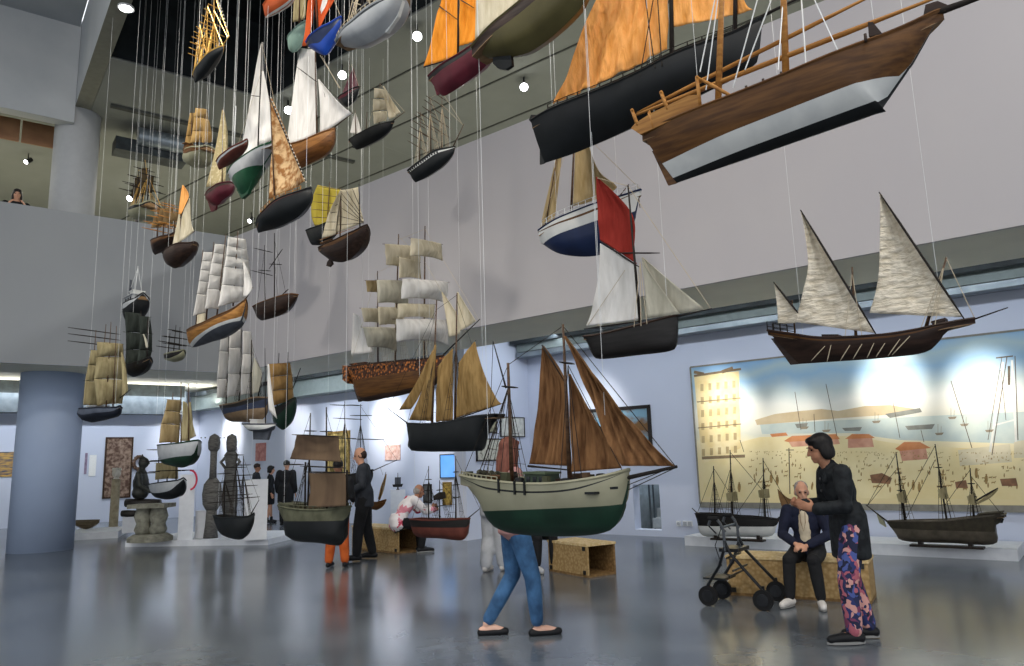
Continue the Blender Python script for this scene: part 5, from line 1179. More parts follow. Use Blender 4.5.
flat('painted_sea', mat('paint_sea', 'c7cfc4', 'b2bfbb', scale=3), [[(760, 424), (1100, 408), (1100, 446), (900, 440), (850, 433), (762, 434)]], .001)
flat('painted_hills', mat('paint_hills', 'cdbb98', 'bda986', scale=3), [[(755, 420), (775, 414), (800, 411), (822, 409), (838, 411), (865, 406), (890, 405), (915, 409), (915, 413), (842, 418), (757, 425)]], .0018)
flat('painted_house', mat('paint_house', 'e8d9ac', 'dcc68e', scale=4), [[(694, 376), (739, 371), (741, 448), (702, 464)]], .002)
win_ = []
for r in range(6):
    for c in range(5):
        x = 700.5 + c * 8 + r * .3; y = 384 + r * 13 - c * .8; win_.append(rect(x, y, x + 3, y + 7))
flat('painted_windows', mat('paint_window', 'bfa97c', 'a8946a'), win_, .0026); flat('painted_cornice', mat('paint_cornice', '8f7a5e', '7a684f'), [line(694, 376, 741, 369, 2.2), line(694, 372, 704, 374, 3), line(722, 372, 733, 368, 3.5), line(697, 402, 741, 398, 1), line(698, 428, 741, 424, 1), line(702, 458, 745, 456, 3)], .003)
flat('painted_sheds', mat('paint_sheds', 'd8a78c', 'c28c74', scale=6), [[(788, 441), (838, 438), (840, 444), (792, 447)], [(848, 438), (872, 437), (874, 447), (848, 448)], [(899, 449), (926, 448), (928, 459), (902, 461)]], .0022)
flat('painted_roofs', mat('paint_roof', 'd49162', 'c27d4e', scale=6), [[(784, 441), (792, 436), (836, 434), (840, 439), (788, 442)], [(845, 439), (852, 434), (869, 434), (875, 438)], [(895, 449), (904, 442), (920, 442), (931, 448), (900, 451)], [(770, 434), (786, 432.5), (788, 435.5), (772, 437)]], .0028)
flat('painted_wall', mat('paint_pale_house', 'dcd2b4', 'c9bf9f', scale=4), [[(958, 450), (1010, 444), (1012, 462), (960, 466)], [(1014, 442), (1024, 440), (1060, 442), (1060, 456), (1014, 458)]], .0022)
flat('painted_rigging', mat('paint_rigging', '6d6250', '584e40'), [line(795, 392, 801, 430), line(826, 384, 837, 436), line(814, 414, 815, 432), line(893, 402, 900, 438), line(951, 381, 972, 448, .8), line(921, 430, 924, 442), line(1001, 370, 1006, 420), line(996, 358, 1013, 356, 1.2), line(1007, 357, 992, 455, .9), line(1015, 356, 1018, 440, .9), line(1002, 357, 988, 440, .7), line(1009, 366, 1009, 385, 2.5), line(789, 448, 790, 494, 1), line(786, 450, 794, 450, .8), line(1055, 380, 1050, 440), line(740, 440, 744, 452)], .0034)
crowd = []; rr = random.Random(5)
def figure(x, y, h):
    """a brushed figure: head and body"""
    w_ = h * .32; return [[(x, y), (x + w_, y), (x + w_ * 1.15, y + h * .5), (x + w_ * .8, y + h), (x + w_ * .2, y + h), (x - w_ * .15, y + h * .5)], [(x + w_ * .2, y - h * .25), (x + w_ * .8, y - h * .25), (x + w_ * .8, y), (x + w_ * .2, y)]]
def beast(x, y, h):
    return [[(x, y), (x + h * 1.3, y), (x + h * 1.6, y - h * .4), (x + h * 1.85, y - h * .1), (x + h * 1.4, y + h * .35), (x + h * 1.3, y + h), (x + h * 1.15, y + h * .5), (x + h * .3, y + h * .5), (x + h * .15, y + h), (x - h * .05, y + h * .3)]]
for k in range(420):
    x = rr.uniform(748, 1060); u = rr.random() ** 2.2; y = 451 + u * 36 + (x - 745) * .006; h = 1.2 + u * 3.4
    crowd += beast(x, y, h * .6) if rr.random() < .4 else figure(x, y, h)
for x, y in ((770, 475), (776, 477), (730, 486), (738, 484), (912, 482), (918, 484), (975, 470), (985, 476)): crowd += figure(x, y, 8)
flat('painted_boats', mat('paint_boats', '9c8f78', '857a66'), [p_ for x, y in ((800, 427), (822, 430), (872, 421), (948, 417), (960, 424), (985, 430), (935, 433)) for p_ in ([(x, y), (x + 9, y - .6), (x + 7, y + 2), (x + 1.5, y + 2.2)], line(x + 3, y, x + 3, y - 9, .4), line(x + 6, y, x + 6.3, y - 7, .4))], .0031)
flat('painted_crane', mat('paint_crane', 'e4e2d8', 'd2d0c6'), [line(1003, 362, 990, 452, 2.4), line(1012, 360, 1016, 442, 2.2), line(995, 425, 1014, 420, 1.5), line(998, 400, 1013, 396, 1.5), line(1001, 380, 1012, 377, 1.3)], .0025)
flat('painted_crowd', mat('paint_crowd', 'a98c58', '8d7246', scale=20), crowd, .0034)
flat('painted_carts', mat('paint_carts', '9a6f52', '6f5540'), [[(870, 475), (882, 473), (892, 478), (890, 484), (872, 483)], [(1000, 479), (1016, 478), (1018, 486), (1002, 486)], [(955, 482), (966, 480), (968, 488), (956, 488)]], .0038)
flat('painted_barges', mat('paint_barges', '8f8f84', '7c7d74'), [[(885, 414), (920, 408), (922, 412), (890, 418)], [(905, 426), (935, 424), (932, 429), (908, 430)], [(842, 428), (862, 427), (860, 431), (845, 431)], [(795, 424), (808, 423), (806, 428), (797, 428)]], .003)

CANV.build('canvas', CMATS, pano)
# wall sockets, plinths
plast = mat('socket_plastic', 'eceef0', 'd7dadd', rough=.4)
for (px, lb, sz) in ((679, 'round white wall button left of the big painting', .05), (688, 'long white socket strip beside the round wall button', .11)):
    o = thing('wall_socket', lb, 'socket', pp(px, 523.5)); mb = MB(); mb.box(n1 * .012, (sz * 1.8, .024, .1), (e1, n1, Z)); mb.build('plate', plast, o)
    mb = MB()
    if sz < .1: mb.lathe([(.03, .024), (.028, .034)], (0, 0, 0), 16, ax=(e1, Z, n1))
    else:
        for k in (-.05, .05): mb.box(e1 * k + n1 * .028, (.07, .012, .07), (e1, n1, Z))
    mb.build('button' if sz < .1 else 'outlet', mat('socket_grey', 'a9adb2'), o)
plm = mat('plinth_white', 'dfe2e6', 'd6d9de', rough=.6)
def block(name, label, c, size, ax, m=plm, cat='plinth', kids=()):
    o = thing(name, label, cat, Vector((c.x, c.y, 0)))
    mb = MB(); mb.box(Z * (size[2] / 2), size, ax); mb.build('body', m, o)
    mb = MB(); mb.box(Z * .012, (size[0] * .985, size[1] * .985, .024), ax); mb.build('shadow_gap', mat('gap_dark', '6d7276'), o)
    return o
A_ = on_z(685, 545.5); B_ = on_z(1019, 561.5); dpl = (B_ - A_); lpl = dpl.length; dpl = dpl.normalized(); npl = Vector((dpl.y, -dpl.x, 0))
if npl.dot(EYE - A_) < 0: npl = -npl
PLH = 1.5 * 0 + .16
block('long_plinth', 'long low white plinth under the two standing ships before the painting', A_ + dpl * (lpl / 2) - npl * .5, (lpl, 1.0, PLH), (dpl, npl, Z))
cr = wood('cradle_dark', '2a211b', '1c1713')
def cradle(s, fr, ztop):
    gz = PLH - s.o.z
    mb = MB(); mb.box((0, 0, gz + .015), (s.L * .62, .16, .03)); bb = mb.build('cradle_board', cr, s.root)
    for t in fr:
        x, z = interp(s.K, t); mb = MB(); mb.box((x, 0, (z + .03 + gz + .03) / 2), (.05, .12, max(.04, z + .03 - gz - .03))); mb.build('cradle_block', cr, bb)
cradle(SQ, (.3, .72), 0); cradle(SR, (.35, .7), 0)
# low platform with the sculptures, left
pm = plm
A2, B2 = on_z(125, 547), on_z(268, 545)
d2 = (B2 - A2); l2 = d2.length; d2.normalize(); n_2 = Vector((d2.y, -d2.x, 0))
if n_2.dot(EYE - A2) < 0: n_2 = -n_2
block('low_platform', 'low white platform carrying the carved figures and white blocks', A2 + d2 * (l2 / 2) - n_2 * 1.0, (l2, 2.0, .12), (d2, n_2, Z))
def onp(px, py, z=.12): return on_z(px, py, z)
def wblock(label, x0, x1, yt, yb, dep=.35, z0=.12, name='white_block'):
    c = on_z((x0 + x1) / 2, yb, z0); dd = (c - EYE).dot(_F); w_ = (x1 - x0) / FPX * dd; h_ = (yb - yt) / FPX * dd
    o = thing(name, label, 'plinth', c); view = Vector((c.x, c.y, 0)).normalized(); xa = view.cross(Z)
    mb = MB(); mb.box(view * (dep / 2) + Z * (h_ / 2), (w_, dep, h_), (xa, view, Z)); mb.build('body', plm, o)
    mb = MB(); mb.box(view * (dep / 2) + Z * (h_ + .004), (w_ * 1.01, dep * 1.01, .008), (xa, view, Z)); mb.build('top_plate', plm, o)
    return o, c, h_
wblock('tall narrow white block under the red arch beside the green-bottomed brig', 178, 192, 476, 540)
o, cA, hA = wblock('short white block next to the tall narrow one under the red arch', 195, 207, 512, 538, .3)
wblock('broad white block in front of the dark clothed people', 244, 266, 481, 540, .45)
wblock('white plinth on the floor beyond the big column, below the banded picture', -8, 9, 478, 521, .4, 0)
q = onp(191, 477, .12); q = on_z(185, 540, .12); dd = (q - EYE).dot(_F) + .15; c = at(190, 480, dd)
xa = Vector((c.y, -c.x, 0)).normalized(); mb = MB(); pts = [xa * (.13 * math.sin(a)) + Z * (.2 * math.cos(a)) for a in [math.pi * (k / 14) * 1.0 - .1 for k in range(15)]]
mb.tube(pts, [.02] * 15, 8); o = mb.build('red_arch', mat('arch_red', 'd8415a', 'c23048', rough=.4)); o.location = c; tag(o, 'red curved arch on top of the tall narrow white block', 'sculpture')
# carved figures
carv = wood('carved_grey_wood', '6a6864', '4b4a47', rough=.7, scale=8)
def carved(label, px, yb, rows, arms=None, z0=.12, m=carv):
    """tall carved figure turned from stacked rings: rows of (photo y, half width in pixels, depth factor)"""
    c = on_z(px, yb, z0); d = (c - EYE).dot(_F); o = thing('carved_figure', label, 'sculpture', c); k = d / FPX
    groups = {}
    for nm, y, w_, dp in rows: groups.setdefault(nm, []).append((y, w_, dp))
    for nm, rs in groups.items():
        mb = MB(); prof = [(max(w_, .2) * k, (yb - y) * k) for y, w_, dp in rs]
        mb.lathe(prof[::-1] if prof[0][1] > prof[-1][1] else prof, (0, 0, 0), 18, sy=rs[0][2]); mb.build(nm, m, o, smooth=True)
    for a in arms or ():
        mb = MB(); mb.tube([Vector(((x - px) * k, -.04 if i == 1 else 0, (yb - y) * k)) for i, (x, y) in enumerate(a)], 1.6 * k, 8); mb.build('arm', m, o, smooth=True)
    for sx_ in (-1, 1):
        hy = rows[0][1] + (rows[1][1] - rows[0][1]) * 2; mb = MB(); mb.ball(Vector((sx_ * 2 * k, -rows[2][2] * 4.6 * k, (yb - hy) * k)), .8 * k, 6); mb.build('eye', m, o)
    return o
carved('carved grey figure with a very long thin neck and round head', 210.5, 538, [('head', 434.5, .5, .9), ('head', 437, 4.5, .9), ('head', 443, 6, .9), ('head', 450, 5.5, .9), ('head', 453, 3, .9), ('neck', 452, 3.4, 1), ('neck', 466, 3.2, 1), ('neck', 480, 3.6, 1), ('body', 479, 4, .7), ('body', 485, 8.5, .7), ('body', 495, 10, .7), ('body', 505, 9, .7), ('body', 512, 5, .7), ('base', 511, 5, 1), ('base', 524, 5.5, 1), ('base', 538, 7, 1)])
carved('carved grey figure with crooked raised arms, second of the tall pair', 228.5, 533, [('head', 434.5, .5, .9), ('head', 437, 4.5, .9), ('head', 443, 5.5, .9), ('head', 449, 5, .9), ('head', 453, 4, .9), ('torso', 452, 4, .8), ('torso', 456, 7, .8), ('torso', 466, 5, .8), ('torso', 475, 5.5, .8), ('torso', 490, 7.5, .8), ('torso', 505, 8, .8), ('torso', 514, 6, .8), ('base', 513, 6, 1), ('base', 533, 6.5, 1)], [[(231, 456), (238, 463), (232, 470)], [(225, 456), (219, 463), (224, 470)]])
stone = mat('carved_stone', '8f8e80', '6d6c60', rough=.9, scale=9, bump=.5); bronze = mat('dark_bronze', '3a3c38', '242623', rough=.45, scale=6, metal=.3)
c = on_z(150, 541, .125); k = (c - EYE).dot(_F) / FPX; o = thing('stone_pedestal', 'carved stone pedestal table with swelling base below the dark bronze figure', 'pedestal', c)
mb = MB(); mb.lathe([(21 * k, 0), (21 * k, 4 * k), (16 * k, 7 * k)], (0, 0, 0), 4 * 6); mb.build('foot', stone, o)
for sg in (-1, 1):
    mb = MB(); mb.lathe([(6 * k, 6 * k), (8.5 * k, 11 * k), (6.5 * k, 17 * k), (9 * k, 24 * k), (7 * k, 31 * k), (8 * k, 33 * k)], Vector((sg * 7.5 * k, 0, 0)), 14); mb.build('leg', stone, o, smooth=True)
mb = MB(); mb.box((0, 0, 34.5 * k), (37 * k, 26 * k, 4 * k)); mb.build('table_top', stone, o)
zt = 36.5 * k
# bronze figure sitting behind and over the pedestal on dark beams
c2 = c + Vector((c.x, c.y, 0)).normalized() * 1.0; d = (c2 - EYE).dot(_F); k2 = d / FPX
beamw = wood('old_beam', '2d2a27', '1b1917')
for i, (x0, x1, y, r, lb) in enumerate(((126, 160, 503, 4.5, 'upper thick dark beam lying behind the stone pedestal'), (122, 140, 513.5, 3.5, 'lower short dark beam sticking out left of the stone pedestal'))):
    p = at(x0, y, d); p2 = at(x1, y, d); mb = MB(); mb.tube([Vector((0, 0, 0)), (p2 - p) * .3, p2 - p], [r * k2 * .9, r * k2, r * k2 * .85], 10); t_ = mb.build('timber_beam', beamw, smooth=True); t_.location = p; tag(t_, lb, 'beam')
bw_ = wblock('white block hidden behind the pedestal, carrying the dark beams', 124, 160, 517.5, 532, .4, .12)
G4 = None
fig0 = at(140, 500, d)
# small head on a pillar, canoe bowl on its own platform
wb = mat('marble_white', 'e2dccf', 'c9c2b2', rough=.6, scale=12, bump=.2); pil = mat('pillar_buff', 'b3a78c', '978b70', rough=.8, scale=9)
c = on_z(113, 532, .0); dd = (c - EYE).dot(_F); k = dd / FPX; o = thing('stone_bust', 'small pale marble head on a buff pillar before the tapestry', 'sculpture', c)
mb = MB(); mb.lathe([(5 * k, 0), (5 * k, 2 * k), (4.2 * k, 4 * k), (4 * k, 51 * k), (4.8 * k, 52 * k)], (0, 0, 0), 18); mb.build('pillar', pil, o)
mb = MB(); mb.ball((0, 0, 58 * k), (4 * k, 4.4 * k, 5.4 * k), 14); mb.lathe([(3 * k, 52 * k), (2 * k, 54 * k)], (0, 0, 0), 12); mb.ball((0, -4.3 * k, 57.4 * k), (.7 * k, 1 * k, 1.2 * k), 8); mb.build('head', wb, o, smooth=True)
mb = MB()
for j in range(7): mb.ball((3 * k * math.cos(j), 3 * k * math.sin(j), 61.5 * k), 1.8 * k, 8)
mb.build('curls', wb, o, smooth=True)
c = on_z(95, 541, 0); A3, B3 = on_z(66, 541), on_z(118, 538); d3 = (B3 - A3); l3 = d3.length; d3.normalize(); n3 = Vector((d3.y, -d3.x, 0)); n3 = n3 if n3.dot(EYE - A3) > 0 else -n3
block('low_platform', 'low white platform beside the big column with the wooden bowl on it', A3 + d3 * (l3 / 2) - n3 * .9, (l3, 1.8, .16), (d3, n3, Z))
c = on_z(86, 529, .172); dd = (c - EYE).dot(_F); k = dd / FPX; o = thing('dugout_bowl', 'boat-shaped wooden bowl on the low platform beside the column', 'bowl', c)
mb = MB(); rows = []
for i in range(13):
    t = i / 12; w_ = 4.5 * k * math.sin(math.pi * (t * .96 + .02)) ** .7 + .001; rows.append([((t - .5) * 25 * k, w_ * math.cos(a), 7.5 * k + (1.5 * k * abs(t - .5) * 2) - 7.4 * k * math.sin(a) * (math.sin(math.pi * (t * .9 + .05)) ** .5)) for a in [math.pi * j / 10 for j in range(11)]])
mb.grid(rows, thick=.02); mb.build('bowl_shell', wood('bowl_wood', '6d6048', '4c4230'), o, smooth=True)
mb = MB(); mb.tube([Vector((-11 * k, 0, 8.4 * k)), Vector((11 * k, 0, 8.4 * k))], .02, 6); mb.build('thwart', wood('bowl_wood', '6d6048', '4c4230'), o)
o, c, h_ = wblock('grey-white plinth under the smallest model boat on the bright wall', 390.5, 405.5, 491, 527, .3, 0)
top = Vector((c.x, c.y, h_)) + Vector((c.x, c.y, 0)).normalized() * .15
o = thing('model_lightship', 'tiny dark model boat with square signal panel on a white plinth', 'ship model', top); k = (top - EYE).dot(_F) / FPX
xa = Vector((top.y, -top.x, 0)).normalized(); ya = xa.cross(Z) * -1
mb = MB(); mb.lathe([(2.0 * k, 0), (.8 * k, 1 * k), (.7 * k, 3 * k)], (0, 0, .008), 10); mb.build('base', spard, o)
mb = MB(); mb.prism([xa * (x * k) + Z * (z * k) - ya * (1.2 * k) for x, z in ((-4.5, 3), (4, 3), (5.2, 6), (-5.6, 5.6))], ya * (2.4 * k)); mb.build('hull', blackw, o)
mb = MB(); mb.box(Z * (9 * k), (6 * k, .3 * k, 7 * k), (xa, ya, Z)); mb.build('panel', slate, o); mb = MB(); mb.tube([Z * (5 * k), Z * (17 * k)], .3 * k, 6); mb.build('mast', spard, o)

# plywood crates used as benches
osb = mat('osb_board', 'b3986c', '94794e', rough=.75, scale=26, kind='voronoi', bump=.15, lo=.1, hi=.7); osbd = mat('osb_shaded', '8f7148', '6d5433', rough=.8, scale=26, kind='voronoi', lo=.1, hi=.7)  # crate light and shade put in the colour: darker back and bottom, paler lid
screwm = mat('bracket_steel', '3b3a38', rough=.4, metal=.7)
def crate(label, A, B, dep, h, flip=1, open_end=1, name='plywood_crate', stools=()):
    """open-ended board crate; A-B is the front foot line, dep deep, open at the B end"""
    dx = (B - A); l = dx.length; dx.normalize(); dy = Vector((-dx.y, dx.x, 0)) * flip; o = thing(name, label, 'crate', A); t = .03
    def pan(nm, c, sz, m=osb): mb = MB(); mb.box(c, sz, (dx, dy, Z)); return mb.build(nm, m, o)
    pan('front_board', dx * l / 2 + dy * t / 2 + Z * h / 2, (l, t, h - .06)); pan('back_board', dx * l / 2 + dy * (dep - t / 2) + Z * h / 2, (l, t, h - .06), osbd)
    top_ = pan('lid_board', dx * l / 2 + dy * dep / 2 + Z * (h - .015), (l + .02, dep + .02, .03), mat('osb_top_lit', 'd9c59c', 'c0a674', rough=.75, scale=26, kind='voronoi', lo=.1, hi=.7)); pan('bottom_board', dx * l / 2 + dy * dep / 2 + Z * .015, (l, dep, .03), osbd)
    pan('end_board', dx * (t / 2) + dy * dep / 2 + Z * h / 2, (t, dep - .07, h - .07))
    if not open_end: pan('end_board', dx * (l - t / 2) + dy * dep / 2 + Z * h / 2, (t, dep - .07, h - .07))
    for a, bz in ((.06, .06), (l - .06, .06), (.06, h - .06), (l - .06, h - .06)): mb = MB(); mb.box(dx * a - dy * .006 + Z * bz, (.05, .012, .05), (dx, dy, Z)); mb.build('bracket', screwm, o)
    return o, dx, dy, l
crate('open-ended plywood crate with bright top behind the walking woman in jeans', on_z(549, 571), on_z(588, 578), .48, .42)
crate('long plywood crate bench under the seated person in the navy jacket', on_z(729, 595), on_z(872, 604), .5, .42, 1, 0)
crate('plywood crate bench under the seated person in the white jacket', on_z(352, 549), on_z(398, 554), .5, .43)

# walking frame on wheels
wf = thing('rollator', 'black wheeled walking frame standing before the plywood crate bench', 'walking frame', on_z(741, 606))
pw = [on_z(x, y) - wf.location for x, y in ((709, 606), (764, 611), (723, 599), (777, 601))]
fr = mat('frame_tube_black', '2b2d30', '1f2124', rough=.35, metal=.5); ty = mat('tyre_black', '17181a', rough=.8); grey = mat('tube_grey', '5b5f64', '4c5055', rough=.3, metal=.7)
ux = (pw[1] - pw[0]).normalized(); uy = Vector((-ux.y, ux.x, 0)); RW = .1
ctr = sum(pw, Vector()) / 4
for i, p in enumerate(pw):
    mb = MB(); mb.lathe([(.07, -.018), (.098, -.02), (RW, 0), (.098, .02), (.07, .018)], p + Z * RW, 24, ax=(ux, Z, uy)); w_ = mb.build('wheel', ty, wf)
    mb = MB(); mb.lathe([(.06, -.024), (.06, .024)], p + Z * RW, 16, ax=(ux, Z, uy)); mb.build('hub', fr, w_)
    mb = MB(); mb.tube([p + Z * RW + uy * .03, p + Z * (RW * 2.3) + uy * .03], .014, 7); mb.build('fork', fr, wf)
for a, b_ in ((0, 1), (2, 3)):
    pa, pb = pw[a], pw[b_]; m_ = pa.lerp(pb, .42); hd = m_ * 1 + Z * .82 - ux * .05; st_ = pa.lerp(pb, .38) + Z * .55
    mb = MB(); mb.tube([pb + Z * .2, pa.lerp(pb, .48) + Z * .52, st_ + Z * .1], .016, 8); mb.build('front_leg', fr, wf)
    mb = MB(); mb.tube([pa + Z * .2, pa.lerp(pb, .25) + Z * .4, st_ + Z * .04], .016, 8); mb.build('rear_leg', fr, wf)
    mb = MB(); mb.tube([st_, st_ + Z * .2, hd - ux * .0, hd + Z * .05 - ux * .04, hd + Z * .05 - ux * .1, hd - Z * .02 - ux * .13], .015, 8); mb.build('handle_post', grey, wf)
    mb = MB(); mb.tube([hd + Z * .05 - ux * .02, hd + Z * .052 - ux * .12], .023, 10); mb.build('hand_grip', ty, wf)
    mb = MB(); mb.tube([hd - Z * .02 - ux * .13, hd - Z * .1 - ux * .05], .008, 6); mb.build('brake_lever', fr, wf)
c_ = (pw[0] + pw[2]).lerp(pw[1] + pw[3], .42) / 2
mb = MB(); mb.box(c_ + Z * .55, (.2, (pw[0] - pw[2]).length * .8, .035), (ux, uy, Z)); mb.build('seat', fr, wf)
for z_, f in ((.3, .42), (.36, .5), (.48, .4)):
    mb = MB(); mb.tube([pw[0].lerp(pw[1], f) + Z * z_, pw[2].lerp(pw[3], f) + Z * z_], .011, 6); mb.build('cross_bar', fr, wf)
mb = MB(); pts = [pw[0].lerp(pw[1], .42) + Z * .74, pw[0].lerp(pw[1], .34) + Z * .78, pw[2].lerp(pw[3], .34) + Z * .78, pw[2].lerp(pw[3], .42) + Z * .74]; mb.tube(pts, .014, 7); mb.build('backrest', grey, wf)
mb = MB(); p = pw[0].lerp(pw[1], .1); mb.box(p + Z * .26 + (pw[2] - pw[0]) * .5, (.24, (pw[2] - pw[0]).length * .7, .02), (ux, uy, Z)); mb.build('tray', fr, wf)
mb = MB(); mb.tube([pw[0].lerp(pw[1], .36) + Z * .8, pw[0].lerp(pw[1], .2) + Z * .6, pw[0].lerp(pw[1], .3) + Z * .4], .005, 5); mb.build('brake_cable', ty, wf)
# ------------------------------------------------------------------ people
def fuse(shapes, voxel, name, m, parent, smooth_it=4, loc=None):
    """closed shapes grown together into one continuous skin"""
    me = bpy.data.meshes.new('tmp'); me.from_pydata([tuple(v) for v in shapes.v], [], shapes.f); me.update()
    o = bpy.data.objects.new('tmp', me); COL.objects.link(o)
    r_ = o.modifiers.new('r', 'REMESH'); r_.mode = 'VOXEL'; r_.voxel_size = voxel; r_.use_smooth_shade = True
    sm = o.modifiers.new('s', 'SMOOTH'); sm.iterations = smooth_it; sm.factor = .5
    dg = bpy.context.evaluated_depsgraph_get(); me2 = bpy.data.meshes.new_from_object(o.evaluated_get(dg))
    bpy.data.objects.remove(o); me2.name = name
    me2.materials.clear(); me2.materials.append(m)
    for p in me2.polygons: p.use_smooth = True
    o2 = bpy.data.objects.new(name, me2); COL.objects.link(o2); o2.parent = parent
    return o2
class Shape(MB):
    def limb(s, pts, rad, n=12):
        s.tube(pts, rad, n)
        for p, r in zip(pts, rad): s.ball(p, r * .995, 10)
    def ell(s, c, r, ax=None): s.ball(c, r, 14, ax=ax)
V = Vector
def basis(fwd, up=Z):
    f = V(fwd).normalized(); x = f.cross(up); x = x.normalized() if x.length > 1e-4 else V((1, 0, 0)); return (x, f, x.cross(f))
skin = mat('skin', 'c99a80', 'bd8c72', rough=.55, scale=10); skin2 = mat('skin_tan', 'a87a60', '9a6c54', rough=.55, scale=10); skinp = mat('skin_pale', 'd9b09c', 'cfa28d', rough=.55)
eyew = mat('eye_dark', '20181a', rough=.2)
def person(label, loc, rz, J, skinm=skin, h=1.7, top=None, legs=None, shoes=None, hair=None, vox=.010, bare_foot=False, group=None, extra=None, hands=('relax', 'relax')):
    """J: joints in a frame with +Y forward, +X to the person's right; metres for a 1.7 m body"""
    k = h / 1.7; o = thing('person', label, 'person', loc, rz, group)
    D = dict(pel=(0, 0, .93), che=(0, .01, 1.25), nec=(0, 0, 1.44), hea=(0, .025, 1.60), fac=(0, 1, -.08),
             shR=(.185, 0, 1.39), elR=(.235, -.03, 1.11), wrR=(.24, .06, .87), shL=(-.185, 0, 1.39), elL=(-.235, -.03, 1.11), wrL=(-.24, .06, .87),
             hiR=(.09, 0, .90), knR=(.10, .02, .49), anR=(.10, -.02, .09), toR=(.12, .19, .035), hiL=(-.09, 0, .90), knL=(-.10, .02, .49), anL=(-.10, -.02, .09), toL=(-.12, .19, .035))
    D.update(J); j = {a: V(b) * k if a != 'fac' else V(b).normalized() for a, b in D.items()}
    side = (j['shR'] - j['shL']).normalized(); hs = (j['hiR'] - j['hiL']).normalized()
    ub = (side, side.cross((j['nec'] - j['pel']).normalized()) * -1, (j['nec'] - j['pel']).normalized())
    hb = (hs, V((-hs.y, hs.x, 0)), Z)
    fb = basis(j['fac']); hc = j['hea']
    def torso(s, g=1.0, low=True):
        s.ell(j['pel'], (.165 * k * g, .115 * k * g, .12 * k * g), ub if low else ub)
        mid = j['pel'].lerp(j['che'], .5); s.ell(mid, (.140 * k * g, .10 * k * g, .17 * k), ub)
        s.ell(j['che'], (.162 * k * g, .112 * k * g, .19 * k), ub); s.ell(j['che'].lerp(j['nec'], .62), (.165 * k * g, .085 * k * g, .10 * k), ub)
    b = Shape(); torso(b)
    b.limb([j['nec'] - ub[2] * .04 * k, hc - V((0, 0, .06)) * k], [.056 * k, .052 * k])
    # head: skull, jaw, cheeks, nose, brow, lips, ears
    b.ell(hc + fb[1] * -.012 * k + fb[2] * .02 * k, (.074 * k, .094 * k, .105 * k), fb); b.ell(hc + fb[1] * .028 * k - fb[2] * .05 * k, (.056 * k, .06 * k, .066 * k), fb)
    b.ell(hc + fb[1] * .062 * k - fb[2] * .092 * k, (.026 * k, .024 * k, .022 * k), fb)
    b.limb([hc + fb[1] * .088 * k + fb[2] * .012 * k, hc + fb[1] * .108 * k - fb[2] * .032 * k], [.009 * k, .014 * k]); b.ell(hc + fb[1] * .080 * k + fb[2] * .026 * k, (.045 * k, .012 * k, .010 * k), fb)
    b.ell(hc + fb[1] * .085 * k - fb[2] * .062 * k, (.022 * k, .009 * k, .006 * k), fb); b.ell(hc + fb[1] * .083 * k - fb[2] * .074 * k, (.018 * k, .009 * k, .006 * k), fb)
    for sg in (-1, 1): b.ell(hc + fb[0] * (.076 * k * sg) - fb[2] * .012 * k - fb[1] * .005 * k, (.010 * k, .020 * k, .032 * k), fb)
    arms = Shape(); A = []
    for sd, sx_ in (('R', 1), ('L', -1)):
        sh, el_, wr = j['sh' + sd], j['el' + sd], j['wr' + sd]
        b.limb([sh, sh.lerp(el_, .5), el_, el_.lerp(wr, .4), wr], [.052 * k, .046 * k, .037 * k, .035 * k, .025 * k])
        fd = J.get('hd' + sd); fd = V(fd).normalized() if fd else (wr - el_).normalized(); pn = J.get('pn' + sd); pn = V(pn).normalized() if pn else V((-sx_, 0, 0))
        pn = (pn - fd * pn.dot(fd)).normalized(); wd = fd.cross(pn).normalized(); mode = hands[0 if sd == 'R' else 1]
        pc_ = wr + fd * .05 * k; b.ell(pc_, (.040 * k, .052 * k, .017 * k), (wd, fd, pn))
        curl = {'relax': .35, 'grip': 1.1, 'flat': .1, 'clasp': .75}[mode]
        for f in range(4):
            ln = (.070, .080, .076, .060)[f] * k; root = wr + fd * (.085 - .006 * abs(f - 1.3)) * k + wd * ((f - 1.5) * .0195 * k); d1 = fd + wd * ((f - 1.5) * .07)
            p1 = root + (d1 * math.cos(curl * .5) + pn * math.sin(curl * .5)).normalized() * ln * .45; p2 = p1 + (d1 * math.cos(curl * 1.3) + pn * math.sin(curl * 1.3)).normalized() * ln * .33; p3 = p2 + (d1 * math.cos(curl * 2) + pn * math.sin(curl * 2)).normalized() * ln * .25
            b.limb([root - d1 * .02 * k, p1, p2, p3], [.0095 * k, .009 * k, .0085 * k, .0075 * k], 8)
        tsign = 1 if wd.dot(V((0, 1, 0)) + V((0, 0, .6))) > 0 else -1
        t0 = wr + fd * .025 * k + wd * (.03 * tsign * k); b.limb([t0, t0 + (fd * .6 + wd * .75 * tsign + pn * .3).normalized() * .036 * k, t0 + (fd * .9 + wd * .62 * tsign + pn * .5).normalized() * .066 * k], [.013 * k, .011 * k, .009 * k], 8)
    for sd in 'RL':
        hi, kn, an, to = j['hi' + sd], j['kn' + sd], j['an' + sd], j['to' + sd]
        b.limb([hi, hi.lerp(kn, .4), kn, kn.lerp(an, .3), an.lerp(kn, .2), an], [.088 * k, .078 * k, .055 * k, .054 * k, .036 * k, .034 * k])
        heel = an - (to - an).normalized() * .045 * k; heel.z = max(to.z, an.z - .055 * k); b.limb([heel, an.lerp(to, .4) - Z * .01, to], [.034 * k, .034 * k, .026 * k])
    body = fuse(b, vox, 'body', skinm, o, 3)
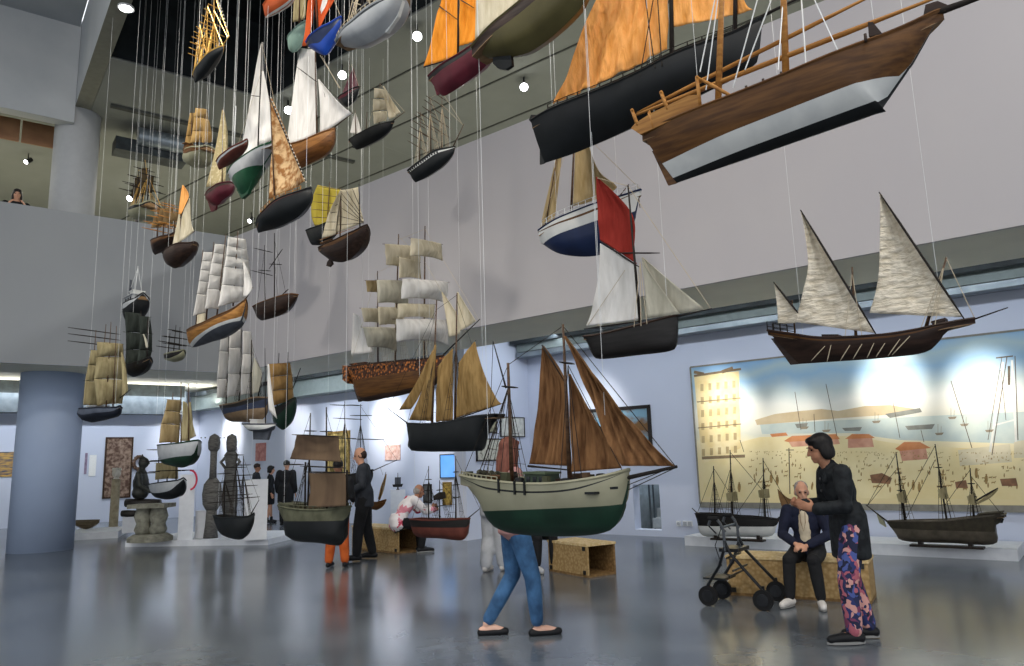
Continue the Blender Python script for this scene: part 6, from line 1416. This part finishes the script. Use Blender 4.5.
    for sg in (-1, 1):
        mb = MB(); mb.ball(hc + fb[1] * .078 * k + fb[0] * (.031 * k * sg) + fb[2] * .006 * k, (.013 * k, .008 * k, .008 * k), 10, ax=fb); mb.build('eye', eyew, o, smooth=True)
        mb = MB(); mb.ball(hc + fb[1] * .088 * k + fb[0] * (.031 * k * sg) + fb[2] * .028 * k, (.018 * k, .006 * k, .004 * k), 8, ax=fb); mb.build('eyebrow', hair[0] if hair else eyew, o, smooth=True)
    if top:
        m_, g, hem, sleeve, nm = top; s = Shape(); torso(s, 1.0 + g)
        if hem:
            drop = hem * k; p0 = j['pel']
            s.lathe([(.150 * k * (1 + g), -drop), (.172 * k * (1 + g), -drop + .02 * k), (.172 * k * (1 + g), -.02 * k), (.165 * k * (1 + g), .10 * k), (.14 * k, .2 * k)], p0, 20, ax=hb, sy=.76)
        for sd in 'RL':
            sh, el_, wr = j['sh' + sd], j['el' + sd], j['wr' + sd]; e_ = el_.lerp(wr, max(0, sleeve - 1)) if sleeve > 1 else sh.lerp(el_, sleeve)
            pts = [sh, sh.lerp(el_, .5), el_, e_] if sleeve > 1 else [sh, sh.lerp(e_, .5), e_]; r0 = [(.062 + g * .12) * k, (.056 + g * .12) * k, (.05 + g * .12) * k, (.036 + g * .14) * k]
            s.limb(pts, r0[:len(pts)])
        s.limb([j['nec'] - ub[2] * .07 * k, j['nec'] - ub[2] * .005 * k], [.078 * k, .066 * k]); tp = fuse(s, vox * 1.15, nm, m_, o, 4)
    if legs:
        m_, g, end, nm = legs; s = Shape(); s.ell(j['pel'], (.180 * k * (1 + g * .2), .130 * k * (1 + g * .2), .14 * k), hb)
        for sd in 'RL':
            hi, kn, an = j['hi' + sd], j['kn' + sd], j['an' + sd]; e_ = kn.lerp(an, end)
            s.limb([hi + Z * .02 * k, hi.lerp(kn, .4), kn, kn.lerp(e_, .5), e_], [(.096 + g * .06) * k, (.084 + g * .07) * k, (.062 + g * .09) * k, (.055 + g * .1) * k, (.043 + g * .1) * k])
        lg = fuse(s, vox * 1.15, nm, m_, o, 4)
    if shoes:
        m_, sole, ank = shoes
        for sd in 'RL':
            an, to = j['an' + sd], j['to' + sd]; d_ = (to - an); d_.z = 0; d_.normalize(); s = Shape(); heel = an - d_ * .045 * k; heel.z = to.z if abs(to.z - an.z) < .2 * k else an.z - .06 * k
            zb = Z * (.012 if sole or ank else -.004) * k
            s.limb([heel + zb, an.lerp(to, .5) - Z * (0 if sole or ank else .012) * k + zb * .5 - Z * .02 * k * (1 if to.z < an.z else 0), to + zb * .2], [.042 * k, .043 * k, .036 * k] if sole or ank else [.041 * k, .039 * k, .034 * k])
            if ank: s.limb([an + Z * .0, an + Z * ank * k], [.046 * k, .045 * k])
            sh_ = fuse(s, .009, 'shoe', m_, o, 3)
            if sole:
                mb = MB(); x_ = V((d_.y, -d_.x, 0)); pts = []
                for t in range(16):
                    a = 2 * math.pi * t / 16; pts.append((heel + to) / 2 + d_ * (math.cos(a) * ((to - heel).length / 2 + .035 * k)) + x_ * (math.sin(a) * .042 * k))
                zz_ = min(heel.z, to.z) - .032 * k; mb.prism([V((p.x, p.y, zz_)) for p in pts], Z * .02 * k); mb.build('sole', sole, sh_)
    if hair:
        m_, parts = hair; s = Shape()
        for (x, y, z, rx, ry, rz_) in parts: s.ell(hc + fb[0] * x * k + fb[1] * y * k + fb[2] * z * k, (rx * k, ry * k, rz_ * k), fb)
        fuse(s, .010, 'hair', m_, o, 2)
    if extra: extra(o, j, k, fb, ub)
    return o
SHORT = [(0, -.02, .045, .084, .102, .092), (0, .035, .085, .066, .05, .035)]
BOB = [(0, -.025, .04, .09, .105, .098), (0, .045, .082, .072, .05, .036), (.07, -.03, -.03, .028, .06, .08), (-.07, -.03, -.03, .028, .06, .08), (0, -.085, -.03, .07, .035, .075)]
LONG = [(0, -.025, .04, .09, .105, .098), (0, .04, .086, .072, .05, .03), (.072, -.03, -.06, .03, .06, .13), (-.072, -.03, -.06, .03, .06, .13), (0, -.09, -.12, .085, .04, .2), (0, -.08, -.22, .07, .035, .1)]
BALD = [(0, -.048, .0, .078, .066, .075), (.058, -.02, -.005, .022, .055, .045), (-.058, -.02, -.005, .022, .055, .045)]
hblack = mat('hair_black', '1d1a1a', '121010', rough=.5, scale=30, stretch=(1, 1, .2)); hred = mat('hair_auburn', '7a4a3c', '5c342a', rough=.6, scale=30, stretch=(1, 1, .2)); hgrey = mat('hair_grey', '9c9690', '7d7772', rough=.7, scale=30); hbrown = mat('hair_brown', '3a2a22', '291d18', rough=.6, scale=30)
dk = mat('cloth_black', '1e1f22', '17181a', rough=.85, scale=9); dkb = mat('cloth_charcoal', '33373e', '282b31', rough=.85, scale=9); nv = mat('cloth_navy', '1e2338', '171b2c', rough=.85, scale=9)
crm = mat('cloth_cream', 'd8ccb4', 'c4b79e', rough=.85, scale=12); org = mat('cloth_orange', 'c4602a', 'a64c1e', rough=.85, scale=8); jean = mat('denim_blue', '466f9a', '2c4a6b', rough=.85, scale=7, bump=.1); lgrey = mat('cloth_light_grey', 'b9bcc0', 'a3a6ab', rough=.85, scale=7)
pinkc = mat('cloth_dusty_pink', 'a8807c', '946c69', rough=.85, scale=8); shb = mat('shoe_black', '16171a', rough=.5); shw = mat('shoe_white', 'd9d6d2', 'c4c0bc', rough=.6); solew = mat('sole_grey', '8a8a88', rough=.7); buttonm = mat('button_dark', '3d3a36', rough=.3)
jackf = mat('jacket_black_green', '23272a', '14171b', rough=.8, scale=16, lo=.4, hi=.6)
def floral(name, cols, scale, base=None):
    m = bpy.data.materials.new(name); m.use_nodes = True; nt = m.node_tree; N = nt.nodes; L = nt.links; b = N['Principled BSDF']; b.inputs['Roughness'].default_value = .85
    tc = N.new('ShaderNodeTexCoord'); nz = N.new('ShaderNodeTexNoise'); nz.inputs['Scale'].default_value = 9; L.new(tc.outputs['Object'], nz.inputs['Vector'])
    mx = N.new('ShaderNodeMix'); mx.data_type = 'RGBA'; mx.inputs[0].default_value = .18; L.new(tc.outputs['Object'], mx.inputs[6]); L.new(nz.outputs['Color'], mx.inputs[7])
    v = N.new('ShaderNodeTexVoronoi'); v.inputs['Scale'].default_value = scale; L.new(mx.outputs[2], v.inputs['Vector']); sp_ = N.new('ShaderNodeSeparateColor'); L.new(v.outputs['Color'], sp_.inputs[0])
    rp = N.new('ShaderNodeValToRGB'); rp.color_ramp.interpolation = 'CONSTANT'; L.new(sp_.outputs[0], rp.inputs['Fac']); el = rp.color_ramp.elements
    el[0].color = lin(cols[0]); el[1].position = 1 / len(cols); el[1].color = lin(cols[1])
    for i, c in enumerate(cols[2:]): e = el.new((i + 2) / len(cols)); e.color = lin(c)
    L.new(rp.outputs['Color'], b.inputs['Base Color']); return m
flor = floral('floral_leggings', ['1d2240', '2a3468', 'b0606e', '1a1e38', '4a5a9a', 'd09a92', '242b52', '7a3c5c', '1d2240'], 24)
pinkfl = floral('jacket_white_pink', ['e6e2e4', 'e2dde0', 'dfd9dd', 'c4405c', 'e8e4e6', 'd88a9a', 'e4e0e2'], 9)
def face_to(p, q=EYE):
    d = V(q) - V(p); return math.atan2(-d.x, d.y)
def wz(px, py): return on_z(px, py, 0)

# woman at the right, side on, dark jacket and floral leggings
def jk(o, j, k, fb, ub):
    for i in range(4): mb = MB(); mb.lathe([(.012 * k, 0), (.012 * k, .008 * k), (.004, .01 * k)], j['che'] + ub[1] * (-.0) + V((.02, .135, .08 - .1 * i)) * k, 10, ax=(V((1, 0, 0)), Z, V((0, 1, 0)))); mb.build('button', buttonm, o)
    s = Shape(); s.limb([j['nec'] + V((.05, .03, -.01)) * k, j['che'] + V((.05, .125, .06)) * k], [.022 * k, .03 * k]); s.limb([j['nec'] + V((-.05, .03, -.01)) * k, j['che'] + V((-.05, .125, .06)) * k], [.022 * k, .03 * k]); fuse(s, .01, 'lapel', jackf, o)
    s = Shape(); c = j['wrL'] + V((.06, .09, -.0)) * k; s.ell(c, (.035 * k, .05 * k, .012 * k)); 
p = (wz(843, 642) + wz(871, 641)) / 2
person('woman in dark jacket and floral leggings, standing side on with raised hand', p, R(88), dict(
    pel=(0, -.03, .92), che=(0, .02, 1.24), nec=(0, .08, 1.43), hea=(0, .15, 1.575), fac=(0, 1, -.22), shR=(.18, .05, 1.37), shL=(-.18, .05, 1.37),
    elL=(-.23, .07, 1.10), wrL=(-.15, .29, 1.08), hdL=(.1, 1, .35), pnL=(1, 0, .2), elR=(.22, .08, 1.10), wrR=(.10, .31, 1.10), hdR=(-.2, 1, .4), pnR=(-1, 0, .2),
    hiL=(-.09, -.02, .9), knL=(-.10, .06, .49), anL=(-.10, .05, .10), toL=(-.11, .25, .04), hiR=(.09, -.02, .9), knR=(.09, -.04, .49), anR=(.10, -.15, .10), toR=(.11, .05, .04)),
    skin2, 1.66, (jackf, .14, .26, 1.9, 'jacket'), (flor, .22, .96, 'leggings'), (shb, solew, .03), (hblack, BOB), .008, extra=jk, hands=('grip', 'relax'))

# walking woman in jeans, mostly behind the cream boat
p = (wz(499, 632) + wz(537, 638)) / 2
person('woman in blue jeans walking behind the large cream and green boat', p, R(-83), dict(
    pel=(0, .0, .92), che=(0, .01, 1.24), hea=(0, -.02, 1.60), fac=(-.6, .6, -.1), hiR=(.085, .02, .90), knR=(.08, .14, .49), anR=(.07, .17, .085), toR=(.06, .36, .028), hiL=(-.085, -.02, .9), knL=(-.08, -.02, .50), anL=(-.06, -.27, .095), toL=(-.05, -.10, .028),
    elR=(.23, -.04, 1.14), wrR=(.16, .2, 1.14), elL=(-.22, .06, 1.14), wrL=(-.12, .27, 1.16)),
    skinp, 1.7, (pinkc, .13, .06, 1.85, 'blouse'), (jean, .14, .90, 'jeans'), (shb, None, 0), (hred, LONG), .008)

# seated person on the long crate
p = wz(806, 607); cdir = V((p.x, p.y, 0)).normalized()
def specs(o, j, k, fb, ub):
    s = Shape(); s.ell(j['che'] + ub[1] * .0 + V((0, .075, -.03)) * k, (.075 * k, .06 * k, .2 * k), ub); s.ell(j['pel'].lerp(j['che'], .4) + V((0, .07, 0)) * k, (.075 * k, .06 * k, .14 * k), ub); fuse(s, .01, 'shirt', crm, o)
    mb = MB(); mb.tube([j['nec'] + V((-.03, .10, -.03)) * k, j['che'] + V((-.025, .145, .02)) * k, j['che'] + V((.0, .15, -.08)) * k, j['che'] + V((.025, .145, .02)) * k, j['nec'] + V((.03, .10, -.03)) * k], .004 * k, 6); mb.build('necklace', mat('cord_tan', '8d7358'), o)
SEAT = dict(pel=(0, -.42, .555), che=(0, -.40, .86), nec=(0, -.37, 1.06), hea=(0, -.33, 1.22), shR=(.19, -.38, 1.01), shL=(-.19, -.38, 1.01), hiR=(.10, -.38, .53), hiL=(-.10, -.38, .53),
            knR=(.13, .02, .50), knL=(-.13, .02, .50), anR=(.13, -.02, .10), anL=(-.14, .0, .10), toR=(.15, .17, .04), toL=(-.18, .17, .04))
def sit(**k): d = dict(SEAT); d.update(k); return d
person('older person in a navy jacket and cream shirt sitting with clasped hands on a crate', p, face_to(p) - R(12), sit(
    elR=(.25, -.30, .74), wrR=(.06, -.06, .66), hdR=(-1, .5, -.15), pnR=(0, -.5, -1), elL=(-.25, -.30, .74), wrL=(-.05, -.06, .64), hdL=(1, .5, -.1), pnL=(0, -.5, -1), fac=(-.35, 1, -.15), anR=(.15, .04, .10), toR=(.2, .22, .04), anL=(-.17, .02, .1), toL=(-.22, .2, .04)),
    skin, 1.54, (nv, .10, .05, 1.85, 'jacket'), (dk, .14, .95, 'trousers'), (shw, solew, 0), (hgrey, [(0, -.03, .045, .079, .092, .082)] + BALD), .008, extra=specs, hands=('clasp', 'clasp'))

# man in the dark suit
p = (wz(347, 558) + wz(382, 562)) / 2
person('man in a dark suit standing by the brown-sailed barge, looking down at it', p, R(97), dict(
    hea=(0, .07, 1.585), fac=(-.1, 1, -.3), nec=(0, .03, 1.43), anR=(.14, -.12, .1), toR=(.2, .05, .04), knR=(.12, -.03, .49), anL=(-.13, .10, .1), toL=(-.18, .28, .04), knL=(-.11, .08, .49), elL=(-.22, .02, 1.12), wrL=(-.16, .24, 1.02), elR=(.24, -.02, 1.12), wrR=(.2, .2, .98)),
    skin, 1.82, (dkb, .14, .14, 1.9, 'suit_jacket'), (dk, .25, .97, 'trousers'), (shb, None, .03), (hbrown, BALD), .012)
# orange trousers behind the barge
p = (wz(328, 567) + wz(346, 568)) / 2
person('person in bright orange trousers and dark top hidden behind the barge', p, R(0), dict(fac=(.2, 1, -.2), anL=(-.13, -.02, .1), anR=(.13, .0, .1), elR=(.22, .05, 1.12), wrR=(.2, .25, 1.05), elL=(-.22, .05, 1.12), wrL=(-.2, .25, 1.05)), skin2, 1.6, (dk, .08, .05, 1.9, 'jumper'), (org, .28, .94, 'trousers'), (shb, None, .02), (hblack, SHORT), .012)
# seated person in white and pink, leaning
p = wz(421, 552)
person('seated person in a white jacket with pink flower splash, leaning forward on a crate', p, R(-62), sit(
    pel=(0, -.46, .52), che=(0, -.30, .82), nec=(0, -.14, .98), hea=(0, -.03, 1.10), fac=(0, 1, -.25), shR=(.18, -.18, .95), shL=(-.18, -.18, .95), elR=(.22, .02, .74), wrR=(.12, .24, .76), elL=(-.22, .02, .74), wrL=(-.12, .26, .8), anR=(.12, -.04, .1), anL=(-.12, .02, .1)),
    skin2, 1.62, (pinkfl, .16, .05, 1.85, 'jacket'), (dk, .2, .95, 'trousers'), (shb, solew, .09), (hgrey, BALD), .012, hands=('grip', 'grip'))
# standing visitors at the back
p = wz(285, 526); person('person in black seen from behind, standing alone between the white block and the barge', p, R(-8), dict(anL=(-.11, .04, .1), anR=(.12, -.04, .1)), skin, 1.72, (dk, .28, .34, 1.8, 'coat'), (dk, .2, .95, 'trousers'), (shb, None, .05), (hblack, SHORT), .014)
p = wz(269, 523); person('woman in a black dress seen in profile beside the white block', p, R(-75), dict(anL=(-.09, .06, .1), anR=(.1, -.05, .1)), skin, 1.6, (dk, .12, .38, 1.7, 'dress'), None, (shb, None, .06), (hblack, BOB), .014)
p = wz(255, 521); person('taller person in dark clothes half hidden behind the white block', p, R(-60), dict(), skin2, 1.68, (dkb, .14, .2, 1.8, 'jacket'), (dk, .14, .95, 'trousers'), (shb, None, 0), (hbrown, SHORT), .014)
# legs behind the stern of the cream boat
p = wz(495, 571); person('person in pale grey trousers stooping behind the stern of the cream boat', p, R(-25), dict(
    pel=(0, -.06, .9), che=(0, .12, 1.17), nec=(0, .27, 1.29), hea=(0, .38, 1.38), fac=(0, 1, -.3), shR=(.18, .22, 1.25), shL=(-.18, .22, 1.25), elR=(.22, .26, .98), wrR=(.2, .36, .8), elL=(-.22, .26, .98), wrL=(-.2, .36, .8), anL=(-.1, -.10, .1), toL=(-.1, .09, .04), anR=(.1, .08, .1), toR=(.1, .27, .04)), skin, 1.6, (lgrey, .12, .1, 1.8, 'shirt'), (lgrey, .5, .97, 'trousers'), (shw, solew, 0), (hbrown, SHORT), .013)
p = wz(546, 572)
def bag(o, j, k, fb, ub):
    s = Shape(); s.ell(j['pel'] + V((.1, .18, .08)) * k, (.10 * k, .06 * k, .12 * k)); fuse(s, .012, 'waist_pouch', mat('pouch_mustard', 'c0902c', 'a87a20', rough=.8), o)
person('person in black with a mustard pouch sitting on the open crate behind the walking woman', p, face_to(p) + R(28), sit(elR=(.24, -.25, .76), wrR=(.1, -.05, .66), elL=(-.24, -.25, .76), wrL=(-.1, -.05, .66), fac=(0, 1, -.1)), skin, 1.6, (dk, .12, .05, 1.9, 'coat'), (dk, .16, .93, 'trousers'), (lgrey, solew, 0), (hbrown, SHORT), .013, extra=bag)
# person upstairs behind the balcony front
q = on_plane(17, 196, B0 - n2 * .75, n2); zf = q.z - 1.58
poly_slab('floor_gallery', [B0 - n2 * .35 + e2 * 3, B0 - n2 * 9 + e2 * 3, B0 - n2 * 9 - e2 * 14, B0 - n2 * .35 - e2 * 14], zf - .25, zf, soff)
person('person with dark curly hair looking over the balcony front', V((q.x, q.y, zf)), math.atan2(-n2.x, n2.y), dict(elR=(.25, .1, 1.2), wrR=(.15, .22, 1.32), elL=(-.25, .1, 1.2), wrL=(-.15, .22, 1.32)), skin, 1.7, (dk, .08, .05, 1.8, 'top'), (dk, .1, .95, 'trousers'), (shb, None, 0), (hblack, LONG), .013)
# dark bronze figure on the beams behind the pedestal, and the lumpy dark head on the white block
c = at(140, 499, d); k_ = d / FPX * 42 / .8
bz = thing('bronze_figure', 'dark bronze half figure with small head sitting behind the stone pedestal', 'sculpture', c, R(-80))
s = Shape(); s.ell((0, 0, .12 * k_), (.19 * k_, .15 * k_, .14 * k_)); s.ell((0, 0, .3 * k_), (.19 * k_, .14 * k_, .22 * k_)); s.ell((0, .0, .46 * k_), (.17 * k_, .1 * k_, .1 * k_)); s.limb([V((0, 0, .5)) * k_, V((0, .02, .62)) * k_], [.06 * k_, .05 * k_]); s.ell(V((0, .03, .68)) * k_, (.085 * k_, .1 * k_, .11 * k_)); s.ell(V((0, .12, .67)) * k_, (.015 * k_, .03 * k_, .03 * k_))
for sg in (-1, 1): s.limb([V((.17 * sg, 0, .46)) * k_, V((.22 * sg, .05, .25)) * k_, V((.16 * sg, .22, .14)) * k_], [.06 * k_, .05 * k_, .04 * k_])
fuse(s, .02, 'figure_body', bronze, bz)
s = Shape(); s.ell(V((0, 0, .775)) * k_, (.06 * k_, .06 * k_, .03 * k_)); s.limb([V((0, 0, .79)) * k_, V((0, .0, .83)) * k_], [.02 * k_, .016 * k_]); fuse(s, .012, 'cap', bronze, bz)
vs = C.view_settings; vs.view_transform = 'Standard'; vs.look = 'None'; vs.exposure = .45; vs.gamma = 1; vs.use_curve_mapping = False
